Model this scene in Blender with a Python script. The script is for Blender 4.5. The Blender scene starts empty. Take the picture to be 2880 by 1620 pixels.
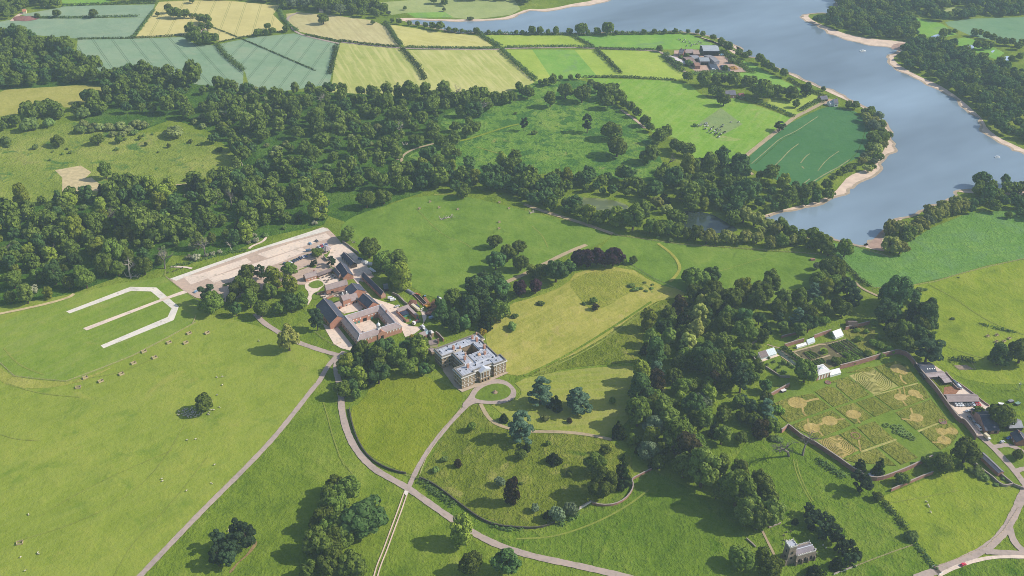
# Aerial view of a country house park beside a reservoir. Everything is built in metres on a flat ground plane.
import bpy, math, random
import numpy as np
from mathutils import Vector, Matrix
from mathutils.geometry import tessellate_polygon
SC = bpy.context.scene
COL = SC.collection
R = math.radians
rnd = random.Random(7)
# ------------------------------------------------------------------ survey: photograph pixel -> ground metres
CAM_H, F_PX, PITCH, ROLL = 480.0, 2800.0, R(33), R(1)
_f = np.array([0, math.cos(PITCH), -math.sin(PITCH)])
_u0 = np.array([0, math.sin(PITCH), math.cos(PITCH)])
_r0 = np.array([1.0, 0, 0])
_r = _r0 * math.cos(ROLL) + _u0 * math.sin(ROLL)
_u = -_r0 * math.sin(ROLL) + _u0 * math.cos(ROLL)
TS = .37267
SHEETS = {'H': (1180, 900, .1518), 'C': (2170, 1440, .1242), 'S': (860, 680, .207), 'G': (2100, 960, .28986),
          'F': (1860, 110, .1104), 'Y': (2540, 1000, .26235), 'O': (2110, 900, .13587), 'K': (760, 640, .1104),
          'X': (1130, 790, .10352), 'L': (2220, 240, .07764), 'M': (860, 700, .11044), 'N': (940, 820, .1104),
          'Q': (1140, 920, .06211), 'V': (0, 0, 1.118), 'U': (1181, 900, .343), 'P': (480, 1120, .06211)}
for k, n in enumerate('abcdefghi'):
 SHEETS[n] = (960 * (k % 3), 540 * (k // 3), TS)
def W(t, x, y, z=0.0):
 ox, oy, s = SHEETS[t]
 px, py = ox + x * s, oy + y * s
 d = _r * ((px - 1440) / F_PX) - _u * ((py - 810) / F_PX) + _f
 k = (CAM_H - z) / -d[2]
 return (float(d[0] * k), float(d[1] * k))
def PT(spec, z=0.0):
 """'a 10,20 30,40 b 5,6' -> list of ground points"""
 out, t = [], None
 for tok in spec.split():
  if ',' in tok:
   x, y = tok.split(',')
   out.append(W(t, float(x), float(y), z))
  else:
   t = tok
 return out
def ang(t, x0, y0, x1, y1):
 a, b = W(t, x0, y0), W(t, x1, y1)
 return math.atan2(b[1] - a[1], b[0] - a[0])
def mpp(t, x, y):
 """metres per sheet pixel, across the view"""
 a, b = W(t, x, y), W(t, x + 10, y)
 return math.hypot(a[0] - b[0], a[1] - b[1]) / 10
def inside(p, poly):
 x, y = p
 c = False
 j = len(poly) - 1
 for i in range(len(poly)):
  xi, yi = poly[i]
  xj, yj = poly[j]
  if (yi > y) != (yj > y) and x < (xj - xi) * (y - yi) / (yj - yi) + xi:
   c = not c
  j = i
 return c
def smooth(pts, it=2, closed=True):
 for _ in range(it):
  n, out = len(pts), []
  rng = range(n) if closed else range(n - 1)
  if not closed:
   out.append(pts[0])
  for i in rng:
   a, b = pts[i], pts[(i + 1) % n]
   out.append((a[0] * .75 + b[0] * .25, a[1] * .75 + b[1] * .25))
   out.append((a[0] * .25 + b[0] * .75, a[1] * .25 + b[1] * .75))
  if not closed:
   out.append(pts[-1])
  pts = out
 return pts
# ------------------------------------------------------------------ materials
def lin(c):
 def f(v):
  v /= 255.0
  return v / 12.92 if v <= .04045 else ((v + .055) / 1.055) ** 2.4
 return tuple(f(v) for v in c)
def C(r, g, b, k=1.0):
 l = lin((r, g, b))
 return (l[0] * k, l[1] * k, l[2] * k, 1)
class NT:
 def __init__(s, name):
  s.m = bpy.data.materials.new(name)
  s.m.use_nodes = True
  s.t = s.m.node_tree
  s.t.nodes.clear()
  s.out = s.t.nodes.new('ShaderNodeOutputMaterial')
  s._pos = None
 def n(s, typ, **kw):
  nd = s.t.nodes.new('ShaderNode' + typ)
  for k, v in kw.items():
   setattr(nd, k, v)
  return nd
 def l(s, a, b):
  s.t.links.new(a, b)
 def pos(s):
  if s._pos is None:
   s._pos = s.n('NewGeometry').outputs['Position']
  return s._pos
 def obj(s):
  return s.n('TexCoord').outputs['Object']
 def noise(s, size, detail=3, vec=None, rough=.55, dist=0):
  nd = s.n('TexNoise')
  nd.inputs['Scale'].default_value = 1.0 / size
  nd.inputs['Detail'].default_value = detail
  nd.inputs['Roughness'].default_value = rough
  nd.inputs['Distortion'].default_value = dist
  s.l(vec or s.pos(), nd.inputs['Vector'])
  return nd.outputs['Fac']
 def ramp(s, fac, stops):
  nd = s.n('ValToRGB')
  e = nd.color_ramp.elements
  while len(e) < len(stops):
   e.new(.5)
  for k, (p, c) in enumerate(stops):
   e[k].position = p
   e[k].color = c if len(c) == 4 else (*c, 1)
  s.l(fac, nd.inputs['Fac'])
  return nd.outputs['Color']
 def step(s, fac, a, b):
  nd = s.n('MapRange')
  nd.inputs['From Min'].default_value = a
  nd.inputs['From Max'].default_value = b
  s.l(fac, nd.inputs['Value'])
  return nd.outputs['Result']
 def math(s, op, a, b=None):
  nd = s.n('Math', operation=op)
  for i, v in enumerate((a, b)):
   if v is None:
    continue
   if isinstance(v, (int, float)):
    nd.inputs[i].default_value = v
   else:
    s.l(v, nd.inputs[i])
  return nd.outputs[0]
 def mix(s, fac, a, b, mode='MIX'):
  nd = s.n('Mix', data_type='RGBA', blend_type=mode)
  for sock, v in ((nd.inputs[0], fac), (nd.inputs[6], a), (nd.inputs[7], b)):
   if isinstance(v, (int, float)):
    sock.default_value = v
   elif isinstance(v, tuple):
    sock.default_value = v
   else:
    s.l(v, sock)
  return nd.outputs[2]
 def rot(s, ang, sx=1, sy=1, vec=None):
  """turn so that Y runs along direction ang, then scale"""
  nd = s.n('Mapping', vector_type='TEXTURE')
  nd.inputs['Rotation'].default_value = (0, 0, ang - math.pi / 2)
  nd.inputs['Scale'].default_value = (1 / sx, 1 / sy, 1)
  s.l(vec or s.pos(), nd.inputs['Vector'])
  return nd.outputs[0]
 def wave(s, spacing, ang, dist=0, vec=None):
  nd = s.n('TexWave', wave_type='BANDS', bands_direction='X')
  nd.inputs['Scale'].default_value = 2 * math.pi / spacing / 20 * (1 / 1.0)
  nd.inputs['Distortion'].default_value = dist
  nd.inputs['Detail'].default_value = 2
  nd.inputs['Detail Scale'].default_value = .6
  s.l(s.rot(ang, vec=vec), nd.inputs['Vector'])
  return nd.outputs['Fac']
 def bump(s, h, dist, strength=1.0, nrm=None):
  nd = s.n('Bump')
  nd.inputs['Strength'].default_value = strength
  nd.inputs['Distance'].default_value = dist
  s.l(h, nd.inputs['Height'])
  if nrm:
   s.l(nrm, nd.inputs['Normal'])
  return nd.outputs[0]
 def bsdf(s, col, rough=.9, spec=.2, nrm=None, metal=0, **kw):
  b = s.n('BsdfPrincipled')
  if isinstance(col, tuple):
   b.inputs['Base Color'].default_value = col
  else:
   s.l(col, b.inputs['Base Color'])
  b.inputs['Roughness'].default_value = rough
  b.inputs['Specular IOR Level'].default_value = spec
  b.inputs['Metallic'].default_value = metal
  for k, v in kw.items():
   b.inputs[k].default_value = v
  if nrm:
   s.l(nrm, b.inputs['Normal'])
  s.l(b.outputs[0], s.out.inputs[0])
  return s.m
 def diffuse(s, col, nrm=None):
  b = s.n('BsdfDiffuse')
  if isinstance(col, tuple):
   b.inputs[0].default_value = col
  else:
   s.l(col, b.inputs[0])
  if nrm:
   s.l(nrm, b.inputs['Normal'])
  s.l(b.outputs[0], s.out.inputs[0])
  return s.m
GK = .80   # sRGB eye-readings of sunlit ground -> base colour
def grass(name, cols, big=70, mid=11, fine=2.4, patch=None, streak=None, tram=None, bump=.5, contrast=1.0, swell=2.0):
 """cols: dark, middle, light (sRGB). patch=(rgb,size,lo,hi). streak=(angle,spacing,rgb,amount). tram=(angle,spacing,rgb)"""
 t = NT(name)
 c = [C(*k, GK) for k in cols]
 a = t.noise(big, 4, rough=.6)
 b = t.noise(mid, 4, rough=.65)
 f = t.noise(fine, 3, rough=.7)
 v = t.math('ADD', t.math('MULTIPLY', a, .45), t.math('ADD', t.math('MULTIPLY', b, .37), t.math('MULTIPLY', f, .18)))
 w = .16 / contrast
 col = t.ramp(v, [(.5 - w, c[0]), (.5, c[1]), (.5 + w, c[2])])
 if patch:
  for p in (patch if isinstance(patch, list) else [patch]):
   pc, size, lo, hi = p
   pn = t.noise(size, 5, rough=.65, dist=.6)
   col = t.mix(t.step(pn, lo, hi), col, C(*pc, GK))
 if streak:
  ang, sp, sc, am = streak
  sv = t.noise(1.0, 3, vec=t.rot(ang, 1 / sp, 1 / (sp * 14)), rough=.6)
  col = t.mix(t.math('MULTIPLY', t.step(sv, .46, .62), am), col, C(*sc, GK))
 if tram:
  ang, sp, tc = tram
  vec = t.rot(ang)
  sep = t.n('SeparateXYZ')
  t.l(vec, sep.inputs[0])
  m = t.math('ABSOLUTE', t.math('SUBTRACT', t.math('MODULO', t.math('ADD', sep.outputs[0], 5000.0), sp), sp / 2))
  line = t.math('MULTIPLY', t.math('LESS_THAN', t.math('ABSOLUTE', t.math('SUBTRACT', m, 1.15)), .42), .75)
  col = t.mix(line, col, C(*tc, GK))
 nrm = None
 if bump:
  nrm = t.bump(f, bump * 2.0, .8, t.bump(b, bump * 3.2, .7, t.bump(a, swell * 2.4, .6)))
 return t.diffuse(col, nrm)
def track(name, rgb, k=.82):
 """driven surface: patches, dust and darker repairs"""
 t = NT(name)
 v = t.math('ADD', t.math('MULTIPLY', t.noise(16, 4), .5), t.math('MULTIPLY', t.noise(2.2, 3), .5))
 b = C(*rgb, k)
 col = t.ramp(v, [(.34, tuple(x * .8 for x in b[:3]) + (1,)), (.5, b), (.68, (min(1, b[0] * 1.16), min(1, b[1] * 1.12), min(1, b[2] * 1.05), 1))])
 col = t.mix(t.math('MULTIPLY', t.step(t.noise(5, 5), .60, .68), .5), col, C(150, 140, 110, k))
 return t.bsdf(col, .95, .15)
def plain(name, rgb, rough=.85, k=.85, var=.14, size=3.0, spec=.2, metal=0, bumpd=0.0):
 t = NT(name)
 n = t.noise(size, 4)
 base = C(*rgb, k)
 lo = tuple(x * (1 - var) for x in base[:3]) + (1,)
 hi = tuple(min(1, x * (1 + var)) for x in base[:3]) + (1,)
 col = t.ramp(n, [(.3, lo), (.7, hi)])
 nrm = t.bump(n, bumpd) if bumpd else None
 return t.bsdf(col, rough, spec, nrm, metal)
def brick(name, a, b, mortar, k=.85):
 t = NT(name)
 nd = t.n('TexBrick')
 nd.inputs['Color1'].default_value = C(*a, k)
 nd.inputs['Color2'].default_value = C(*b, k)
 nd.inputs['Mortar'].default_value = C(*mortar, k)
 nd.inputs['Scale'].default_value = 1.6
 nd.inputs['Mortar Size'].default_value = .03
 mp = t.n('Mapping')
 mp.inputs['Rotation'].default_value = (R(90), 0, 0)
 t.l(t.obj(), mp.inputs[0])
 t.l(mp.outputs[0], nd.inputs['Vector'])
 st = t.noise(2.6, 4)
 col = t.mix(t.math('MULTIPLY', t.step(st, .4, .8), .45), nd.outputs['Color'], C(a[0] * .6, a[1] * .6, a[2] * .6, k))
 return t.bsdf(col, .9, .15)
def roofing(name, a, b, course=.5, k=.85, rough=.8, spec=.25):
 """courses of slate or tile, patched and streaked"""
 t = NT(name)
 n1 = t.noise(3.5, 4)
 n2 = t.noise(.7, 2)
 v = t.math('ADD', t.math('MULTIPLY', n1, .6), t.math('MULTIPLY', n2, .4))
 col = t.ramp(v, [(.32, C(*a, k)), (.68, C(*b, k))])
 w = t.n('TexWave', wave_type='BANDS', bands_direction='Z')
 w.inputs['Scale'].default_value = .314 / course
 t.l(t.obj(), w.inputs['Vector'])
 return t.bsdf(col, rough, spec, t.bump(w.outputs['Fac'], .05, .6))
# ------------------------------------------------------------------ mesh building
class MB:
 def __init__(s, M=None):
  s.v, s.f, s.mi = [], [], []
  s.M = M
 def add(s, vs, fs, mi=0):
  b = len(s.v)
  if s.M is not None:
   vs = [tuple(s.M @ Vector(p)) for p in vs]
  s.v += [tuple(p) for p in vs]
  s.f += [tuple(i + b for i in f) for f in fs]
  s.mi += [mi] * len(fs)
 def box(s, x0, y0, z0, x1, y1, z1, mi=0, rz=0.0):
  vs = [(x, y, z) for z in (z0, z1) for y in (y0, y1) for x in (x0, x1)]
  if rz:
   cx, cy = (x0 + x1) / 2, (y0 + y1) / 2
   c, q = math.cos(rz), math.sin(rz)
   vs = [(cx + (x - cx) * c - (y - cy) * q, cy + (x - cx) * q + (y - cy) * c, z) for x, y, z in vs]
  s.add(vs, [(0, 2, 3, 1), (4, 5, 7, 6), (0, 1, 5, 4), (2, 6, 7, 3), (0, 4, 6, 2), (1, 3, 7, 5)], mi)
 def prism(s, poly, z0, z1, mi=0, cap=True, taper=1.0):
  n = len(poly)
  cx, cy = sum(p[0] for p in poly) / n, sum(p[1] for p in poly) / n
  vs = [(x, y, z0) for x, y in poly] + [(cx + (x - cx) * taper, cy + (y - cy) * taper, z1) for x, y in poly]
  fs = [(i, (i + 1) % n, n + (i + 1) % n, n + i) for i in range(n)]
  if cap:
   fs += [tuple(range(n, 2 * n)), tuple(range(n - 1, -1, -1))]
  s.add(vs, fs, mi)
 def ext(s, sec, x0, x1, mi=0):
  """section in (y,z) pushed along x"""
  n = len(sec)
  vs = [(x0, y, z) for y, z in sec] + [(x1, y, z) for y, z in sec]
  fs = [(i, (i + 1) % n, n + (i + 1) % n, n + i) for i in range(n)]
  fs += [tuple(range(n, 2 * n)), tuple(range(n - 1, -1, -1))]
  s.add(vs, fs, mi)
 def tube(s, pts, rad, n=6, mi=0, cap=True):
  pts = [Vector(p) for p in pts]
  vs, fs = [], []
  for i, p in enumerate(pts):
   d = (pts[min(i + 1, len(pts) - 1)] - pts[max(i - 1, 0)])
   if d.length < 1e-6:
    d = Vector((0, 0, 1))
   d.normalize()
   a = d.cross(Vector((0, 0, 1)) if abs(d.z) < .9 else Vector((1, 0, 0))).normalized()
   b = d.cross(a)
   r = rad[i] if isinstance(rad, (list, tuple)) else rad
   for k in range(n):
    an = 2 * math.pi * k / n
    vs.append(p + (a * math.cos(an) + b * math.sin(an)) * r)
  for i in range(len(pts) - 1):
   for k in range(n):
    fs.append((i * n + k, i * n + (k + 1) % n, (i + 1) * n + (k + 1) % n, (i + 1) * n + k))
  if cap:
   fs += [tuple(range(n - 1, -1, -1)), tuple(range((len(pts) - 1) * n, len(pts) * n))]
  s.add(vs, fs, mi)
 def lathe(s, prof, cx=0, cy=0, n=12, mi=0):
  vs, fs = [], []
  for r, z in prof:
   for k in range(n):
    a = 2 * math.pi * k / n
    vs.append((cx + r * math.cos(a), cy + r * math.sin(a), z))
  for i in range(len(prof) - 1):
   for k in range(n):
    fs.append((i * n + k, i * n + (k + 1) % n, (i + 1) * n + (k + 1) % n, (i + 1) * n + k))
  fs += [tuple(range(n - 1, -1, -1)), tuple(range((len(prof) - 1) * n, len(prof) * n))]
  s.add(vs, fs, mi)
 def ball(s, c, r, n=10, m=7, mi=0):
  rx, ry, rz = r if isinstance(r, tuple) else (r, r, r)
  vs, fs = [], []
  for i in range(m + 1):
   th = math.pi * i / m
   for k in range(n):
    a = 2 * math.pi * k / n
    vs.append((c[0] + rx * math.sin(th) * math.cos(a), c[1] + ry * math.sin(th) * math.sin(a), c[2] - rz * math.cos(th)))
  for i in range(m):
   for k in range(n):
    fs.append((i * n + k, i * n + (k + 1) % n, (i + 1) * n + (k + 1) % n, (i + 1) * n + k))
  s.add(vs, fs, mi)
 def build(s, name, mats, parent=None, smooth=False):
  me = bpy.data.meshes.new(name)
  me.from_pydata(s.v, [], s.f)
  if not isinstance(mats, (list, tuple)):
   mats = [mats]
  for m in mats:
   me.materials.append(m)
  if len(mats) > 1:
   me.polygons.foreach_set('material_index', s.mi)
  if smooth:
   me.polygons.foreach_set('use_smooth', [True] * len(me.polygons))
  me.update()
  return link(name, me, parent)
def link(name, data, parent=None):
 o = bpy.data.objects.new(name, data)
 COL.objects.link(o)
 if parent:
  o.parent = parent
 return o
def tag(o, label=None, cat=None, group=None, kind=None):
 if label:
  o['label'] = label
 if cat:
  o['category'] = cat
 if group:
  o['group'] = group
 if kind:
  o['kind'] = kind
 return o
def empty(name, loc, rz=0.0, label=None, cat=None, group=None):
 o = bpy.data.objects.new(name, None)
 COL.objects.link(o)
 o.location = (loc[0], loc[1], loc[2] if len(loc) > 2 else 0)
 o.rotation_euler = (0, 0, rz)
 o.empty_display_size = .5
 return tag(o, label, cat, group)
def copy_tree(o, kids):
 c = o.copy()
 COL.objects.link(c)
 for ch in kids.get(o.name, []):
  d = ch.copy()
  COL.objects.link(d)
  d.parent = c
  for g in kids.get(ch.name, []):
   e = g.copy()
   COL.objects.link(e)
   e.parent = d
 return c
def kids_of(o):
 r = {o.name: list(o.children)}
 for c in o.children:
  r[c.name] = list(c.children)
 return r
def sheet(name, pts, z, mat, sm=0, thick=None):
 """one flat ground sheet"""
 if sm:
  pts = smooth(pts, sm)
 area = sum(pts[i][0] * pts[(i + 1) % len(pts)][1] - pts[(i + 1) % len(pts)][0] * pts[i][1] for i in range(len(pts)))
 if area < 0:
  pts = pts[::-1]
 me = bpy.data.meshes.new(name)
 me.from_pydata([(x, y, z) for x, y in pts], [], [tuple(range(len(pts)))])
 me.materials.append(mat)
 o = link(name, me)
 o['kind'] = 'structure'
 return o
def ribbon_pts(pts, w):
 L, Rr = [], []
 n = len(pts)
 for i in range(n):
  a, b = pts[max(i - 1, 0)], pts[min(i + 1, n - 1)]
  dx, dy = b[0] - a[0], b[1] - a[1]
  l = math.hypot(dx, dy) or 1
  ww = w[i] if isinstance(w, (list, tuple)) else w
  L.append((pts[i][0] - dy / l * ww / 2, pts[i][1] + dx / l * ww / 2))
  Rr.append((pts[i][0] + dy / l * ww / 2, pts[i][1] - dx / l * ww / 2))
 return L, Rr
def ribbon(name, pts, w, z, mat, sm=2):
 if sm:
  pts = smooth(pts, sm, closed=False)
 if w > 1.5:
  pts = resample(pts, 3.0)
  w = [w * (1 + .05 * math.sin(i * .9 + pts[0][0]) + .05 * math.sin(i * 2.3)) for i in range(len(pts))]
 L, Rr = ribbon_pts(pts, w)
 n = len(pts)
 me = bpy.data.meshes.new(name)
 me.from_pydata([(x, y, z) for x, y in L + Rr], [], [(i, n + i, n + i + 1, i + 1) for i in range(n - 1)])
 me.materials.append(mat)
 o = link(name, me)
 o['kind'] = 'structure'
 return o
def resample(pts, step):
 out, acc = [pts[0]], 0
 for i in range(len(pts) - 1):
  a, b = pts[i], pts[i + 1]
  l = math.hypot(b[0] - a[0], b[1] - a[1])
  n = max(1, int(round(l / step)))
  for k in range(1, n + 1):
   out.append((a[0] + (b[0] - a[0]) * k / n, a[1] + (b[1] - a[1]) * k / n))
 return out
# ------------------------------------------------------------------ ground, fields, water, roads
G_PARK = grass('park_grass', [(84, 110, 28), (120, 140, 42), (150, 160, 66)], 90, 14, 2.6, bump=.8)
G_ROUGH = grass('rough_grass', [(66, 92, 30), (108, 130, 42), (150, 156, 70)], 60, 9, 2.6, patch=[((62, 92, 44), 26, .54, .62)], bump=1.0)
G_BRACKEN = grass('bracken_pasture', [(84, 120, 40), (112, 148, 56), (148, 166, 76)], 80, 14, 3.0,
                  patch=[((78, 118, 50), 26, .52, .58), ((72, 112, 46), 8, .54, .62), ((156, 150, 86), 30, .62, .72)], bump=1.2)
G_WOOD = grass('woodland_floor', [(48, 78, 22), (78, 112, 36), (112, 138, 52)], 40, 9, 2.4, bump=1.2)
G_BRIGHT = grass('bright_pasture', [(92, 122, 36), (116, 144, 52), (140, 158, 66)], 80, 16, 3.2, patch=[((92, 118, 44), 24, .60, .72)], bump=.35)
G_LAWN_W = grass('west_lawn', [(124, 142, 44), (143, 157, 58), (164, 168, 72)], 80, 13, 2.6, patch=[((116, 140, 46), 32, .55, .7), ((166, 164, 78), 46, .62, .75)], bump=.35, contrast=.9, streak=(ang('g', 0, 900, 1500, 250), 4.5, (152, 162, 72), .4))
G_TAN = grass('dry_lawn', [(136, 144, 54), (164, 162, 72), (190, 178, 94)], 60, 12, 2.4, bump=.3, patch=[((188, 172, 102), 20, .55, .7)], streak=(ang('e', 1400, 1350, 2300, 860), 3.2, (184, 178, 90), .45))
G_TAN2 = grass('dry_lawn_south', [(130, 144, 52), (154, 160, 66), (178, 172, 86)], 50, 10, 2.4, bump=.3, streak=(ang('h', 1500, 300, 2100, 250), 2.6, (170, 166, 96), .4))
G_OLIVE = grass('olive_meadow', [(110, 130, 28), (132, 144, 36), (150, 156, 50)], 50, 10, 2.2, patch=[((124, 124, 40), 22, .62, .74)], bump=.6)
G_INNER = grass('unmown_meadow', [(92, 108, 26), (120, 132, 42), (154, 154, 70)], 46, 8, 2.2, patch=[((154, 152, 78), 16, .58, .70), ((94, 116, 34), 20, .6, .7)], bump=1.1)
G_SOUTH = grass('south_meadow', [(84, 112, 26), (109, 134, 40), (136, 150, 58)], 60, 9, 2.4, patch=[((84, 116, 24), 22, .56, .68)], bump=.9)
G_EAST = grass('east_pasture', [(112, 136, 34), (138, 154, 48), (160, 166, 64)], 80, 14, 2.8, patch=[((114, 134, 44), 36, .58, .7)], bump=.6)
G_BLUE = grass('blue_green_meadow', [(92, 134, 50), (110, 148, 66), (134, 164, 76)], 60, 12, 3, patch=[((112, 148, 82), 22, .52, .64)], bump=.6,
               streak=(ang('f', 1300, 600, 2300, 500), 4, (100, 138, 68), .5))
G_MOWN = grass('mown_field', [(110, 138, 40), (130, 152, 52), (154, 164, 70)], 70, 12, 2.4, bump=.3, patch=[((152, 156, 74), 40, .6, .72)], streak=(ang('d', 300, 1300, 1300, 850), 3.4, (144, 156, 80), .4))
WALL_A = ang('G', 395, 815, 1660, 410)
G_PLOT = grass('hay_plot', [(108, 116, 40), (138, 142, 58), (168, 160, 84)], 22, 5, 1.8, patch=[((104, 122, 52), 9, .56, .66)], bump=1.3)
G_WALK = grass('mown_walk', [(106, 130, 42), (120, 142, 52), (136, 152, 64)], 30, 8, 2, bump=.2)
G_DRYW = grass('dry_mown', [(156, 158, 86), (178, 170, 100), (196, 184, 120)], 18, 5, 1.6, bump=.2)
G_FRESH = grass('garden_lawn', [(102, 124, 38), (117, 138, 48), (133, 149, 60)], 30, 7, 2, bump=.25)
ra = ang('b', 640, 590, 470, 378)
F_WHEAT = grass('green_wheat', [(132, 156, 124), (144, 166, 134), (156, 172, 138)], 90, 22, 4, bump=.15, contrast=1.1, patch=[((158, 172, 136), 50, .54, .72)])
F_WHEAT1 = grass('green_wheat_tramlined', [(128, 156, 120), (142, 166, 132), (154, 172, 138)], 90, 22, 4, bump=.15, contrast=1.1, patch=[((156, 170, 136), 50, .54, .72)], tram=(ang('a', 700, 325, 900, 620), 24, (92, 112, 86)))
F_WHEAT2 = grass('green_wheat_crosslined', [(128, 156, 120), (142, 166, 132), (154, 172, 138)], 90, 22, 4, bump=.15, contrast=1.1, patch=[((156, 170, 136), 50, .54, .72)], tram=(ang('a', 2180, 290, 1960, 560), 24, (98, 122, 92)))
F_BARLEY = grass('ripe_barley', [(196, 184, 118), (212, 198, 128), (222, 208, 140)], 120, 24, 5, bump=.1, tram=(ang('a', 1580, 30, 1480, 260), 24, (158, 156, 94)), patch=[((188, 172, 116), 20, .66, .74)])
F_STUB = grass('pale_stubble', [(188, 178, 122), (204, 192, 136), (216, 204, 148)], 90, 16, 4, bump=.1, streak=(ang('b', 430, 340, 230, 150), 6, (190, 176, 124), .8))
F_STUB2 = grass('straw_meadow', [(184, 178, 102), (202, 194, 116), (214, 206, 128)], 90, 16, 4, bump=.1, streak=(ang('b', 1150, 355, 400, 200), 6, (212, 204, 130), .7))
F_STUB3 = grass('striped_hay', [(156, 168, 84), (178, 182, 100), (196, 194, 118)], 90, 16, 4, bump=.1, streak=(ra, 6, (206, 200, 128), .9))
F_STUB4 = grass('striped_hay_east', [(166, 174, 88), (184, 186, 104), (200, 196, 120)], 90, 16, 4, bump=.1, streak=(ang('b', 1360, 600, 1130, 385), 6, (208, 202, 130), .9))
F_YG = grass('yellow_pasture', [(150, 174, 66), (166, 186, 78), (182, 192, 90)], 80, 16, 4, bump=.15)
F_GRN = grass('far_pasture', [(112, 160, 62), (130, 172, 72), (152, 182, 84)], 80, 18, 4, bump=.2, patch=[((126, 158, 92), 30, .56, .66)])
F_GRN2 = grass('lake_pasture', [(112, 156, 46), (132, 170, 58), (156, 178, 74)], 70, 14, 3.5, bump=.25, patch=[((168, 172, 104), 34, .60, .70)], streak=(ang('c', 100, 1100, 300, 900), 5, (152, 178, 88), .5))
F_PURP = grass('poached_pasture', [(128, 150, 90), (140, 158, 98), (152, 164, 104)], 30, 7, 2.5, bump=.2)
F_CROP = grass('dark_green_crop', [(66, 114, 62), (78, 124, 72), (92, 134, 80)], 90, 20, 4, bump=.2, contrast=.8, streak=(ang('c', 650, 1250, 1250, 850), 7, (80, 124, 74), .5))
F_FARN = grass('far_east_crop', [(110, 146, 108), (122, 154, 114), (134, 162, 120)], 90, 24, 4, bump=.1)
F_FAR = grass('far_meadow', [(150, 164, 100), (166, 176, 110), (182, 186, 122)], 90, 24, 5, bump=.2)
SAND = plain('lake_sand', (222, 196, 172), .95, .85, .16, 9)
MUD = plain('dark_mud', (190, 158, 140), .95, .7, .2, 6)
GRAVEL = track('pale_gravel', (234, 212, 192), .82)
GRAVEL_W = track('white_gravel', (226, 216, 202), .86)
GRAVEL_D = track('worn_gravel', (204, 178, 158), .8)
ASPH = track('drive_tarmac', (184, 165, 153), .82)
DIRT = track('dirt_track', (186, 166, 132), .8)
EARTH = plain('bare_earth', (160, 112, 84), .95, .8, .25, 2, bumpd=.3)
STRAW = plain('bare_patch', (204, 184, 138), .95, .82, .2, 4)
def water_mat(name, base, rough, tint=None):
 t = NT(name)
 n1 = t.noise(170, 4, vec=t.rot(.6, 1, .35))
 col = t.ramp(n1, [(.36, C(*[b * .88 for b in base], .86)), (.66, C(*[min(255, b * 1.16) for b in base], .95))])  # broad lighter patches put wind sheen into the base colour
 if tint:
  col = t.mix(t.step(t.noise(14, 4), .48, .58), col, C(*tint, .8))
 nrm = t.bump(t.noise(2.5, 2), .02, .25)
 return t.bsdf(col, rough, .5, nrm, **{'IOR': 1.5})
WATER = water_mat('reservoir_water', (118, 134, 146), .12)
POND = water_mat('pond_water', (50, 62, 54), .08)
ALGAE = water_mat('weedy_pond', (96, 104, 62), .3, (134, 142, 80))
POOL = water_mat('far_pool', (170, 186, 206), .15)
me = bpy.data.meshes.new('ground')
me.from_pydata([(-7000, -3000, 0), (7000, -3000, 0), (7000, 11000, 0), (-7000, 11000, 0)], [], [(0, 1, 2, 3)])
me.materials.append(G_PARK)
tag(link('ground', me), kind='structure')
Z = .05
LV = {}
def fld(name, spec, mat, lvl=1, sm=0):
 LV[lvl] = LV.get(lvl, 0) + 1
 return sheet(name, PT(spec), Z * lvl + .0016 * LV[lvl], mat, sm)
# -- far fields
fld('wheat_field', 'a 150,110 455,58 480,45 1170,33 1140,112 1120,128 600,132 240,130', F_WHEAT)
fld('wheat_field', 'a -60,175 60,152 250,140 600,139 1050,131 1128,130 1000,286 560,290 200,260 -60,230', F_WHEAT)
fld('barley_field', 'a 1200,14 1440,3 1730,6 2110,42 2062,110 2140,190 2134,236 1900,266 1650,313 1430,266 1016,290 1136,116', F_BARLEY)
fld('wheat_field', 'a 586,298 1000,292 1380,280 1500,345 1634,336 1838,540 1830,720 1000,720 560,560', F_WHEAT1)
fld('wheat_field', 'a 1648,334 1900,282 2220,252 2300,272 2562,322 2532,420 2486,640 1900,720 1850,545', F_WHEAT2)
fld('stubble_field', 'a 2160,105 2260,92 2576,124 b 120,140 235,152 332,200 436,350 0,308 a 2262,240 2166,150', F_STUB)
fld('straw_field', 'b 352,182 700,236 1040,272 1156,358 500,357 470,345', F_STUB2)
fld('far_pasture_field', 'b 1080,266 1724,264 1876,352 1250,356 1200,350', F_YG)
fld('far_pasture_field', 'b 1776,272 2100,262 2500,256 c 60,262 250,345 280,372 120,372 b 2400,374 1912,352', F_GRN)
fld('hay_field', 'a 2568,322 b 430,362 470,378 640,640 400,760 a 2500,700 2520,500', F_STUB3)
fld('hay_field', 'b 486,378 1202,378 1476,640 1300,700 660,700', F_STUB4)
fld('far_pasture_field', 'b 1212,374 1914,376 2116,566 1850,590 1482,625', F_YG)
fld('far_pasture_field', 'b 1440,374 1760,376 1930,575 1850,580 1600,610', F_GRN, 2)
fld('far_pasture_field', 'b 1928,378 2390,386 2450,440 2560,520 c 60,570 b 2540,600 2300,596 2114,570', F_YG)
fld('cow_pasture', 'b 1840,588 2250,600 2520,610 c 60,640 120,700 200,745 390,740 826,890 790,935 700,990 428,1230 250,1260 60,1200 -60,1040 b 2350,1000 2230,890 2150,790 2100,680 1960,640', F_GRN2)
fld('trampled_patch', 'c 120,930 290,815 452,938 318,1012', F_PURP, 2)
fld('crop_field', 'c 440,1240 700,1000 850,905 1100,795 1200,815 1330,850 1412,940 1422,1020 1392,1110 1372,1160 1280,1210 1100,1310 960,1410 860,1424 740,1370 600,1310', F_CROP, 1, 1)
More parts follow.
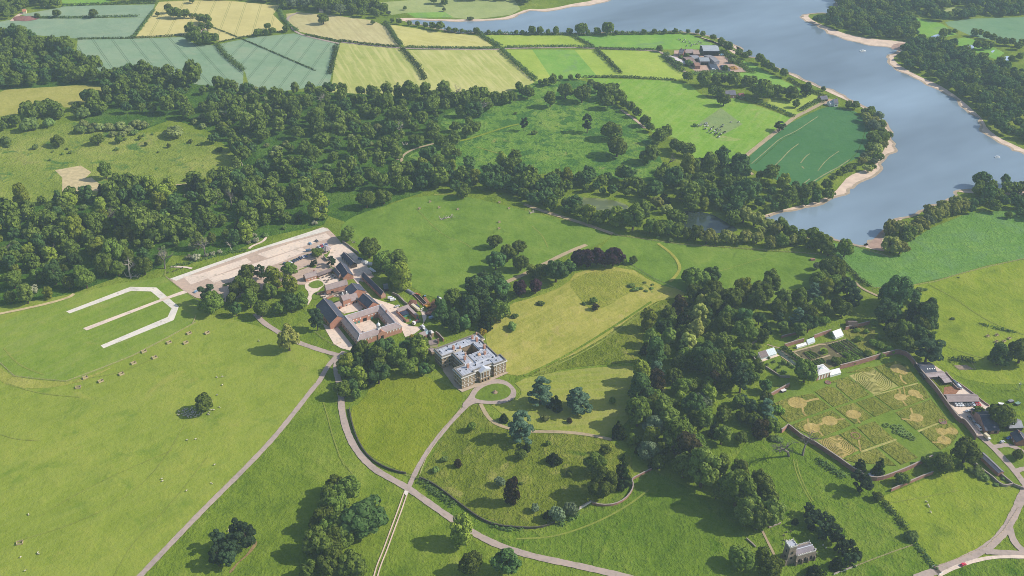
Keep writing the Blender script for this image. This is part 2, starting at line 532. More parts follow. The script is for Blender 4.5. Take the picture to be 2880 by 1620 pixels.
fld('farm_meadow', 'c 440,452 560,500 700,580 880,664 896,692 780,692 560,640 440,575 100,560 60,540 420,552 522,548', F_GRN)
fld('farm_meadow', 'c 650,750 800,770 940,700 1020,716 1050,770 920,840 850,872 640,800', F_YG, 2)
fld('far_crop_field', 'c 1980,165 2200,140 2650,128 2650,352 2480,332 2180,272 2000,192', F_FARN)
fld('far_meadow_field', 'c 1870,95 2050,52 2170,60 2160,82 2000,132 1880,112', F_FAR)
fld('far_clearing', 'c 1690,120 1960,180 2070,262 1900,296 1780,262', F_GRN)
fld('far_clearing', 'c 2040,300 2130,282 2260,312 2430,400 2360,448 2180,384 2070,340', F_GRN)
fld('far_meadow_field', 'c 2490,545 2650,536 2650,590 2560,580', F_STUB2)
fld('far_meadow_field', 'b 250,20 700,-10 1300,-10 1352,70 1280,112 1000,147 840,134 480,98 380,114', F_FAR)
fld('far_rough', 'b 490,97 780,92 850,132 560,134', F_GRN, 2)
fld('far_pasture_field', 'a 460,-10 850,-10 820,26 480,48', F_GRN)
for k, sp in enumerate(('c 1860,282 1920,256 1950,266 1902,292', 'c 2110,372 2160,336 2212,346 2184,374', 'c 2320,388 2360,374 2340,402', 'c 2400,458 2440,420 2482,432 2440,478')):
 fld('fishing_pool', sp, POOL, 3, 1)
# -- reservoir: sand first, water over it
SHORE = ('b 2300,-260 2080,0 1940,30 1850,50 1680,62 1560,94 1440,84 1380,106 1290,140 1180,160 1000,166 700,160 470,153 540,172 600,186 800,236 1000,250 1300,254 1700,250 2100,245 2560,236 '
         'c 30,240 180,262 300,300 420,350 460,402 490,424 566,440 672,476 752,525 842,570 962,614 1072,658 1172,702 1272,742 1360,784 1400,832 1460,872 1510,912 1570,990 1604,1070 1610,1110 1590,1160 1530,1230 1500,1290 1400,1350 1280,1430 '
         'f 1250,0 1130,62 960,127 820,152 720,168 640,192 600,206 660,240 940,338 1080,340 1200,360 1290,382 1375,402 1392,388 1450,350 1510,270 1600,215 1700,180 1800,130 1870,110 1960,75 2050,22 '
         'c 2060,1428 2200,1430 2400,1437 2800,1432 2800,1290 2576,1168 2480,1132 2400,1090 2280,1010 2232,930 2218,885 2130,838 2060,770 1960,700 1850,640 1740,592 1640,542 1570,490 1524,444 1530,424 1560,404 1640,378 1540,360 1400,340 1250,310 1130,270 1060,230 980,190 920,160 882,126 890,112 960,104 1060,100 1180,92 1160,60 1130,25 1120,-260')
SHP = resample(smooth(PT(SHORE), 2), 7.0)
SHP = [(x + 2.2 * math.sin(k * .55) + 1.6 * math.sin(k * 1.37 + 1) + 1.2 * math.cos(k * .21), y + 1.8 * math.cos(k * .47) + 1.4 * math.sin(k * 1.13)) for k, (x, y) in enumerate(SHP)]
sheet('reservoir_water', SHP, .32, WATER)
ribbon('wet_sand', SHP, 7, .31, plain('wet_lake_sand', (180, 160, 134), .7, .8, .2, 4), 0)
sand = [
 'b 390,132 800,148 1000,146 1200,139 1300,110 1400,68 1500,72 1620,58 1750,28 1900,6 2000,-40 2300,-100 2000,60 1500,120 1200,190 700,185 480,165',
 'c 20,232 180,252 310,288 430,345 470,404 400,420 300,340 180,290 60,262 300,330 430,400 520,440 440,392 200,255',
 'c 640,470 740,512 830,556 950,600 1060,645 1170,690 1270,738 1370,790 1460,870 1560,970 1612,1060 1640,1110 1600,1200 1540,1290 1400,1400 f 1300,20 1130,100 960,160 800,180 640,215 580,196 600,180 700,150 820,118 930,92 1060,55 1150,0 c 1190,1400 1250,1330 1350,1290 1430,1270 1480,1200 1530,1110 1560,1040 1540,985 1480,905 1400,850 1340,800 1240,760 1140,715 1040,668 930,620 830,575 740,530 660,490',
 'c 2650,1170 2576,1128 2480,1084 2400,1048 2300,975 2264,900 2200,840 2080,735 1960,655 1880,618 1760,566 1650,502 1600,462 1588,432 1680,372 1782,345 1740,325 1600,308 1430,293 1300,274 1180,240 1090,205 1000,165 948,130 950,110 1000,92 940,92 860,120 900,180 1100,290 1400,370 1540,390 1600,392 1490,430 1540,500 1700,610 1900,700 2080,830 2200,900 2260,1050 2500,1180 2650,1220',
 'c 1190,90 1196,45 1160,20 1150,-100 1090,-100 1130,60 1160,98',
 'f 900,350 1080,352 1220,372 1300,394 1400,426 1470,442 1530,452 1510,400 1510,330 1575,262 1655,205 1775,152 1895,112 1975,68 2090,-6 2060,-70 1900,50 1700,130 1550,190 1450,280 1380,330 1200,310 1000,290 900,300',
 'c 2030,1405 2250,1414 2700,1410 2700,1475 2400,1470 2150,1458 2060,1445',
]
for sp in sand:
 sheet('sand_shore', smooth(PT(sp), 1), .20 + .002 * sand.index(sp), SAND)
fld('mud_bank', 'f 1400,418 1470,442 1530,452 1505,395 1500,330 1540,275 1500,290 1440,360 1400,390', MUD, 7, 1)
fld('mud_bank', 'c 1560,372 1640,380 1780,346 1730,328 1600,326', MUD, 7, 1)
fld('pond_water', 'f -40,160 60,140 220,165 330,230 420,280 400,300 300,310 60,330 -60,280', POND, 3, 2)
fld('weedy_pond', 'e 1680,50 1800,40 2000,50 2150,90 2180,130 2080,180 1880,160 1720,110', ALGAE, 3, 2)
fld('pond_water', 'd 2365,75 2450,48 2500,66 2470,120 2400,150 2352,120', POND, 3, 2)
fld('weedy_pond', 'd 1420,380 1560,340 1640,322 1620,370 1520,420 1420,440', ALGAE, 3, 1)
# -- park
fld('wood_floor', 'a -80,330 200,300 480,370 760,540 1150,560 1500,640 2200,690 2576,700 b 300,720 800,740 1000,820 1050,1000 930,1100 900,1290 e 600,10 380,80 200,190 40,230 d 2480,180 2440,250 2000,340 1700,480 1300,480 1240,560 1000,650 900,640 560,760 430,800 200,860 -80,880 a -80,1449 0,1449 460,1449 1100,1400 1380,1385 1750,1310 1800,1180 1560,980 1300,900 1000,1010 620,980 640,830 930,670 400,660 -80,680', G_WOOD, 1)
fld('yellow_meadow', 'a -80,685 400,655 640,640 930,668 860,690 720,740 500,830 440,760 160,860 -80,890', grass('yellow_meadow_grass', [(150, 152, 70), (170, 166, 84), (186, 178, 100)], 80, 16, 4, bump=.2), 2, 1)
G_SCRUB = grass('west_scrub_grass', [(110, 130, 46), (138, 152, 62), (166, 168, 86)], 80, 14, 3.0, patch=[((92, 124, 54), 24, .56, .64), ((158, 154, 88), 30, .60, .72)], bump=1.0)
fld('scrub_pasture', 'a -80,990 300,980 560,915 660,940 900,1010 1500,985 1620,1100 1790,1200 1760,1310 1400,1390 1100,1440 700,1500 d 760,20 500,70 0,150 -80,180', G_SCRUB, 2, 1)
fld('straw_patch', 'a 415,1285 610,1250 690,1300 640,1350 690,1340 765,1400 735,1440 640,1440 470,1449 470,1340', STRAW, 3)
fld('bracken_pasture', 'b 700,900 1040,760 1400,650 1500,600 1820,590 1960,700 2120,830 2290,960 2340,1060 2420,1200 2450,1400 1700,1300 1100,1340 700,1340 560,1200 480,1180 720,1080 900,1050', G_BRACKEN, 2, 1)
fld('north_lawn', 'e 10,235 120,170 380,92 560,34 880,20 1060,60 1400,145 2070,315 1930,405 1660,490 1240,690 1010,840 900,860 530,740 520,650 480,480 290,490 100,380 -20,330', G_BRIGHT, 3, 1)
fld('east_lawn', 'e 2050,330 2400,370 f 0,395 600,450 1100,475 1190,530 1330,700 1250,760 900,830 300,830 -60,760 e 2300,630 2080,520 1950,430', G_BRIGHT, 3)
fld('house_lawn', 'e 1085,1090 1130,980 1250,850 1480,790 1700,700 1780,590 2160,560 2360,690 2600,750 2560,830 2330,870 2100,1010 1900,1160 1500,1350 1270,1400 1180,1300 1100,1160', G_TAN, 3, 1)
fld('rough_lawn', 'e 1700,690 1850,600 2150,590 2330,690 2150,770 1990,880 1850,885 1790,790', grass('rough_lawn_grass', [(126, 138, 46), (146, 150, 58), (168, 164, 78)], 40, 9, 2.2, bump=.7), 4, 2)
fld('rough_bank', 'e 1390,1380 1900,1165 2330,838 2540,790 f 60,800 150,900 e 2480,900 2260,1040 2300,1280 2000,1300 1700,1330 1480,1395', G_INNER, 5, 1)
fld('south_lawn', 'e 1290,1425 1700,1345 2000,1320 2330,1310 2500,1500 h 2280,100 2160,290 2010,410 1880,378 1470,345 1300,300 1180,200 1120,150 1320,130 1370,60', G_TAN2, 4, 1)
fld('unmown_meadow', 'h 600,690 760,410 920,190 960,165 1050,158 1100,250 1150,300 1240,345 1480,372 1700,372 2010,418 2200,560 2180,760 2070,790 1950,880 1790,940 1620,1030 1450,1090 1250,1070 1000,980 880,890', G_INNER, 3)
fld('south_lawn', 'e 290,1340 h 300,-80 560,-90 900,60 930,110 560,690 480,672 330,600 190,530 110,420 60,180 150,150', G_OLIVE, 3, 1)
fld('west_lawn', 'g -200,-100 d -200,900 600,760 1460,820 1500,900 1900,1000 2080,1060 2430,1200 2500,1270 2380,1449 g 2050,420 1550,930 1040,1480 -200,1480', G_LAWN_W, 2)
fld('mown_field', 'd -60,1020 200,900 560,770 900,690 1250,640 1420,750 1500,830 1480,985 1000,1240 600,1405 480,1432 110,1393 0,1300 -60,1260', G_MOWN, 3)
fld('dry_strip', 'd -40,1300 100,1400 480,1440 620,1410 900,1300 700,1400 g 560,0 300,40 60,20 -40,-60', grass('dry_strip_grass', [(144, 152, 58), (158, 160, 70), (172, 168, 86)], 30, 8, 2.2, bump=.4), 4, 1)
fld('east_pasture', 'f 1430,730 1680,710 2000,650 2300,560 2700,490 2700,1449 2200,1449 1900,1300 1850,1160 1900,1050 1800,900 1700,800', G_EAST, 1, 1)
fld('blue_meadow', 'f 1110,380 1290,410 1560,490 1650,470 1700,380 1880,270 2180,150 2300,150 2700,120 2700,480 2300,552 2000,640 1700,706 1450,720 1380,690 1200,520 1130,440', G_BLUE, 2)
fld('south_meadow', 'h 640,760 880,900 1100,1040 1400,1110 1700,1040 2000,900 2180,740 2340,650 2576,760 i 200,900 400,560 480,440 760,370 1000,520 1340,700 1500,880 1740,1200 1890,1390 1780,1480 -60,1480 h 2150,1480 1800,1375 1200,1235 1000,1135 640,885', G_SOUTH, 3)
fld('corner_pasture', 'i 1510,850 1900,690 2060,640 2240,680 2380,800 2560,800 2540,900 2420,1130 2290,1230 2100,1310 1920,1380 1700,1100', G_EAST, 2)
fld('corner_pasture', 'i 1960,1449 2060,1390 2250,1330 2400,1310 2640,1320 2640,1500 1960,1500', G_SOUTH, 2)
fld('yard_lawn', 'Y 815,920 830,910 1010,1060 1210,1270 1296,1400 1296,1440 1180,1380 1020,1260 820,1040', G_FRESH, 2)
fld('yard_lawn', 'Y 1015,1010 1090,975 1190,985 1320,1050 1320,1200 1210,1235 1130,1130', G_FRESH, 3, 1)
# -- gravel, drives and tracks
fld('car_park', 'd 1248,640 1290,660 2430,268 2470,272 2530,330 2590,400 e 40,400 140,500 180,560 250,640 160,680 60,640 d 2500,560 2300,700 2100,700 1700,830 1480,800 1370,735', GRAVEL_D, 4)
fld('car_park_strip', 'd 1284,655 1330,672 1480,610 2000,425 2490,290 2440,268 2200,345 1800,475', GRAVEL_W, 5)
fld('car_park_bay', 'd 1380,640 1440,700 1580,650 1900,530 1860,500 1500,622', GRAVEL, 5)
fld('car_park_bay', 'd 1940,470 2020,500 2360,390 2500,345 2460,312 2200,385', GRAVEL, 5)
fld('car_park_bay', 'd 1570,655 1630,700 2060,555 2320,450 2280,420 2000,515', GRAVEL, 6)
fld('car_park_lane', 'd 1330,700 1470,735 1700,660 1640,690 2080,548 2300,455 2330,470 2050,570 1660,715 1480,800 1370,735', GRAVEL_D, 7)
for k, (a, b) in enumerate((('d 500,903 985,717 1180,722 1350,866 1312,968 782,1181 760,1160 1265,945 1295,880 1140,752 990,748 526,918', 0), ('d 627,1030 1340,762 1410,738 1426,758 1250,815 655,1047', 1))):
 fld('gravel_strip', a, [GRAVEL_W, GRAVEL][b], 5 + b)
fld('stable_yard', 'S 340,60 500,20 560,60 740,240 830,330 900,420 860,440 760,420 720,560 900,760 1010,800 1200,860 1270,900 1330,1100 1450,1150 1560,1160 1600,1100 1570,960 1480,890 1640,960 1640,1040 1560,1190 1480,1250 1350,1300 1300,1180 1010,860 940,800 800,690 640,500 560,420 400,330 260,220', GRAVEL, 5)
fld('stable_yard', 'S 480,860 700,760 790,880 760,930 520,980 430,910', GRAVEL, 5)
fld('stable_yard', 'S 230,1110 300,1150 430,1150 640,1420 600,1480 480,1449 380,1390 270,1200', GRAVEL, 5)
fld('stable_yard', 'S 600,1150 860,1050 1010,1180 760,1260', GRAVEL, 6)
fld('stable_yard', 'S 0,560 170,490 260,580 220,620 160,680 90,760 60,820 20,880 10,800 50,700 -20,620', GRAVEL, 5, 1)
fld('stable_yard', 'S 160,470 330,420 480,480 430,560 260,590', GRAVEL, 6)
fld('stable_yard', 'S 160,710 500,640 560,680 480,760 380,750 260,780', GRAVEL, 6)
fld('stable_yard', 'd 1640,700 1800,690 1790,780 1700,830 1650,800', GRAVEL_D, 5)
fld('lawn_oval', 'S 20,590 90,540 190,520 260,585 180,630 90,640', G_FRESH, 7, 2)
fld('lawn_oval', 'S 75,740 120,690 220,660 180,780 90,785', G_FRESH, 7, 2)
fld('yard_floor', 'Y 180,130 340,110 460,190 520,260 640,330 760,420 900,530 970,545 900,600 840,640 800,800 860,850 840,900 780,860 640,690 430,440 230,230', GRAVEL, 4)
fld('working_yard', 'Y 260,260 420,240 520,300 560,370 560,430 400,430', G_INNER, 5)
fld('working_yard', 'Y 440,340 540,330 600,370 560,420 430,425', EARTH, 6)
fld('farm_yard', 'F 330,290 830,280 980,420 1500,380 1700,500 1850,640 2060,740 2160,830 1700,850 900,850 740,720 560,620 300,480', plain('farm_concrete', (196, 166, 146), .95, .8, .16, 6), 3)
fld('lodge_drive', 'L 1180,560 1500,500 1600,520 1420,680 1300,720 1180,660', ASPH, 4)
E_ROADS = [
 ('drive', 'g 1040,1470 1300,1195 1560,925 1800,690 2050,430 2200,245 2390,0 d 2400,1449 2470,1320 2540,1240', 4.0, ASPH),
 ('drive', 'd 1925,920 1990,990 2090,1052 2200,1120 2430,1200 2580,1240', 4.6, ASPH),
 ('drive', 'V 866,885 848,905 845,930 858,985 h 0,190 40,360 110,500 230,635 370,715 500,785 640,885 840,1025 1000,1130 1200,1228 1450,1305 1800,1375 2200,1470', 4.9, ASPH),
 ('drive', 'h 505,790 545,700 600,590 700,440 850,262 950,165 975,140', 3.5, ASPH),
 ('garden_path', 'h 1050,150 1085,220 1125,275 1200,318 1320,352 1480,362 1700,364 1880,386 2040,422', 3.0, DIRT),
 ('road', 'i 1760,1470 1950,1395 2100,1340 2300,1240 2420,1130 2500,990 2560,850 2640,690', 5.6, ASPH),
 ('road', 'i 2460,1060 2490,1180 2560,1260 2660,1290', 4.6, ASPH),
 ('road', 'i 2280,1265 2420,1275 2660,1290', 4.6, ASPH),
 ('verge_path', 'i 1930,1449 2050,1385 2250,1322 2400,1304 2660,1310', 2.6, GRAVEL),
 ('road', 'Y 800,850 870,900 960,985 1100,1130 1220,1270 1340,1430', 4.6, ASPH),
 ('road', 'Y 960,985 1020,975 1090,958 1190,980 1330,1060', 4.0, ASPH),
 ('road', 'Y 1200,1250 1260,1222 1330,1215', 4.0, ASPH),
 ('farm_road', 'b 0,318 430,366 800,372 1200,374 1240,365 1700,358 1910,364 2390,382 2430,410', 5.0, ASPH),
 ('farm_track', 'a 2560,330 2330,280 2220,240 2150,140 2250,95', 4.0, ASPH),
 ('farm_track', 'b 2430,410 2470,470 2560,530 c 60,560', 4.0, ASPH),
 ('farm_track', 'c 420,1225 560,1110 700,1000 790,930 850,882 960,830 1060,775 1120,750', 5.5, DIRT),
 ('farm_track', 'a 90,160 130,120 190,90', 6.0, SAND),
 ('footpath', 'b 370,1080 395,1140 425,1210', 3.0, GRAVEL_D),
 ('footpath', 'b 470,1280 450,1200 480,1160 560,1120 700,1085', 3.0, DIRT),
 ('footpath', 'e 1380,95 1530,150 1700,200 1900,265 2050,318', 4.5, DIRT),
 ('footpath', 'e 1230,690 1430,600 1540,540 1700,460 1850,400', 4.5, DIRT),
 ('footpath', 'b 2110,830 2220,905 2290,970', 3.5, GRAVEL_D),
 ('footpath', 'd 1290,565 1400,568 1450,580', 2.5, GRAVEL),
 ('footpath', 'd 1880,430 1900,410 1990,375 2010,340', 2.5, GRAVEL),
 ('footpath', 'i 600,1110 640,1190 690,1290', 1.6, DIRT),
 ('footpath', 'f 1300,680 1350,730 1480,790', 2.5, DIRT),
 ('footpath', 'd -20,925 300,860 520,800 560,770', 3.2, STRAW),
 ('footpath', 'a 1740,1365 1500,1385 1000,1420 700,1440', 2.2, STRAW),
 ('footpath', 'a 760,1430 900,1385 1000,1350 1160,1290 1300,1255 1440,1215 1580,1165', 1.5, G_EAST),
 ('footpath', 'c 450,1260 530,1320', 4, DIRT),
 ('grass_walk', 'b 700,1085 830,1075 950,1055 1060,1020 1150,990 1260,955 1340,938', 3.4, G_EAST),
 ('grass_walk', 'e 1380,1390 1700,1240 2100,990 2340,830', 2.2, G_PARK),
 ('footpath', 'e 2390,390 2500,470 2560,560 2540,620 2480,680', 3.0, G_TAN),
]
for n_, sp, w, m in E_ROADS:
 ribbon(n_, PT(sp), w, Z * (7 + E_ROADS.index((n_, sp, w, m)) * .07), m)
PATHG = grass('trodden_grass', [(122, 136, 52), (140, 150, 64), (156, 158, 78)], 20, 6, 2, bump=.2)
for k, (sp, w) in enumerate((('g 2440,140 2475,250 2500,360 2530,450 2570,560 2600,620', .9), ('h -20,540 30,610 85,680', 1.0), ('g 0,380 120,420 300,430', .7), ('g 60,0 300,75 600,100', 1.0), ('i 835,570 850,650 890,750 930,830 970,890', .8), ('i 858,570 872,650 910,750 950,830 985,885', .8),
   ('h 1340,1290 1500,1330 1700,1370', .8), ('h 1250,1240 1100,1180 1000,1150', .8), ('h 1320,1170 1600,1160 1900,1060 2150,930 2320,800', 1.3), ('e 560,120 760,330 920,380 980,420', .8), ('e 1440,260 1520,330 1560,420', 1.1), ('e 700,20 860,18', 2.5), ('d 640,1410 900,1370 1200,1240', .8), ('d 30,1180 140,1310 330,1380', 1.4),
   ('g 1400,300 1200,640 900,900 500,1080 150,1180', .7), ('g 300,1000 700,760 1300,500', .6), ('g 1560,560 1300,900 1000,1200 860,1449', .6), ('e 2120,690 2300,690 2350,760', 1.5), ('e 1440,1390 1900,1180 2200,960 2400,830', 1.2), ('f 20,600 200,620 420,560 600,500', .7), ('f 1860,700 2050,800 2300,980 2576,1080', .8), ('f 2000,1170 2200,1240 2300,1260', .9), ('i 1560,900 1800,860 2100,800', .6), ('a 0,1290 150,1200 330,1080 480,1000', 1.2), ('a 60,1449 200,1330 330,1240', 1.2), ('b 1020,1110 1120,1140 1230,1170', 1.6))):
 ribbon('trodden_line', PT(sp), w, Z * 6.2 + .001 * k, PATHG, 2)
# turning circle before the house
cc = W('h', 1150, 58)
ea = ang('h', 1150, 58, 1240, 40)
def ell(c, a, b, rot, n=48):
 return [(c[0] + a * math.cos(2 * math.pi * k / n) * math.cos(rot) - b * math.sin(2 * math.pi * k / n) * math.sin(rot),
             c[1] + a * math.cos(2 * math.pi * k / n) * math.sin(rot) + b * math.sin(2 * math.pi * k / n) * math.cos(rot)) for k in range(n)]
sheet('turning_circle', smooth(PT('U 340,700 395,640 440,560 520,508 620,486 700,498 760,540 794,590 782,642 722,677 640,694 540,692 480,684 440,690 390,720 370,740'), 1), Z * 9.9, ASPH)
sheet('circle_lawn', smooth(PT('U 448,632 480,582 540,542 620,522 690,530 738,560 750,598 722,638 655,662 580,668 505,662 458,648'), 1), Z * 10.2, G_FRESH)
# twin wheel track
tr = PT('h 492,815 478,850 440,960 380,1120 330,1260 280,1380 256,1470')
L_, R_ = ribbon_pts(smooth(tr, 2, False), 2.3)
ribbon('wheel_track', L_, .85, Z * 9.8, SAND, 0)
ribbon('wheel_track', R_, .85, Z * 9.8, SAND, 0)
fld('stone_apron', 'h 478,806 508,812 503,832 488,846 474,828', GRAVEL_W, 10)
fld('lawn_strip', 'K 205,965 330,920 560,830 800,740 960,680 975,700 900,735 560,865 330,945', G_FRESH, 9)
fld('lawn_strip', 'K 720,1085 860,1030 1000,975 1120,1000 1170,950 1180,1020 1100,1040 990,1000 740,1100', G_FRESH, 9)
fld('lawn_strip', 'K 1370,690 1440,680 1520,590 1520,640 1440,780 1430,820', G_FRESH, 9)
fld('clump_earth', 'g 1720,1425 1790,1350 1860,1290 1925,1190 1945,1185 1930,1235 1850,1315 1800,1350 1750,1428', plain('clump_bare_earth', (156, 132, 88), .95, .75, .3, 2), 3, 1)
fld('house_apron', 'H 430,900 520,870 600,830 790,1290 1000,1190 1400,1050 1590,960 1650,985 1420,1090 1030,1255 790,1345 640,1240 440,960', plain('paving', (196, 176, 152), .95, .8, .1, 2), 11)
LANE = grass('thin_crop', [(120, 136, 84), (150, 152, 104), (176, 168, 124)], 14, 5, 2, bump=.1)
# crop lanes worn in the dark green field
for sp, w in (('c 520,1235 640,1130 740,1040 850,995 960,920 1020,880', 1.6), ('c 545,1240 660,1135 750,1055 860,1000', 1.2), ('c 640,1300 740,1210 800,1140 875,1085', 1.8), ('c 890,1230 930,1180 960,1160', 1.8),
              ('c 900,1255 915,1272', 2.5), ('c 1020,1290 1080,1210 1180,1140', 1.4), ('c 900,1395 960,1350', 1.6), ('c 940,1400 1080,1310 1180,1260 1260,1205', 2.2), ('c 1110,800 1260,830 1370,910 1385,970 1330,1140 1250,1220', 1.2)):
 ribbon('crop_lane', PT(sp), w * .7, Z * 3, LANE if w > 1.2 else G_WOOD, 2)
# ------------------------------------------------------------------ trees
def leaf_mat(name, dark, light, k=1.38, tint=.35):
 t = NT(name)
 info = t.n('ObjectInfo').outputs['Random']
 isl = t.n('NewGeometry').outputs['Random Per Island']
 v = t.math('ADD', t.math('MULTIPLY', isl, 1 - tint), t.math('MULTIPLY', info, tint))
 col = t.ramp(v, [(.08, C(*dark, k)), (.92, C(*light, k))])
 hue = t.n('HueSaturation')
 hue.inputs['Saturation'].default_value = 1.0
 t.l(t.math('ADD', .466, t.math('MULTIPLY', info, .036)), hue.inputs['Hue'])
 t.l(t.math('ADD', .72, t.math('MULTIPLY', info, .46)), hue.inputs['Value'])
 t.l(col, hue.inputs['Color'])
 d = t.n('BsdfDiffuse')
 t.l(hue.outputs[0], d.inputs[0])
 tr = t.n('BsdfTranslucent')
 t.l(hue.outputs[0], tr.inputs[0])
 mx = t.n('MixShader')
 mx.inputs[0].default_value = .28
 t.l(d.outputs[0], mx.inputs[1])
 t.l(tr.outputs[0], mx.inputs[2])
 t.l(mx.outputs[0], t.out.inputs[0])
 return t.m
LEAF = {
 'oak': leaf_mat('oak_leaves', (60, 82, 30), (104, 124, 52)),
 'ash': leaf_mat('olive_green_leaves', (74, 96, 38), (116, 134, 62)),
 'beech': leaf_mat('bluish_green_leaves', (50, 80, 40), (84, 112, 60)),
 'lime': leaf_mat('lime_green_leaves', (104, 128, 38), (146, 162, 66), 1.02),
 'pale': leaf_mat('pale_lime_leaves', (142, 158, 74), (180, 190, 102), 1.15),
 'willow': leaf_mat('willow_leaves', (112, 128, 62), (160, 168, 88), 1.15),
 'silver': leaf_mat('silvery_leaves', (82, 100, 70), (116, 132, 98)),
 'copper': leaf_mat('copper_leaves', (62, 46, 54), (86, 60, 70), .8),
 'purple': leaf_mat('bronze_leaves', (66, 58, 40), (92, 84, 56), .7),
 'cedar': leaf_mat('cedar_needles', (58, 84, 64), (92, 116, 90)),
 'yew': leaf_mat('yew_needles', (42, 66, 34), (70, 92, 46), .8),
 'pine': leaf_mat('pine_needles', (48, 74, 48), (84, 106, 70), .8),
 'gold': leaf_mat('golden_leaves', (150, 130, 34), (176, 156, 54), .8),
 'bush': leaf_mat('shrub_leaves', (76, 102, 50), (112, 134, 70)),
 'scrub': leaf_mat('olive_scrub_leaves', (96, 112, 62), (132, 144, 84)),
 'blossom': leaf_mat('cream_blossom', (150, 160, 110), (226, 224, 190), .7),
 'hedge': leaf_mat('hedge_leaves', (56, 80, 42), (88, 110, 56)),
 'garden': leaf_mat('bright_garden_leaves', (90, 122, 44), (124, 152, 62), 1.1),
}
BARK = plain('tree_bark', (104, 90, 76), .95, .7, .25, .8)
PALE_BARK = plain('bleached_dead_wood', (190, 178, 160), .9, .75, .15, .6)
def cards(P, N, size, rng):
 """quads at points P facing N; returns verts, faces"""
 n = len(P)
 N = N / np.linalg.norm(N, axis=1)[:, None]
 ref = rng.normal(size=(n, 3))
 A = np.cross(N, ref)
 A /= np.linalg.norm(A, axis=1)[:, None] + 1e-9
 B = np.cross(N, A)
 s = (size * rng.uniform(.6, 1.3, n))[:, None] * .5
 a, b = A * s, B * s * rng.uniform(.6, 1.0, n)[:, None]
 bend = N * s * .25
 V = np.stack([P - a - b, P + a - b + bend, P + a + b, P - a + b + bend], 1).reshape(-1, 3)
 return V
def sample_lobes(c, r, n, rng, zmin=-.55, flat=None):
 """leaf points over the outsides of a bunch of lobes"""
 w = r ** 2
 k = rng.choice(len(c), n * 2, p=w / w.sum())
 d = rng.normal(size=(n * 2, 3))
 d /= np.linalg.norm(d, axis=1)[:, None]
 f = np.ones(3) if flat is None else np.array(flat)
 P = c[k] + d * (r[k] * rng.uniform(.82, 1.08, n * 2))[:, None] * f
 keep = d[:, 2] > zmin
 dist = np.linalg.norm((P[:, None, :] - c[None]) / f, axis=2) / r[None]
 keep &= dist.min(1) > .74
 P, d = P[keep][:n], d[keep][:n]
 N = d / f + rng.normal(size=P.shape) * .27
 return P, N
def trunk_mb(h, r0, rng, limbs=4, spread=4.0, top=None):
 m = MB()
 top = top or h
 pts = [(0, 0, -.3), (rng.normal() * .1, rng.normal() * .1, h * .3), (rng.normal() * .3, rng.normal() * .3, h * .65), (rng.normal() * .4, rng.normal() * .4, top)]
 m.tube(pts, [r0 * 1.35, r0, r0 * .7, r0 * .25], 7)
 for i in range(limbs):
  a = rng.uniform(0, 6.28)
  z = h * rng.uniform(.35, .6)
  e = spread * rng.uniform(.7, 1.1)
  m.tube([(0, 0, z), (math.cos(a) * e * .5, math.sin(a) * e * .5, z + h * .15), (math.cos(a) * e, math.sin(a) * e, z + h * .32)], [r0 * .45, r0 * .3, r0 * .1], 5)
 return m
CROWN = {}
LOW = {}
def reg(kind, gen, seeds, n=2600, size=.95, lown=1000, lowsize=1.45, trunk=(.5, 4, 4.0)):
 for sd in seeds:
  rng = np.random.default_rng(sd)
  c, r, flat, zmin, H = gen(rng)
  for store, nn, ss in ((CROWN, n, size), (LOW, lown, lowsize)):
   P, N = sample_lobes(c, r, nn, rng, zmin, flat)
   V = cards(P, N, ss, rng)
   if store is LOW:
    LOW.setdefault(kind, []).append((V, H))
    continue
   me = bpy.data.meshes.new(kind + '_crown')
   me.vertices.add(len(V))
   me.vertices.foreach_set('co', V.ravel())
   nf = len(V) // 4
   me.loops.add(nf * 4)
   me.loops.foreach_set('vertex_index', np.arange(nf * 4))
   me.polygons.add(nf)
   me.polygons.foreach_set('loop_start', np.arange(nf) * 4)
   me.polygons.foreach_set('loop_total', np.full(nf, 4))
   me.update(calc_edges=True)
   me.materials.append(LEAF[kind.split('_')[0]])
   tm = trunk_mb(H * .8, trunk[0], rng, trunk[1], trunk[2])
   tme = bpy.data.meshes.new(kind + '_trunk')
   tme.from_pydata(tm.v, [], tm.f)
   tme.materials.append(BARK)
   CROWN.setdefault(kind, []).append((me, tme, H))
# every crown is about 14 m across before scaling
def g_round(hc=6.8, a=5.0, b=5.2, n=46, r0=1.4, r1=2.6, dn=3.2):
 def g(rng):
  d = rng.normal(size=(n, 3))
  d /= np.linalg.norm(d, axis=1)[:, None]
  k = rng.uniform(.62, 1.0, n)
  lop = 1 + .16 * np.cos(np.arctan2(d[:, 1], d[:, 0]) * 2 + rng.uniform(0, 6)) + .1 * np.cos(np.arctan2(d[:, 1], d[:, 0]) * 3 + rng.uniform(0, 6))
  c = np.stack([d[:, 0] * a * k * lop, d[:, 1] * a * k * lop, hc + np.where(d[:, 2] > 0, d[:, 2] * b, d[:, 2] * dn) * k], 1)
  r = rng.uniform(r0, r1, n) * (1.2 - .35 * k)
  return c, r, None, -.6, hc + b + 1
 return g
def g_tall(rng):
 n = 44
 z = rng.uniform(2.2, 15.5, n)
 prof = 4.9 * np.sqrt(np.clip(1 - ((z - 7.5) / 10.5) ** 2, .05, 1))
 a = rng.uniform(0, 6.28, n)
 k = rng.uniform(.35, 1, n)
 c = np.stack([np.cos(a) * prof * k, np.sin(a) * prof * k, z], 1)
 return c, rng.uniform(1.4, 2.5, n), None, -.5, 18
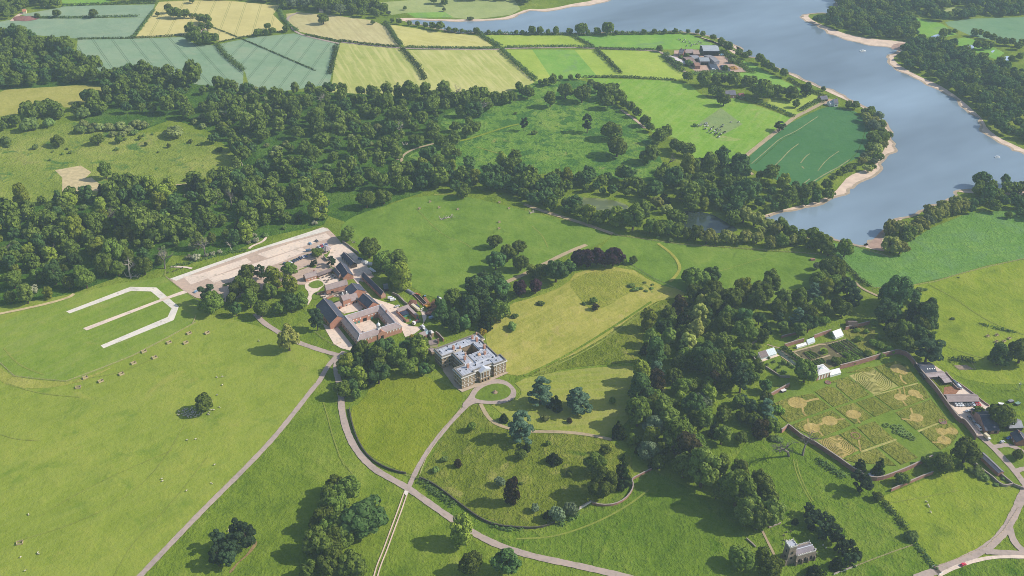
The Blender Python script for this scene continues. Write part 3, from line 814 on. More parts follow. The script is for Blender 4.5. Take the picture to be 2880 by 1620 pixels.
def g_cone(wid, h, pw=1.0):
 def g(rng):
  n = 60
  z = h * (1 - np.sqrt(rng.uniform(0, 1, n))) * .95 + .8
  prof = wid * np.clip(1 - z / h, .03, 1) ** pw
  a = rng.uniform(0, 6.28, n)
  k = rng.uniform(.5, 1, n)
  c = np.stack([np.cos(a) * prof * k, np.sin(a) * prof * k, z], 1)
  return c, rng.uniform(.8, 1.5, n) * (1.15 - .6 * z / h), None, -.6, h
 return g
def g_cedar(rng):
 cs, rs = [], []
 for lv in range(7):
  z = 3.0 + lv * 2.0
  R_ = 6.3 * (1 - (lv / 8.0) ** 1.5)
  m = int(5 + R_)
  for k in range(m):
   a = rng.uniform(0, 6.28)
   q = rng.uniform(.35, 1.05)
   cs.append((math.cos(a) * R_ * q, math.sin(a) * R_ * q, z + rng.normal() * .35))
   rs.append(rng.uniform(1.1, 1.9) * (1 - .05 * lv))
 return np.array(cs), np.array(rs), (1, 1, .38), -.2, 17.5
def g_pine(rng):
 n = 26
 z = rng.uniform(4.2, 14, n)
 prof = 4.6 * np.sqrt(np.clip(1 - ((z - 9.5) / 6.5) ** 2, .05, 1))
 a = rng.uniform(0, 6.28, n)
 k = rng.uniform(.5, 1.1, n)
 c = np.stack([np.cos(a) * prof * k, np.sin(a) * prof * k, z], 1)
 return c, rng.uniform(1.0, 2.1, n), (1, 1, .7), -.4, 16
def g_bush(rng):
 n = 22
 d = rng.normal(size=(n, 3))
 d /= np.linalg.norm(d, axis=1)[:, None]
 k = rng.uniform(.3, 1, n)
 c = np.stack([d[:, 0] * 5.2 * k, d[:, 1] * 5.2 * k, 2.6 + np.abs(d[:, 2]) * 3.6 * k], 1)
 return c, rng.uniform(1.4, 2.6, n), None, -.35, 8.5
reg('oak', g_round(), (11, 12, 13, 14, 15), 3400, .85)
reg('beech', g_round(7.4, 4.9, 6.0, 54, 1.2, 2.2), (21, 22, 23, 24), 3800, .85)
reg('lime', g_tall, (31, 32, 33))
reg('pale', g_round(7.6, 4.7, 7.2, 60, 1.1, 2.0, 4.6), (41, 42), 3800, .85)
reg('willow', g_round(6.0, 5.2, 4.6, 50, 1.0, 2.0, 3.6), (51, 52, 53))
reg('silver', g_round(6.8, 4.8, 5.4, 46), (61, 62))
reg('copper', g_round(7.2, 4.8, 6.4, 50, 1.3, 2.4, 4.0), (71, 72, 73))
reg('purple', g_tall, (75,))
reg('cedar', g_cedar, (81, 82, 83), 2800, .8)
reg('yew', g_cone(5.6, 13, .8), (91, 92), 2400, .8)
reg('yew_columnar', g_cone(5.0, 20, .7), (93, 94), 2600, .9)
reg('pine', g_pine, (101, 102, 103), 2200, .85, 900, 1.3, (.45, 5, 3.5))
reg('gold', g_bush, (111,), 1200, 1.1)
reg('bush', g_bush, (121, 122, 123), 1500, 1.2, 380, 2.4, (.3, 3, 2.5))
reg('scrub', g_bush, (131, 132), 1400, 1.1, 380, 2.2, (.3, 3, 2.5))
reg('blossom', g_bush, (141,), 1500, 1.0, 380, 2.2, (.3, 3, 2.5))
reg('garden', g_bush, (151, 152), 1200, 1.2, 380, 2.2, (.3, 3, 2.5))
reg('oak_tall', g_round(8.2, 4.8, 7.0, 54, 1.3, 2.5, 4.6), (161, 162, 163, 164), 3600, .85)
reg('beech_tall', g_tall, (171, 172, 173), 3200, .85)
reg('ash', g_round(8.2, 4.6, 7.2, 60, 1.1, 2.0, 4.8), (181, 182, 183), 3800, .8)
NAME = {'oak': 'broadleaf_tree', 'beech': 'broadleaf_tree', 'oak_tall': 'broadleaf_tree', 'beech_tall': 'broadleaf_tree', 'ash': 'broadleaf_tree', 'lime': 'lime_tree', 'pale': 'lime_tree', 'willow': 'willow_tree', 'silver': 'silver_leaved_tree', 'copper': 'copper_beech',
  'purple': 'bronze_leaved_tree', 'cedar': 'cedar_tree', 'yew': 'yew_tree', 'yew_columnar': 'cypress_tree', 'pine': 'pine_tree', 'gold': 'golden_shrub', 'bush': 'shrub', 'scrub': 'scrub_bush', 'blossom': 'blossom_bush', 'garden': 'garden_shrub'}
CATS = {'lime_tree': 'lime tree', 'willow_tree': 'willow', 'copper_beech': 'copper beech', 'cedar_tree': 'cedar', 'yew_tree': 'yew', 'cypress_tree': 'cypress', 'pine_tree': 'pine', 'shrub': 'shrub', 'golden_shrub': 'shrub', 'scrub_bush': 'bush', 'blossom_bush': 'bush', 'garden_shrub': 'garden shrub', 'silver_leaved_tree': 'silver tree', 'bronze_leaved_tree': 'bronze tree', 'broadleaf_tree': 'tree'}
TREES = []   # (x, y, width, kind, label, group, zscale)
def tree(t, x, y, w, kind, label=None, group=None, zs=1.0):
 px, py = W(t, x, y)
 wid = w * mpp(t, x, y)
 TREES.append([px, py + wid * .16, wid * (1.2 if kind == 'pine' else 1.1), kind, label, group, zs])
def many(spec, kind, group, label=None, zs=1.0):
 t = None
 for tok in spec.split():
  if ',' in tok:
   v = tok.split(',')
   tree(t, float(v[0]), float(v[1]), float(v[2]), v[3] if len(v) > 3 else kind, label, group, zs)
  else:
   t = tok
def wood(spec, spacing, wr, mix, group, label, seed=1, keep=(), zr=(.9, 1.15)):
 """trees at irregular spacing over a polygon of tree bases"""
 poly = PT(spec)
 rg = random.Random(seed)
 xs, ys = [p[0] for p in poly], [p[1] for p in poly]
 area = (max(xs) - min(xs)) * (max(ys) - min(ys))
 got = []
 for _ in range(int(area / spacing ** 2 * 9)):
  p = (rg.uniform(min(xs), max(xs)), rg.uniform(min(ys), max(ys)))
  if not inside(p, poly) or any(inside(p, k) for k in keep):
   continue
  sp = spacing * rg.uniform(.75, 1.2)
  if any((p[0] - q[0]) ** 2 + (p[1] - q[1]) ** 2 < sp * sp for q in got):
   continue
  got.append(p)
  kind = rg.choices([m[0] for m in mix], [m[1] for m in mix])[0]
  wd = rg.uniform(*wr) * rg.choice((.62, .85, 1.0, 1.0, 1.15, 1.32))
  if kind in ('bush', 'scrub', 'blossom', 'garden'):
   wd *= .62
  TREES.append([p[0], p[1], wd, kind, label, group, rg.uniform(*zr)])
# ------------------------------------------------------------------ where the trees stand
# single trees one can point at
T1 = [
 ('g', 1540, 226, 152, 'oak', 'small round dark green tree alone on the left lawn, sheep resting in its shade', 1.05),
 ('d', 2180, 1215, 180, 'pale', 'pale lime-green round tree alone on the lawn beside the drive below the stables', 1.05),
 ('h', 905, 1230, 200, 'lime', 'yellow-green tall lime tree overhanging the inner edge of the curving drive', 1.05),
 ('h', 1290, 912, 130, 'purple', 'tall dark bronze-leaved tree alone in the unmown meadow', 1.35),
 ('h', 1350, 445, 215, 'cedar', 'large blue-grey cedar standing on the curved garden path', 1.0),
 ('h', 1500, 170, 190, 'cedar', 'blue-grey cedar nearest the turning circle', 1.0),
 ('h', 1610, 200, 140, 'yew', 'dark green conifer squeezed between the two cedars by the turning circle', 1.0),
 ('h', 1780, 235, 210, 'cedar', 'broad dark cedar on the mown lawn, right of the pair by the turning circle', .85),
 ('h', 1225, 288, 85, 'yew', 'low dark yew left of the cedar on the garden path', .8),
 ('h', 1538, 278, 72, 'scrub', 'round yellowish-green shrub between the cedars and the garden path', 1.0),
 ('h', 1720, 295, 48, 'purple', 'thin brown sapling at the foot of the broad cedar', .6),
 ('h', 980, 362, 75, 'oak', 'small thin-crowned tree beside the drive to the house', 1.1),
 ('h', 780, 588, 66, 'bush', 'upper left bush of the three small bushes above the drive junction', 1.0),
 ('h', 880, 628, 66, 'purple', 'brownish small tree, right one of three bushes above the drive junction', .7),
 ('h', 712, 668, 68, 'bush', 'lowest of the three small bushes above the drive junction', 1.0),
 ('h', 1402, 508, 78, 'yew', 'dark small yew directly below the large cedar on the path', .9),
 ('h', 1358, 572, 90, 'oak', 'round dark small tree below the yew and large cedar', .85),
 ('h', 1605, 605, 130, 'yew', 'dark blue-green spreading conifer in the middle of the unmown meadow', .8),
 ('h', 1562, 470, 48, 'garden', 'bright green slim conifer tip above the dark spreading conifer', 1.4),
 ('h', 1200, 778, 88, 'silver', 'greyish small tree left of the tall bronze tree', .9),
 ('h', 1355, 762, 34, 'bush', 'tiny bush right of the tall bronze tree', 1.0),
 ('h', 1720, 695, 66, 'bush', 'small dark bush alone at the right of the unmown meadow', 1.0),
 ('h', 1462, 972, 72, 'silver', 'small grey-green sapling near the sunken wall', .9),
 ('h', 1558, 1015, 90, 'yew', 'dark evergreen beside the two silvery trees at the sunken wall', .8),
 ('h', 1632, 1048, 125, 'silver', 'left one of two silvery grey-green trees at the sunken wall', 1.0),
 ('h', 1732, 1000, 110, 'silver', 'right one of two silvery grey-green trees at the sunken wall', 1.0),
 ('h', 1960, 880, 225, 'oak_tall', 'big mid-green tree by the curved garden bastion wall', 1.05),
 ('h', 1920, 690, 170, 'oak', 'dark broad tree behind the mid-green tree at the bastion wall', 1.0),
 ('h', 2110, 790, 185, 'yew_columnar', 'tallest dark cypress with a feathery grey top by the bastion wall', 1.1),
 ('h', 1992, 538, 90, 'oak', 'small tree where the garden path meets the wood', 1.0),
 ('h', 2045, 152, 52, 'oak', 'little round tree alone on the dry lawn at the right', 1.0),
 ('h', 2178, 216, 72, 'oak', 'small round dark tree on the dry lawn next to the wood edge', 1.0),
 ('h', 2245, 530, 80, 'yew', 'pointed conifer at the wood edge beside the cypress', 1.2),
 ('h', 2335, 640, 60, 'yew', 'short pointed yellowish conifer at the foot of the wood', 1.1),
 ('h', 180, 1160, 385, 'beech', 'huge bluish-green round tree in the lower clump, largest tree in the foreground', .62),
 ('h', 50, 880, 210, 'oak', 'dark round tree at the top of the lower clump beside the drive junction', .9),
 ('h', 80, 1475, 230, 'oak', 'tree at the bottom of the lower clump next to the twin wheel tracks', .9),
 ('h', 975, 1445, 195, 'oak', 'left one of two trees at the bottom edge below the main drive', 1.0),
 ('h', 1240, 1455, 225, 'beech', 'right bluish one of two trees at the bottom edge below the main drive', .95),
 ('e', 1500, 1428, 56, 'bush', 'left little round bush on the lawn right of the turning circle', 1.0),
 ('e', 1562, 1442, 46, 'bush', 'right little round bush on the lawn right of the turning circle', 1.0),
 ('e', 1065, 1082, 72, 'gold', 'golden-yellow shrub behind the far corner of the mansion', 1.2),
 ('e', 533, 1115, 52, 'gold', 'bright yellow garden shrub below the stable yard', 1.3),
 ('e', 1288, 1040, 95, 'bush', 'larger round dark shrub on the lawn behind the mansion', .9),
 ('e', 1308, 952, 62, 'bush', 'smaller round shrub above the larger one behind the mansion', .9),
 ('e', 1505, 856, 66, 'bush', 'low dark shrub alone in the middle of the dry house lawn', .7),
 ('e', 1902, 846, 62, 'oak', 'small dark tree topping the trio on the dry lawn', .8),
 ('e', 1916, 896, 62, 'purple', 'brownish small tree of the trio on the dry lawn', .6),
 ('e', 1830, 852, 42, 'bush', 'low bush left of the trio on the dry lawn', .8),
 ('e', 2130, 545, 62, 'oak', 'small green tree right of the copper beech row', .9),
 ('e', 2203, 548, 66, 'oak', 'round dark tree standing free at the right end of the copper beech row', .95),
 ('e', 1620, 695, 190, 'beech', 'large blue-green tree left of the copper beech row', 1.0),
 ('e', 1712, 640, 120, 'beech', 'blue-green tree touching the copper beech row', 1.0),
 ('e', 1500, 660, 130, 'oak', 'mid-green tree behind the large blue-green tree on the lawn ridge', .9),
 ('e', 1440, 650, 90, 'lime', 'paler tree between the copper beech and the blue-green tree', .8),
 ('e', 1345, 795, 130, 'copper', 'left copper beech of the pair above the wood behind the mansion', .9),
 ('e', 1465, 775, 110, 'copper', 'right taller copper beech of the pair above the wood behind the mansion', 1.1),
 ('e', 365, 1300, 130, 'copper', 'copper beech among the green garden trees left of the mansion', .85),
 ('e', 210, 512, 165, 'oak', 'round dark tree alone on the edge of the north lawn above the stables', 1.0),
 ('e', 920, 52, 115, 'oak', 'dark tree alone at the top of the north lawn', .9),
 ('e', 190, 130, 135, 'oak', 'left tree of the pair at the top left corner of the north lawn', 1.0),
 ('e', 320, 100, 135, 'oak', 'right tree of the pair at the top left corner of the north lawn', .9),
 ('e', 50, 375, 120, 'oak', 'tree beside the far end of the car park', 1.0),
 ('f', 1220, 502, 130, 'oak', 'dark tall tree at the corner of the blue-green meadow by the shore', 1.1),
 ('f', 1010, 590, 60, 'silver', 'small greyish tree on the east lawn left of the tree cluster', 1.0),
 ('f', 1120, 665, 170, 'oak', 'broad dark tree topping the cluster on the east lawn', 1.0),
 ('f', 1840, 1310, 215, 'pine', 'broad dark pine behind the corner of the walled garden', .8),
 ('f', 2380, 1320, 165, 'beech_tall', 'dark tree on the right pasture beside the fenced plot', .9),
 ('f', 2545, 1310, 200, 'oak', 'dark tree at the right edge, behind the fenced plot', 1.0),
 ('f', 922, 1452, 195, 'oak', 'big round dark tree in front of the orangery', 1.0),
 ('a', 800, 1360, 112, 'oak_tall', 'dark tree alone beside the straw-coloured bare patch', 1.0),
 ('a', 435, 1112, 112, 'oak', 'left round tree alone on the left scrub pasture', .75),
 ('a', 740, 1095, 100, 'oak', 'middle round tree alone on the left scrub pasture', .75),
 ('a', 900, 1085, 66, 'oak', 'right small tree alone on the left scrub pasture', .9),
 ('a', 1275, 1118, 36, 'oak', 'small dark thorn tree, rightmost on the scrub pasture', 1.0),
 ('a', 1102, 1104, 32, 'oak', 'tiny thorn tree below the others on the scrub pasture', 1.0),
 ('a', 1055, 1058, 34, 'oak', 'tiny thorn tree just under the olive scrub', 1.0),
 ('a', 45, 1095, 105, 'bush', 'dark bush at the left edge of the scrub pasture', 1.0),
 ('a', 1300, 1045, 165, 'scrub', 'wide grey-green bush at the top right of the scrub pasture', .8),
 ('a', 262, 1130, 52, 'bush', 'greyish sapling bush at the left of the scrub pasture', 1.2),
 ('a', 2440, 188, 85, 'oak', 'spreading tree alone in the pale stubble field', .9),
 ('a', 1275, 105, 62, 'oak_tall', 'tall tree at the end of the copse in the barley field', 1.1),
 ('a', 1450, 28, 50, 'oak', 'round tree alone at the top edge of the barley field', 1.0),
 ('a', 705, 138, 72, 'oak', 'round tree in the hedge between the two wheat fields', .9),
 ('a', 430, 135, 70, 'oak', 'tree at the left end of the hedge between the wheat fields', .9),
 ('a', 280, 138, 60, 'bush', 'bushy tree by the reddish spoil heap at the top left', 1.0),
 ('a', 1190, 124, 36, 'oak', 'small tree at the left edge of the barley field', .9),
 ('a', 2160, 246, 62, 'oak', 'round tree beside the lane corner above the wheat field', .9),
 ('b', 237, 186, 36, 'oak', 'small tree alone near the end of the pale stubble field', .9),
 ('b', 1575, 815, 100, 'oak_tall', 'upper left tall tree alone on the bracken pasture', 1.1),
 ('b', 1690, 748, 115, 'oak', 'left one of the two round trees at the top of the bracken pasture', 1.0),
 ('b', 1815, 782, 135, 'oak', 'right ivy-dark one of the two round trees at the top of the bracken pasture', 1.0),
 ('b', 1378, 992, 56, 'pine', 'left thin pine standing alone on the bracken pasture', 1.5),
 ('b', 1452, 1018, 52, 'bush', 'dark bush right of the thin pine on the bracken pasture', 1.0),
 ('b', 1855, 1005, 80, 'pine', 'right dark pine standing alone on the bracken pasture', 1.4),
 ('b', 2035, 1065, 165, 'oak', 'upper one of two broad trees at the right of the bracken pasture', .85),
 ('b', 2080, 1195, 170, 'oak', 'lower one of two broad trees at the right of the bracken pasture', .9),
 ('b', 1312, 864, 30, 'bush', 'tiny dark bush in the upper bracken pasture', 1.0),
 ('b', 480, 78, 32, 'oak', 'round tree alone in the pale far meadow across the water', 1.0),
 ('b', 775, 88, 30, 'oak', 'round tree below the wood strip in the pale far meadow', 1.0),
 ('b', 970, 155, 55, 'bush', 'dark bush on the far sandy shore', .8),
 ('c', 310, 805, 100, 'oak', 'dark round tree at the top of the cow pasture', 1.0),
 ('c', 735, 995, 90, 'pine', 'dark ragged tree where the farm track bends', .6),
 ('c', 820, 765, 115, 'oak', 'broad dark tree in the little meadow above the track', .95),
 ('c', 855, 818, 62, 'oak', 'small tree with a visible stem in the little meadow above the track', 1.0),
 ('c', 930, 735, 95, 'beech_tall', 'grey-green tall tree nearest the shore above the lodge', .9),
 ('c', 95, 958, 42, 'bush', 'dark round bush beside the grazing cows', .9),
 ('c', 1250, 825, 62, 'oak', 'left tree behind the white lodge', 1.0),
 ('c', 1300, 830, 66, 'oak', 'right tree behind the white lodge', 1.0),
 ('c', 2415, 130, 50, 'oak', 'round tree left of the pair at the top right corner', 1.0),
 ('Y', 1225, 1120, 130, 'oak', 'round tree on the drive island at the right edge', .9),
 ('Y', 1040, 780, 290, 'oak', 'broad dark tree behind the dark timber barn in the yard', .85),
 ('Y', 800, 660, 130, 'oak', 'smaller dark tree over the parked cars in the yard', .9),
 ('Y', 660, 1180, 310, 'oak', 'big leafy tree over the corner of the walled garden', .9),
 ('Y', 430, 1270, 240, 'oak', 'dark tree between the two brick walls at the garden corner', .9),
 ('Y', 260, 1190, 130, 'oak', 'smaller tree left of the dark one between the brick walls', .8),
 ('i', 1340, 660, 110, 'yew_columnar', 'left dark conical yew inside the walled garden', .75),
 ('i', 1475, 700, 130, 'yew_columnar', 'right taller dark conical yew inside the walled garden', .8),
 ('i', 1340, 830, 170, 'pine', 'sprawling dark conifer outside the lower garden wall', .8),
 ('i', 1470, 885, 85, 'oak', 'round dark tree at the top of the field wall', .8),
 ('i', 1650, 765, 110, 'oak', 'round green tree between the lower brick walls', .85),
 ('i', 1725, 1180, 112, 'bush', 'dark purplish round bush on the field wall', 1.1),
 ('i', 1160, 1400, 130, 'yew', 'feathery weeping cypress right of the church', .75),
 ('i', 1010, 1480, 200, 'yew', 'dark yew below the church at the bottom edge', .6),
 ('i', 850, 1060, 66, 'yew_columnar', 'small dark cone left of the churchyard pines', .6),
 ('i', 600, 1340, 120, 'oak', 'dark tree above left of the church tower', .9),
 ('i', 660, 1470, 200, 'oak', 'green tree hugging the church tower foot', .8),
 ('i', 440, 1400, 200, 'oak', 'dark tree left of the tree at the tower foot', .85),
 ('M', 160, 460, 150, 'yew', 'left pointed conifer in the car park island', 1.1),
 ('M', 235, 440, 130, 'pine', 'right pointed conifer in the car park island', 1.1),
 ('M', 290, 230, 330, 'oak', 'bright round tree beside the octagonal kiosk', .7),
 ('M', 640, 460, 260, 'pine', 'dark pine behind the blue-slated barn', .8),
 ('K', 500, 1250, 430, 'oak', 'round leafy tree in front of the shop range', .8),
 ('d', 2395, 1055, 120, 'pine', 'dark pine beside the big dark-roofed barn', 1.2),
]
for t_, x_, y_, w_, k_, lb_, zs_ in T1:
 tree(t_, x_, y_, w_, k_, lb_, None, zs_)
many('g 1860,1255,175 1800,1180,130 1740,1320,150 1650,1260,130 1650,1390,140 1730,1390,140', 'pine', 'conifers of the fenced clump', 'dark conifer of the fenced clump between the long drive and the wheel tracks', 1.0)
many('g 2540,840,150 2500,990,190 2440,1120,200 2480,900,150 2400,1320,240 2520,1280,200 2560,1160,210 2340,1480,160 2480,1480,190', 'oak', 'trees of the lower clump', 'mid-green tree in the clump left of the twin wheel tracks')
many('h -40,1020,200 20,1240,200 -90,1180,190 -140,1330,200 -60,1400,190', 'oak', 'trees of the lower clump', 'mid-green tree in the clump left of the twin wheel tracks')
many('e 1155,430,112 1165,600,145,beech 1255,535,130 1335,475,110 1355,602,130', 'oak', 'round clump on the north lawn', 'dark tree of the round five-tree clump on the north lawn')
many('e 1790,580,130 1855,575,140 1925,560,130 1990,575,110 2050,570,150', 'copper', 'copper beech row on the ridge', 'dark copper beech in the row at the top of the dry lawn')
many('e 310,612,160 430,590,150 450,745,165,lime 400,690,150 480,690,110 340,560,120', 'oak', 'trees between stables and north lawn', 'tree at the edge of the north lawn behind the stable buildings')
many('e 1000,800,160 1100,790,160,beech 1210,810,150 1170,740,140 1070,720,120', 'beech', 'upper trees of the mansion wood', 'blue-green tree at the top of the wood behind the mansion')
wood('e 720,990 830,860 1000,840 1230,850 1240,1000 1100,1020 1050,1060 860,1080', 10.5, (13, 19), [('oak', 4), ('beech', 3), ('beech_tall', 2), ('yew', 1)], 'mansion wood', 'tree in the dark wood directly behind the mansion', 3)
wood('e 30,1310 90,1190 200,1260 300,1230 340,1170 440,1190 460,1140 520,1240 600,1180 690,1280 700,1370 560,1410 440,1350 300,1340 285,1449 h 190,20 180,120 90,165 20,110 0,-120', 8.5, (9, 16), [('oak', 5), ('beech', 3), ('lime', 1), ('yew', 1.3)], 'garden trees left of the mansion', 'leafy tree in the garden between mansion, stables and drive', 4)
wood('d 1530,930 1510,840 1600,850 1760,790 1800,690 1860,640 2050,660 2110,760 2250,770 2320,900 2210,980 2080,955 1830,955 1570,935', 12, (11, 18), [('oak', 5), ('beech', 3), ('pine', 1.4), ('lime', .6)], 'car park grove', 'tree of the grove between the car park and the left lawn', 5)
GROVE = [PT('e 690,1210 700,1180 900,1060 1100,1020 1260,1120 1260,1449 700,1449')]
wood('f 100,800 350,840 620,810 850,810 980,760 1010,720 1195,740 1210,830 1195,1000 1100,1030 950,1090 700,1130 560,1140 470,1200 500,1330 640,1440 i 640,60 720,180 760,330 640,400 500,430 320,480 200,470 h 2576,660 2350,650 2200,570 2150,470 2030,410 2190,290 2210,100 2280,-50 e 2300,1260 2250,1050 2480,900', 12.8, (11, 20), [('oak', 5), ('oak_tall', 2), ('beech', 2), ('beech_tall', 1.5), ('ash', 3), ('lime', 1.6), ('garden', .8), ('yew', 1), ('pine', .9), ('cedar', .5), ('silver', .5), ('purple', .4)], 'great wood beside the walled garden', 'tree in the great wood between the dry lawn and the walled garden', 6)
wood('i -60,520 200,600 400,680 520,800 640,930 650,1060 560,1120 440,1080 250,880 0,720', 12.5, (15, 20), [('ash', 5), ('oak_tall', 1)], 'tall avenue running down to the church', 'tall domed tree of the avenue running down towards the church', 7, zr=(1.0, 1.2))
wood('f 1480,900 1560,800 1750,800 1800,900 1850,1010 1890,1090 1830,1170 1720,1220 1560,1160 1500,1010', 10.5, (12, 19), [('oak', 4), ('beech', 2), ('yew', 1), ('beech_tall', 3)], 'wood above the kitchen garden', 'tree in the wood between kitchen garden and right pasture', 8)
many('i 650,1100,210 560,1120,190 470,1090,190 620,970,200 560,860,190', 'ash', 'tall avenue running down to the church', 'tall domed olive-green tree of the avenue running down towards the church', 1.1)
many('f 1010,745,140 1150,760,140 1060,700,110 1180,700,110 1270,900,140,pine 1240,800,120,pine', 'oak', 'cluster on the east lawn', 'dark tree of the cluster at the right end of the east lawn')
many('f 100,760,190 210,720,150,beech 240,690,80,copper 440,830,140,lime 660,790,160,oak_tall 40,700,120', 'oak', 'wood edge on the east lawn', 'tree on the wood edge facing the east lawn')
many('f 120,1010,150 90,1130,150 40,1210,140 150,900,120 210,880,60', 'pale', 'pale limes in the great wood', 'pale yellow-green lime tree inside the great wood')
many('i 975,1100,70 1055,1165,76 1230,1300,70', 'yew_columnar', 'cypresses behind the church', 'dark rounded cypress among the churchyard pines', .62)
many('i 960,1080,110 950,1000,90 1010,1060,90 1080,1110,110 1050,1180,120 1140,1210,130 1180,1290,120 1240,1290,100 1260,1400,110 1300,1350,90', 'pine', 'churchyard pines', 'dark pine of the belt behind the church')
# lakeside
many('f 180,400,130,willow 250,400,90 330,390,120,willow 390,400,90 470,390,120,willow 560,395,100,willow 660,430,110 740,420,110,oak 820,410,100 890,400,100,oak 700,330,110,willow 640,300,110 740,310,110,oak 540,265,135,willow 460,245,150,willow 380,265,130,oak 810,360,110,oak 590,330,80 100,370,120,oak 40,370,100,oak 960,430,80,bush 1050,470,160,oak 1010,440,120,oak 980,380,110,oak 900,370,90,oak 1100,490,110,oak', 'willow', 'willows along the old ponds', 'yellow-green willow or its neighbour along the dam of the ponds')
many('f 1570,470,150 1640,478,120 1690,400,100,oak 1560,330,130 1640,330,130 1700,360,110,oak 1740,340,120 1800,300,120 1840,270,100,silver 1900,240,130 1960,215,120 2040,180,120 2110,165,110 1860,200,110 1960,155,110 2060,125,110 2130,120,90', 'willow', 'willows on the right shore', 'yellow-green willow in the row along the right shore')
wood('f 2150,170 2190,60 2230,-40 2600,-60 2700,230 2450,215 2260,150', 11, (12, 18), [('oak', 3), ('beech', 2)], 'wood at the right shore', 'dark tree in the wood at the right end of the shore willows', 9)
wood('c 1350,870 1400,850 1480,900 1520,980 1550,1060 1500,1160 1440,1280 1390,1300 1330,1230 1420,1110 1440,1010 1370,910', 9, (11, 15), [('oak', 3), ('silver', 2), ('willow', 1)], 'trees on the headland', 'bushy tree on the sandy headland round the dark green crop', 10, zr=(.7, .9))
many('c 1212,1320,60 1250,1300,60 1175,1340,56 1130,1372,50 1085,1440,85 1290,1290,50', 'oak', 'small trees below the headland', 'small round tree between the dark green crop and the sandy beach')
wood('c 60,1300 200,1250 400,1260 530,1340 620,1345 900,1440 1060,1470 f 1100,60 960,100 820,140 640,180 430,120 400,210 300,160 0,160 -40,0 c -100,1449', 11.5, (12, 18), [('oak', 5), ('beech', 3), ('lime', 1), ('beech_tall', 1)], 'wood between ponds and crop', 'tree in the wood between the old ponds and the dark green crop', 11)
wood('e 1100,-20 1250,10 1350,60 1500,120 1700,170 1850,200 1830,170 1700,110 1640,60 1560,0 1500,-60 1300,-120', 9.5, (10, 15), [('oak', 3), ('beech', 1)], 'belt below the weedy pond', 'tree in the belt between the north lawn and the weedy pond', 12)
many('e 1870,240,110,lime 1930,250,110 2000,240,110 2070,260,120,lime 2140,250,110 2200,300,170,oak_tall 2260,240,150,oak_tall 2330,320,120 2400,340,120 2470,330,110 2540,350,120 2380,130,110,willow 2450,170,90,willow 2500,240,110 2560,260,100 2440,90,110,yew 2390,350,30,bush 2480,380,50,bush', 'oak', 'trees at the pond outlet', 'tree in the belt between pond outlet and north lawn')
wood('b 1720,1400 1800,1330 1950,1370 2080,1340 2220,1380 2300,1420 e 2400,20 2350,60 2000,20 1800,0 1700,20 1560,-20', 12, (12, 17), [('oak', 4), ('beech', 2)], 'wood above the weedy pond', 'tree in the wood above the weedy pond', 13)
wood('b 470,1449 480,1330 560,1250 700,1240 880,1300 1100,1350 1250,1290 1400,1350 1600,1380 1750,1370 1740,1480 e 1500,20 1300,0 1100,-10 900,0 600,0 480,20', 12, (13, 19), [('oak', 5), ('beech', 3), ('beech_tall', 2), ('lime', .7)], 'wood at the top of the north lawn', 'tree in the wood above the top of the north lawn', 14)
# pasture and field trees
many('b 800,790,110 860,810,110 930,800,115 1000,780,120 1065,770,110 700,790,110 975,890,90,beech_tall 1035,885,85,beech_tall 1105,840,95 900,890,90 1160,790,95 1230,790,90 1285,780,90 1410,750,95 1370,730,70 1340,690,70', 'oak', 'dark trees along the field edge', 'dark tree on the upper edge of the bracken pasture')
many('b 720,1010,70 860,1000,80 950,1040,90 1010,1010,90 960,950,70', 'oak', 'trees left of the bracken pasture', 'dark tree at the left edge of the bracken pasture')
many('b 760,1130,110 850,1110,110 800,1200,120 870,1200,80 740,1280,110 800,1300,90', 'oak', 'knot of trees on the grassy track', 'dark tree of the knot beside the curving grass track')
many('b 1300,1310,120 1210,1270,90,lime 1310,1220,90', 'oak', 'trees at the bottom of the bracken pasture', 'tree standing clear at the bottom of the bracken pasture')
many('b 1540,655,60 1590,645,70 1600,610,50 1655,608,40 1730,608,44 1785,602,44 1500,640,40', 'oak', 'hedgerow trees at the field corner', 'hedgerow tree at the top of the bracken pasture')
many('b 1880,660,60 1930,700,80 1990,760,120 2040,740,110 2095,790,110 2010,830,110 2130,820,70 2180,850,80 2230,890,80 2290,960,90 2330,1000,70', 'oak', 'trees along the pasture fence', 'dark tree in the line between bracken pasture and cow pasture')
many('b 2400,1090,120 2450,1050,100 2330,1240,140 2280,1220,80 2510,1140,90 2560,1180,110 2410,1370,110 2440,1310,80 2480,1420,120 2540,1380,110', 'oak', 'scattered trees below the cow pasture', 'dark tree scattered below the cow pasture')
many('c 35,1190,110 420,1215,60', 'oak', 'trees at the cow pasture foot', 'dark tree at the foot of the cow pasture')
many('c 35,625,80 160,660,115 250,650,90 300,640,80 380,665,115 480,660,85 530,650,75 230,735,85 280,740,80 610,765,150 550,730,90 650,730,90 700,735,95 760,725,65 600,680,80', 'oak', 'trees around the farmhouse', 'dark tree round the farmhouse between the pastures')
many('c 110,262,40 150,280,44 230,312,50 290,350,60 340,395,80 420,430,60 470,450,56 500,432,50 580,490,80 620,530,80 660,545,70 700,560,50 760,590,70 1060,690,36', 'oak', 'trees along the near shore', 'shore tree between farm meadow and water')
many('b 2400,395,50 2450,430,60,bush 2490,470,60,bush 2540,500,60,bush 2560,450,50,bush c 30,430,50,bush 50,500,70,bush 320,540,46 380,480,66,bush', 'oak', 'farm trees', 'bushy tree at the edge of the farmyard')
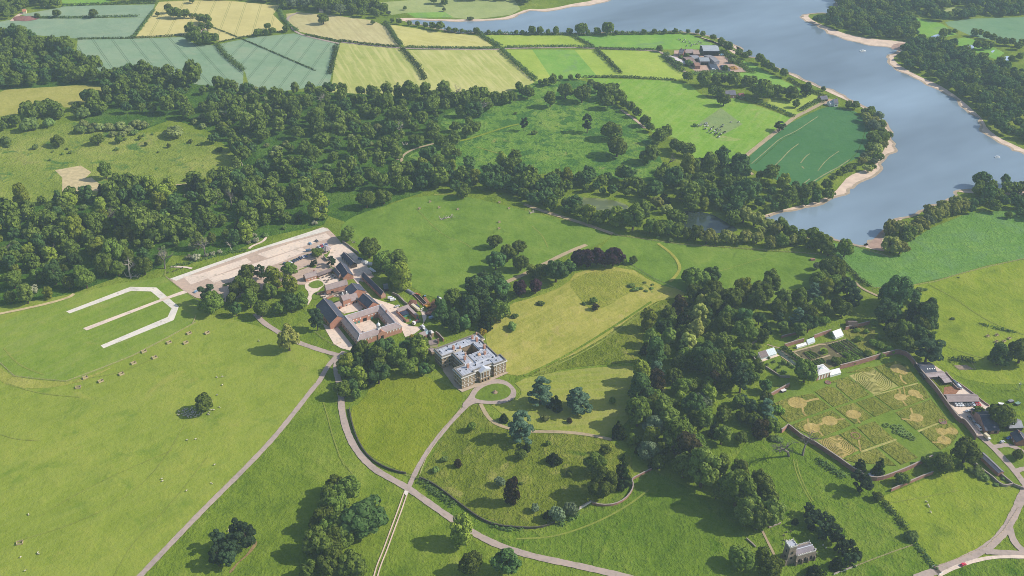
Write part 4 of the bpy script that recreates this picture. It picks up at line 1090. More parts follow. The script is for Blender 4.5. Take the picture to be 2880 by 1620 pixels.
many('b 385,172,34 435,186,46 515,196,40 575,202,42 635,214,44 690,226,56 745,238,72 810,244,40 860,250,40 910,254,36 1020,260,52 1110,260,34 1190,260,34 1320,262,34 1365,262,34 1440,264,66 1500,262,60 1560,262,40 1620,262,56 1720,264,50 1810,268,90 1860,266,40 1930,266,56 2010,270,100 2075,266,36 2120,262,30 2200,262,30 2280,262,40 2360,260,40 2440,260,40 2520,256,40 c 40,258,36', 'oak', 'shore hedge trees', 'small round tree in the line along the far side of the fields')
many('a 1300,140,80 1345,145,80 1400,140,70 1445,140,40 1478,138,36 1515,178,72 1565,190,78 1522,235,62 1582,235,66 1440,268,90 1480,280,80 1450,330,90 1500,345,100 1560,340,100 1620,330,80 1430,310,60 1940,280,60 1965,270,50 2020,225,50 2010,270,50 2055,264,56', 'oak', 'copses in the barley field', 'dark tree in the copses around the hidden farmhouse in the barley')
# woods of the left side
CLEAR = [PT('a 1380,700 1700,740 1450,830 1360,800'), PT('d 1420,330 1660,300 1640,380 1420,450'), PT('d 1280,470 1700,420 1900,380 2020,330 2000,400 1700,500 1280,580'), PT('d 2340,20 2600,20 2600,200 2340,200'), PT('d 560,640 700,640 700,710 560,720')]
wood('a -80,330 200,320 470,390 640,450 740,540 960,560 1010,620 930,655 650,630 400,650 -80,672', 12.5, (13, 20), [('oak', 5), ('beech', 2), ('oak_tall', 3)], 'wood at the left edge', 'tree in the dense wood above the yellow meadow at the left', 15)
wood('a 980,560 1200,570 1500,630 1800,690 2200,690 2576,700 b 300,720 700,730 840,760 820,840 700,980 690,1080 560,1130 400,1080 330,960 200,900 a 2400,1000 1800,980 1560,960 1300,860 1200,880 700,860 660,780 850,690', 15.5, (12, 19), [('oak', 5), ('beech', 2), ('oak_tall', 4), ('ash', 2), ('bush', 1)], 'central wood', 'tree in the central wood below the green wheat fields', 16, CLEAR)
wood('b 330,970 440,1090 420,1190 450,1290 470,1449 -100,1449 a 2300,1449 1500,1440 1400,1400 1740,1330 1800,1230 1600,1110 1560,980 1800,1000 2400,1020 b 200,920', 15, (12, 19), [('oak', 5), ('beech', 2), ('oak_tall', 3), ('scrub', 1.5), ('ash', 2), ('lime', .5), ('bush', 1.5)], 'lower central wood', 'tree in the middle wood above the ponds', 17, CLEAR)
wood('d -80,180 0,150 300,90 480,60 640,80 900,0 1300,10 1500,-20 2300,-20 2480,0 2470,100 2380,180 2420,240 2000,340 1880,390 1700,460 1300,470 1250,540 1180,610 1000,640 880,640 700,730 560,740 430,800 200,850 60,860 -80,880', 13, (12, 19), [('oak', 5), ('beech', 2), ('oak_tall', 2), ('ash', 1.5), ('lime', 1.8), ('beech_tall', 1.5), ('yew', .5), ('blossom', .45), ('bush', 1)], 'left wood above the gravel strips', 'tree in the left wood above the white gravel strips and car park', 18, CLEAR)
wood('a 1640,660 1800,640 2000,690 2150,740 2250,800 2240,900 2100,930 1900,800 1750,760', 7.5, (9, 13), [('scrub', 3), ('bush', .6)], 'olive scrub in the central wood', 'tree-high olive scrub in the middle of the central wood', 21)
wood('a 1400,900 1700,880 1900,960 1800,1020 1550,980', 9, (9, 13), [('scrub', 2), ('bush', 1)], 'olive scrub below the central wood', 'tree-high scrub at the lower edge of the central wood', 22)
many('a 640,960,90 700,980,90 760,985,100 830,985,100 900,980,100 960,1000,90 1020,960,90 1080,975,90 850,1030,70 920,1030,70 990,990,60 600,1010,100,bush 690,1005,70,bush 1010,1020,70,bush', 'scrub', 'olive scrub on the pasture', 'olive-coloured scrub bush on the left pasture', None or .9)
many('a 200,890,120,oak 260,905,110,oak 310,890,120,oak 360,860,110,oak 420,880,110,oak 450,900,100,oak 120,960,90,oak 230,990,160,bush 370,960,110,bush 60,950,80,oak 20,990,80,oak 580,840,70,oak 620,895,130,bush 700,860,110,oak 760,870,110,oak', 'bush', 'trees left of the yellow meadow', 'dark tree or bush between the yellow meadow and the scrub pasture')
many('a 400,1150,24 470,1170,28 505,1130,28 530,1160,36 60,1115,44 380,1215,28 880,1135,38 940,1060,36 1085,1030,30 1440,1080,44 1500,1100,30 1195,1155,24 1480,1350,40 1400,1370,40 1150,1020,26 690,760,10', 'bush', 'bushes dotted on the scrub pasture', 'small bush dotted on the left scrub pasture')
many('d 1430,510,56 1480,515,70 1555,490,40 1605,480,46 1655,465,44 1875,390,44 1930,380,56 1920,340,46 2375,250,50', 'blossom', 'cream blossom bushes at the car park', 'cream blossoming bush on the bank behind the car park')
many('f 560,1180,60 620,1140,60 1460,1010,60 1310,1060,50 1130,1090,60 1070,1220,50 1160,1300,80 1210,1290,60 1270,1300,70 1320,1280,60 1350,1270,50 1250,1250,50 1440,1160,70 1490,1180,80 1500,1260,70 1560,1220,80 1400,1240,70 1330,1130,60 1480,1110,50 1380,1070,50', 'garden', 'kitchen garden bushes', 'bushy fruit tree in the kitchen garden')
many('f 640,1310,30 690,1290,34 730,1330,34 760,1300,50 800,1310,40 700,1360,40 760,1370,44 830,1330,36 650,1260,26', 'bush', 'flower garden bushes', 'small palm-like bush on the flower garden lawn')
many('f 520,1250,60 440,1270,90 340,1370,90 300,1440,90 150,1300,100 200,1400,110 60,1350,120 420,1400,110 540,1440,90 i 60,60,110 200,40,110 320,60,120 430,180,120 450,300,120 300,280,130 540,330,120 620,280,160,cedar 130,200,150,silver 250,400,140,yew 110,330,160', 'oak', 'shrubby wood beside the flower garden', 'shrubby tree in the wood left of the flower garden', .9)
many('e 2190,720,60 2222,748,66 2260,735,40 2300,755,36 2340,735,36 2350,705,30 2290,690,30', 'bush', 'bushes of the sunken pond mound', 'bush on the rim of the little pond mound on the rough lawn', .6)
many('i 690,430,90 730,440,80 1040,590,40 1080,620,50 1130,640,50 1180,680,50 1210,700,36 2230,680,120 2280,720,90 2100,640,70', 'bush', 'bushes along the garden walls', 'leafy bush along the outside of the walled garden', .6)
many('Y 740,1260,110 830,1290,110 910,1380,40 1000,1400,60 980,1330,50 1080,1330,60', 'bush', 'bushes below the wall at the corner pasture', 'bush beside the curved stone wall of the corner pasture', .7)
many('f 1700,740,40 1740,750,50 1790,750,60 1830,745,40 1900,1070,40 2040,965,36 2080,650,20', 'bush', 'bushes on the right pasture', 'low bush on the right pasture', .7)
# far distance
wood('a -60,160 80,150 170,80 250,60 440,70 460,10 200,-40 -100,-40', 13, (13, 18), [('oak', 3), ('oak_tall', 1)], 'wood at the top left corner', 'tree in the wood at the top left corner', 19, [PT('a 80,160 130,115 190,85 220,100 140,140')])
wood('a 860,12 1180,12 1300,-4 1800,0 2120,30 2150,80 2250,75 2576,120 b 250,140 380,125 300,60 200,-10 -100,-40 a 1700,-80 860,-30', 13, (13, 18), [('oak', 3), ('oak_tall', 1), ('silver', .5)], 'wood along the top of the fields', 'tree in the belt along the top edge above the barley field', 20)
FARW = ['c 960,150 1010,178 1180,228 1430,288 1740,290 1770,268 1690,160 1700,120 1850,130 1880,160 2000,165 2200,130 2600,118 2650,-60 1150,-60 1200,90 1080,120',
  'c 1605,450 1690,375 1830,345 1950,330 2060,360 2160,400 2330,480 2480,560 2660,640 2660,1090 2576,1085 2480,1050 2300,950 2200,820 2050,690 1880,600 1700,520']
FARK = [PT('c 1870,90 2060,48 2180,60 2160,90 2000,136 1870,112'), PT('c 1690,120 1960,180 2070,262 1900,296 1780,262')]
for k, sp in enumerate(FARW):
 wood(sp, 11.5, (13, 17), [('beech', 3), ('oak', 2)], 'FAR', 'FAR', 30 + k, FARK, (.8, 1.0))
many('c 2200,280,60 2240,275,50 2290,300,60 2340,320,60 2390,345,60 2430,350,60 2480,350,60 2530,380,60 2560,360,60 1880,320,40 1960,290,70 2000,270,50 2050,260,40 1690,310,50 1720,315,50 1800,320,60 2420,520,60 2480,470,50 2540,460,60 2400,490,60 2220,375,70 2280,380,60 2330,370,50', 'oak', 'FAR', 'FAR')
wood('b 680,-20 800,30 780,50 700,40', 12, (12, 16), [('oak', 1)], 'FAR', 'FAR', 33)
wood('b 900,10 1260,10 1270,-40 900,-40', 12, (12, 16), [('oak', 1)], 'FAR', 'FAR', 34)
wood('b 1310,10 1420,45 1430,0 1300,-40', 12, (12, 16), [('oak', 1)], 'FAR', 'FAR', 35)
# ------------------------------------------------------------------ plant the trees
KADJ = {'beech': 'blue-green ', 'ash': 'olive-green ', 'oak_tall': 'tall dark ', 'beech_tall': 'tall narrow ', 'lime': 'yellow-green lime ', 'yew': 'dark pointed yew ', 'pine': 'dark pine ', 'scrub': 'olive-grey bushy ', 'bush': 'low bushy ',
  'blossom': 'cream blossoming ', 'garden': 'bright green bushy ', 'willow': 'pale willow ', 'silver': 'silvery ', 'purple': 'bronze-leaved ', 'copper': 'purple copper beech ', 'cedar': 'blue-grey cedar '}
TREES.sort(key=lambda q: q[0] ** 2 + q[1] ** 2)
count, protos, far = {}, {}, {}
trng = random.Random(99)
for x, y, wd, kind, label, group, zs in TREES:
 nm = NAME[kind]
 small = y > 1180 and group and wd < 10
 if group == 'FAR' or (count.get(nm, 0) >= 296 and group):
  far.setdefault(kind, []).append((x, y, wd, zs))
  continue
 count[nm] = count.get(nm, 0) + 1
 vi = trng.randrange(len(CROWN[kind]))
 me, tme, H = CROWN[kind][vi]
 s = wd / 14.0
 root = empty(nm, (x, y, 0), trng.uniform(0, 6.28), None, CATS[nm])
 root.scale = (s, s * trng.uniform(.92, 1.08), s * zs * trng.uniform(.95, 1.05))
 if group:
  root['group'] = group
  a = KADJ.get(kind, '')
  root['label'] = (a + label) if label.startswith('tree') else label
 else:
  root['label'] = label
 link('crown', me, root)
 link('trunk', tme, root)
vs, mats, mis, nv = [], [], [], 0
for kind, lst in far.items():
 mats.append(LEAF[kind.split('_')[0]])
 for x, y, wd, zs in lst:
  V, H = LOW[kind][trng.randrange(len(LOW[kind]))]
  s = wd / 14.0
  a = trng.uniform(0, 6.28)
  c, q = math.cos(a), math.sin(a)
  P = np.empty_like(V)
  P[:, 0] = x + (V[:, 0] * c - V[:, 1] * q) * s
  P[:, 1] = y + (V[:, 0] * q + V[:, 1] * c) * s
  P[:, 2] = V[:, 2] * s * zs
  vs.append(P)
  mis.append(np.full(len(V) // 4, len(mats) - 1))
if vs:
 V = np.concatenate(vs)
 mi = np.concatenate(mis)
 nf = len(V) // 4
 me = bpy.data.meshes.new('far_woodland')
 me.vertices.add(len(V))
 me.vertices.foreach_set('co', V.ravel())
 me.loops.add(nf * 4)
 me.loops.foreach_set('vertex_index', np.arange(nf * 4))
 me.polygons.add(nf)
 me.polygons.foreach_set('loop_start', np.arange(nf) * 4)
 me.polygons.foreach_set('loop_total', np.full(nf, 4))
 for m in mats:
  me.materials.append(m)
 me.polygons.foreach_set('material_index', mi)
 me.update(calc_edges=True)
 tag(link('far_woodland', me), 'far woods reading as one mass across the reservoir and along the far fields', 'woodland', None, 'stuff')
print('TREES', len(TREES), count, {k: len(v) for k, v in far.items()})
# bare dead trees
def dead_tree(t, x, y, h, label, seed, mat=PALE_BARK, lean=0.0, spread=.42):
 px, py = W(t, x, y)
 rg = random.Random(seed)
 m, m2 = MB(), MB()
 def grow(b, p, d, l, r, lv):
  pts, rad = [p], [r]
  n = 3
  for i in range(n):
   d = (d + Vector((rg.gauss(0, .22), rg.gauss(0, .22), rg.gauss(0, .12)))).normalized()
   p = p + d * (l / n)
   pts.append(p)
   rad.append(r * (1 - .5 * (i + 1) / n))
   if lv < 3 and (lv or i > 0):
    for _ in range(2 if lv < 2 else 1):
     a = rg.uniform(0, 6.28)
     side = Vector((math.cos(a), math.sin(a), rg.uniform(-.1, .5)))
     grow(m2 if True else b, p, (d * .55 + side * .8).normalized(), l * rg.uniform(.45, .62), rad[-1] * .7, lv + 1)
  b.tube(pts, rad, 5)
 grow(m, Vector((0, 0, -.2)), Vector((lean, .05, 1)).normalized(), h * .62, h * .045, 0)
 root = empty('dead_tree', (px, py), 0, label, 'dead tree')
 m.build('trunk', mat, root)
 m2.build('branches', mat, root)
 return root
GREY_BARK = plain('weathered_grey_wood', (132, 124, 114), .95, .7, .2, .6)
dead_tree('i', 800, 545, 24, 'left one of two big bare dead trees below the walled garden', 5, GREY_BARK, -.05)
dead_tree('i', 905, 540, 20, 'right one of two big bare dead trees below the walled garden', 8, GREY_BARK, .1)
dead_tree('d', 990, 650, 20, 'leaning bleached dead tree at the wood edge above the gravel strips', 3, PALE_BARK, -.3)
dead_tree('d', 1245, 580, 21, 'tall slender dead tree beside the corner of the car park', 4, GREY_BARK, 0)
dead_tree('d', 1550, 480, 20, 'grey bare dead tree among the blossom bushes', 6, GREY_BARK, -.05)
dead_tree('d', 815, 250, 19, 'grey dead tree inside the left wood', 9, GREY_BARK, 0)
dead_tree('d', 1750, 440, 9, 'short white dead stub beside the footpath behind the car park', 12, PALE_BARK, 0)
dead_tree('d', 75, 490, 13, 'bleached dead tree at the left edge of the left wood', 13, PALE_BARK, 0)
dead_tree('d', 385, 520, 15, 'bleached dead tree between limes in the left wood', 14, PALE_BARK, 0)
dead_tree('d', 1630, 90, 16, 'white dead trunk in the wood above the car park', 15, PALE_BARK, 0)
dead_tree('d', 1750, 100, 17, 'grey branching dead tree in the wood above the car park', 16, GREY_BARK, 0)
dead_tree('a', 1830, 1250, 15, 'white dead tree at the right end of the scrub pasture', 17, PALE_BARK, .2)
dead_tree('a', 2420, 800, 17, 'white dead tree in the upper central wood', 18, PALE_BARK, 0)
dead_tree('a', 1725, 880, 14, 'white dead tree left of the central wood', 19, PALE_BARK, 0)
dead_tree('b', 440, 1030, 22, 'white dead trunk beside the straight footpath in the central wood', 20, PALE_BARK, 0)
dead_tree('b', 865, 755, 20, 'grey dead tree at the upper edge of the bracken pasture', 21, GREY_BARK, 0)
dead_tree('b', 1060, 860, 19, 'pale dead tree between two dark trees at the pasture edge', 22, PALE_BARK, 0)
dead_tree('b', 630, 780, 17, 'grey dead crown among the trees below the hay fields', 23, GREY_BARK, 0)
dead_tree('b', 2460, 1260, 18, 'grey dead tree below the cow pasture', 24, GREY_BARK, 0)
dead_tree('f', 1480, 30, 3, 'dead stick on the far shore', 25, GREY_BARK, 0) if False else None
# fallen trees on the grass
def fallen(t, x, y, x2, y2, label, seed, r=.7):
 a, b = W(t, x, y), W(t, x2, y2)
 rg = random.Random(seed)
 root = empty('fallen_tree', a, math.atan2(b[1] - a[1], b[0] - a[0]), label, 'fallen tree')
 l = math.hypot(b[0] - a[0], b[1] - a[1])
 m, m2 = MB(), MB()
 m.tube([(0, 0, r), (l * .5, .3, r), (l, -.2, r * .5)], [r, r * .7, r * .3], 7)
 for k in range(9):
  q = rg.uniform(.05, 1)
  an = rg.choice([-1, 1]) * rg.uniform(.5, 1.4)
  ll = l * rg.uniform(.2, .45)
  m2.tube([(l * q, 0, r), (l * q + math.cos(an) * ll * .6, math.sin(an) * ll * .6, r + rg.uniform(.4, 2.4)), (l * q + math.cos(an) * ll, math.sin(an) * ll, r * .5 + rg.uniform(0, 2.2))], [r * .5, r * .3, r * .1], 5)
 m2.tube([(0, 0, r), (-1.2, .2, 3.5), (-1.6, .6, 5.2)], [r * .9, r * .6, r * .3], 6)
 m.build('trunk', PALE_BARK, root)
 m2.build('branches', PALE_BARK, root)
fallen('e', 750, 212, 845, 190, 'bleached fallen tree lying on the upper north lawn', 1)
fallen('e', 1425, 165, 1455, 155, 'grey fallen trunk at the right end of the north lawn', 2, .6)
fallen('b', 470, 1100, 500, 1090, 'white fallen tree beside the footpath in the central wood', 3)
fallen('d', 955, 640, 1060, 645, 'fallen dark log at the edge of the left wood', 4, .5)
fallen('e', 85, 385, 110, 380, 'small fallen log behind the car park wall', 5, .4)
# ------------------------------------------------------------------ hedges
def hedge(spec, w, h, label, seed=1, name='hedge', mat='hedge', sm=1, group=None):
 pts = resample(smooth(PT(spec), sm, False) if sm else PT(spec), 2.0)
 rng = np.random.default_rng(seed)
 L = sum(math.hypot(pts[i + 1][0] - pts[i][0], pts[i + 1][1] - pts[i][1]) for i in range(len(pts) - 1))
 c, r = [], []
 for i, p in enumerate(pts):
  for _ in range(2):
   hh = h * (.8 + .35 * rng.uniform())
   c.append((p[0] + rng.normal() * w * .16, p[1] + rng.normal() * w * .16, hh * .45))
   r.append(w * .5 * rng.uniform(.8, 1.15))
 c, r = np.array(c), np.array(r)
 n = int(min(9000, L * (w + 2 * h) * .85))
 k = rng.integers(0, len(c), n)
 d = rng.normal(size=(n, 3))
 d /= np.linalg.norm(d, axis=1)[:, None]
 d[:, 2] = np.abs(d[:, 2])
 f = np.array([1, 1, h * .62 / (w * .5)])
 P = c[k] + d * r[k][:, None] * f
 P[:, 2] = np.abs(P[:, 2]) * rng.uniform(.35, 1.05, n) ** .5
 o = np.array(P[0])
 o[2] = 0
 V = cards(P - o, d / f + rng.normal(size=P.shape) * .35, 1.15, rng)
 me = bpy.data.meshes.new(name)
 nf = len(V) // 4
 me.from_pydata(V.tolist(), [], np.arange(nf * 4).reshape(-1, 4).tolist())
 me.materials.append(LEAF[mat])
 ob = tag(link(name, me), label, 'hedge', group)
 ob.location = (o[0], o[1], 0)
 return ob
HED = [
 ('b 335,175 365,225 410,300 455,352', 7, 5, 'thick hedge between the pale stubble field and the straw field'),
 ('b 460,372 510,430 575,500 605,550 632,605', 6, 4.5, 'thick hedge between the two striped hay fields'),
 ('b 1045,262 1080,290 1140,320 1195,352', 6, 4.5, 'hedge between the straw field and the yellow pasture by the water'),
 ('b 1205,378 1260,430 1350,510 1420,565 1465,605', 6, 5, 'thick hedge right of the second striped hay field'),
 ('b 1735,268 1790,300 1850,330 1905,358', 5, 4, 'hedge between the yellow and the green pasture by the water'),
 ('b 1920,382 1990,440 2060,510 2105,558', 6, 4.5, 'thick hedge at the right end of the banded pasture'),
 ('b 0,312 200,340 430,358', 4.5, 3.5, 'long hedge below the pale stubble field'),
 ('b 500,360 800,366 1000,368 1190,368', 5, 3.5, 'hedge along the farm road below the straw field'),
 ('b 1240,362 1500,355 1710,354 1900,362', 5, 3.5, 'hedge along the farm road below the yellow pasture'),
 ('b 1930,366 2200,376 2390,378', 4.5, 3, 'hedge along the farm road below the green pasture'),
 ('b 1830,585 2100,582 2300,594 2510,606', 4, 3, 'long low hedge at the top of the cow pasture'),
 ('b 790,232 950,250 1050,258', 5, 4.5, 'left part of the shore hedge above the straw field'),
 ('b 1050,258 1300,262 1700,264', 5, 4.5, 'middle part of the shore hedge above the yellow pasture'),
 ('b 1750,268 2100,262 2560,252', 5, 4.5, 'right part of the shore hedge above the green pasture'),
 ('a 1160,85 1130,125 1060,220 1005,285', 5, 3.5, 'hedge between the wheat fields and the barley field'),
 ('a 250,135 600,136 930,126 1040,125', 5, 3, 'hedge between the two wheat fields at the upper left'),
 ('a 590,296 800,292 1000,290 1380,268', 4, 2.5, 'low hedge above the tramlined wheat field'),
 ('a 1640,340 1690,410 1760,470 1835,535', 8, 3.5, 'grassy hedge between the two lower wheat fields'),
 ('a 1600,205 1800,285 2000,370 2380,535', 2.2, 1.6, 'thin dark ditch hedge running straight across barley and wheat', ),
 ('a 1660,318 1800,290 1900,268 2130,238', 3, 2, 'low hedge between barley and cross-lined wheat'),
 ('a 2540,350 2525,430 2505,500 2495,560', 6, 4.5, 'bushy hedge at the right edge of the cross-lined wheat'),
 ('a 2110,70 2130,140 2190,205 2240,235', 5, 4, 'hedge beside the lane at the right of the barley field'),
 ('a 2310,268 2440,292 2576,318', 4, 3, 'hedge under the pale stubble field beside the lane'),
 ('a 480,46 820,34 1180,24', 5, 4, 'hedge above the top wheat field'),
 ('c 400,735 520,765 640,800 750,845 830,886', 5, 4, 'clipped hedge between the cow pasture and the little meadow'),
 ('c 800,600 850,630 890,660 1000,705 1090,740', 5, 3.5, 'hedge between farm meadow and beach'),
 ('c 440,490 480,520 525,548', 10, 2.5, 'grassy bank hedge at the end of the farmyard'),
 ('c 300,400 350,430 400,465 430,485', 9, 5, 'tall hedge between farmyard and shore'),
 ('c 890,840 950,800 1020,765 1050,770', 7, 4, 'bushy hedge along the lodge track'),
 ('b 2430,420 2470,465 2540,520 c 0,545', 9, 5, 'tall hedge on the left of the farmyard'),
 ('c 60,560 200,545 340,548', 8, 3, 'overgrown hedge below the farmyard'),
 ('f 1175,510 1220,560 1280,610 1340,680 1400,710', 6, 3, 'dark hedge between the lake meadow and the orchard strip'),
 ('f 755,1185 830,1240 900,1290 935,1300', 2.6, 3.2, 'left one of the two tall clipped hedges in the kitchen garden'),
 ('O 690,585 800,680 960,800 1130,880 1240,900', 3.2, 2.8, 'long dark clipped hedge beside the kitchen garden path'),
 ('i 1500,880 1580,960 1640,1040 1690,1090', 5, 2.5, 'overgrown hedge down the corner pasture'),
 ('i 1745,1180 1800,1270 1850,1330 1900,1380', 4, 2, 'lower hedge down the corner pasture towards the road'),
 ('f 2230,995 2300,1015', 3, 1.6, 'short left hedge remnant on the right pasture'),
 ('f 2345,1025 2420,1045 2490,1060', 3.4, 1.8, 'longer right hedge remnant on the right pasture'),
 ('f 2040,1275 2100,1265 2180,1280', 6, 4, 'bushes inside the fenced plot on the right pasture'),
 ('h 600,735 680,800 760,860 840,915', 5, 2, 'reedy growth in the ditch below the drive junction'),
 ('h 1150,1080 1250,1100 1340,1095', 4, 1.8, 'scrubby growth in the sunken ditch at the bottom'),
 ('h 1640,1070 1720,1020 1790,990', 4, 1.6, 'scrub below the silvery trees at the sunken wall'),
 ('d 1290,565 1500,520 1700,460 1860,440', 4, 1.2, 'rough grassy bank hedge behind the car park'),
 ('d 1690,710 1800,670 1900,625', 2.5, 1.4, 'low hedge at the front of the car park'),
 ('i 1030,585 1100,635 1200,690', 6, 2.4, 'bright green bramble bank outside the left garden wall'),
 ('G 850,380 880,400 880,430', 2, 1.4, 'short curved dark hedge by the small round pool') if False else None,
]
for k, hd in enumerate(h_ for h_ in HED if h_):
 hedge(hd[0], hd[1], hd[2], hd[3], 200 + k)
# knot of clipped box rings on the garden lawn
KN = [(1355, 820), (1430, 835), (1455, 855), (1485, 835), (1505, 860), (1450, 885), (1490, 890), (1520, 880), (1545, 895), (1515, 910), (1545, 925), (1575, 915), (1605, 948)]
kg = None
for k, (x, y) in enumerate(KN):
 p = W('G', x, y)
 m = MB()
 rr = 2.0
 ring = [(rr * math.cos(6.2832 * i / 14), rr * math.sin(6.2832 * i / 14), .55) for i in range(15)]
 m.tube(ring, .42, 6)
 o = tag(m.build('box_ring', LEAF['bush']), 'clipped ring-shaped box hedge on the garden lawn', 'hedge', 'ring-shaped box hedges on the garden lawn')
 o.location = (p[0], p[1], .4)
# ------------------------------------------------------------------ buildings
BRICK = brick('red_brick', (178, 118, 100), (162, 104, 90), (180, 158, 144))
BRICK_O = brick('orange_brick', (202, 136, 106), (188, 120, 94), (204, 178, 160))
STONE = plain('weathered_stone', (166, 144, 116), .9, .8, .22, 2.2, bumpd=.04)
STONE_P = plain('pale_cornice_stone', (222, 216, 208), .85, .85, .08, 2)
STONE_D = plain('church_stone', (160, 144, 128), .9, .75, .2, 1.6, bumpd=.04)
SLATE = roofing('blue_grey_slate', (98, 98, 110), (126, 124, 134))
SLATE_W = roofing('warm_grey_slate', (148, 132, 130), (178, 160, 154))
SLATE_D = roofing('dark_slate', (66, 70, 84), (88, 92, 106))
TILE = roofing('brown_tile', (112, 98, 96), (138, 122, 118))
LEAD = plain('lead_sheet', (188, 190, 198), .55, .82, .18, 3.2, .4)
LEADN = plain('bright_lead', (206, 208, 216), .5, .85, .06, 3, .4)
PORT = plain('corrugated_grey', (150, 150, 158), .6, .8, .18, 3, .4)
RUST = plain('rusty_tin', (176, 160, 158), .6, .8, .25, 1.6, .4)
WHITE = plain('white_paint', (236, 234, 228), .6, .9, .04, 2, .3)
CREAM = plain('cream_render', (222, 208, 176), .8, .85, .06, 2)
TEAL = plain('teal_door_paint', (92, 150, 140), .6, .8, .06, 2)
GLASS = NT('window_glass').bsdf(C(52, 58, 66), .12, .6)
BLIND = NT('blinded_window').bsdf(C(206, 204, 198), .25, .5)
GHGLASS = NT('greenhouse_glass').bsdf(C(196, 210, 212, .9), .18, .6)
DARK = NT('dark_opening').bsdf(C(40, 36, 34), .9, .1)
TIMBER = plain('dark_timber', (84, 74, 66), .9, .7, .2, 1)
WOODP = plain('weathered_wood', (206, 184, 148), .9, .8, .2, .8)
WALLTOP = plain('wall_coping', (176, 160, 150), .9, .8, .12, 1.5)
STONEWALL = plain('dry_stone', (168, 154, 136), .95, .75, .25, 1.0, bumpd=.05)
def fr(t, p0, p1, he):
 a, b = W(t, *p0, he), W(t, *p1, he)
 return a, math.atan2(b[1] - a[1], b[0] - a[0]), math.hypot(b[0] - a[0], b[1] - a[1])
def dist_line(o, a, p):
 return -(p[0] - o[0]) * math.sin(a) + (p[1] - o[1]) * math.cos(a)
def opening(root, side, s, z, w, h, mat, L, D, name='window', frame=None, d=.07):
 """a window or door as a shallow box proud of the wall"""
 m = MB()
 if side in 'fb':
  y0, y1 = (-d, .12) if side == 'f' else (D - .12, D + d)
  m.box(s - w / 2, y0, z, s + w / 2, y1, z + h)
  o = m.build(name, mat, root)
  if frame:
   q = MB()
   e = .14
   yy0, yy1 = (-d - .05, -d + .01) if side == 'f' else (D + d - .01, D + d + .05)
   q.box(s - w / 2 - e, yy0, z - e, s - w / 2, yy1, z + h + e)
   q.box(s + w / 2, yy0, z - e, s + w / 2 + e, yy1, z + h + e)
   q.box(s - w / 2, yy0, z - e, s + w / 2, yy1, z)
   q.box(s - w / 2, yy0, z + h, s + w / 2, yy1, z + h + e)
   q.build('frame', frame, o)
 else:
  x0, x1 = (-d, .12) if side == 'l' else (L - .12, L + d)
  m.box(x0, s - w / 2, z, x1, s + w / 2, z + h)
  o = m.build(name, mat, root)
 return o
def row(n, L, m=1.5):
 return [m + (L - 2 * m) * (i + .5) / n for i in range(n)]
def gable(name, label, cat, t, p0, p1, he, hr, wall, roof, D=None, ridge=None, far=None, ov=.3, chim=(), wins=(), hip=False, group=None, open_front=False, sub=0.0):
 o, a, L = fr(t, p0, p1, he)
 if ridge:
  D = 2 * dist_line(o, a, W(t, *ridge, hr))
 if far:
  D = dist_line(o, a, W(t, *far, he))
 if D < 0:      # depth lies to the right of the line: turn the frame round
  o = (o[0] + L * math.cos(a), o[1] + L * math.sin(a))
  a += math.pi
  D = -D
 root = empty(name, o, a, label, cat, group)
 m = MB()
 if open_front:
  for x in row(max(3, int(L / 3.5)), L, 0.0):
   m.box(x - .12, 0, 0, x + .12, .24, he)
  m.box(0, D - .25, 0, L, D, he)
  m.box(0, .26, 0, .25, D - .26, he)
  m.box(L - .25, .26, 0, L, D - .26, he)
  m.build('wall', wall, root)
 else:
  if hip:
   m.prism([(0, 0), (L, 0), (L, D), (0, D)], 0, he)
  else:
   m.ext([(0, 0), (D, 0), (D, he), (D / 2, hr), (0, he)], 0, L)
  m.build('wall', wall, root)
 r = MB()
 th = .22
 k = (hr - he) / (D / 2)
 e = ov
 if hip:
  q = min(D / 2, L / 2 - .2)
  vs = [(-e, -e, he + .02), (L + e, -e, he + .02), (L + e, D + e, he + .02), (-e, D + e, he + .02), (q, D / 2, hr + .1), (L - q, D / 2, hr + .1)]
  r.add(vs, [(0, 1, 5, 4), (2, 3, 4, 5), (3, 0, 4), (1, 2, 5), (3, 2, 1, 0)])
 else:
  z0 = he - k * e + .04
  sec = [(-e, z0), (D / 2, hr + .04), (D + e, z0), (D + e, z0 + th), (D / 2, hr + .04 + th), (-e, z0 + th)]
  r.ext(sec, -.15, L + .15)
 ro = r.build('roof', roof, root)
 if not hip and L > 4:
  c = MB()
  c.box(-.16, D / 2 - .18, hr + .14, L + .16, D / 2 + .18, hr + .36)
  c.build('ridge_tiles', SLATE_W, ro)
 for cx, cy, h in chim:
  c = MB()
  zb = hr - abs(cy - D / 2) * k - .4
  c.box(cx - .6, cy - .45, zb, cx + .6, cy + .45, hr + h)
  c.box(cx - .7, cy - .55, hr + h, cx + .7, cy + .55, hr + h + .18)
  for s in (-.3, .3):
   c.lathe([(.16, hr + h + .18), (.14, hr + h + .7)], cx + s, cy, 6)
  c.build('chimney', BRICK, ro)
 for w in wins:
  side, n, z, ww, hh, mat = w[:6]
  nm = w[6] if len(w) > 6 else 'window'
  span = L if side in 'fb' else D
  pos = n if isinstance(n, (list, tuple)) else row(n, span, min(1.5, span * .12))
  for s in pos:
   opening(root, side, s, z, ww, hh, mat, L, D, nm)
 return root, L, D
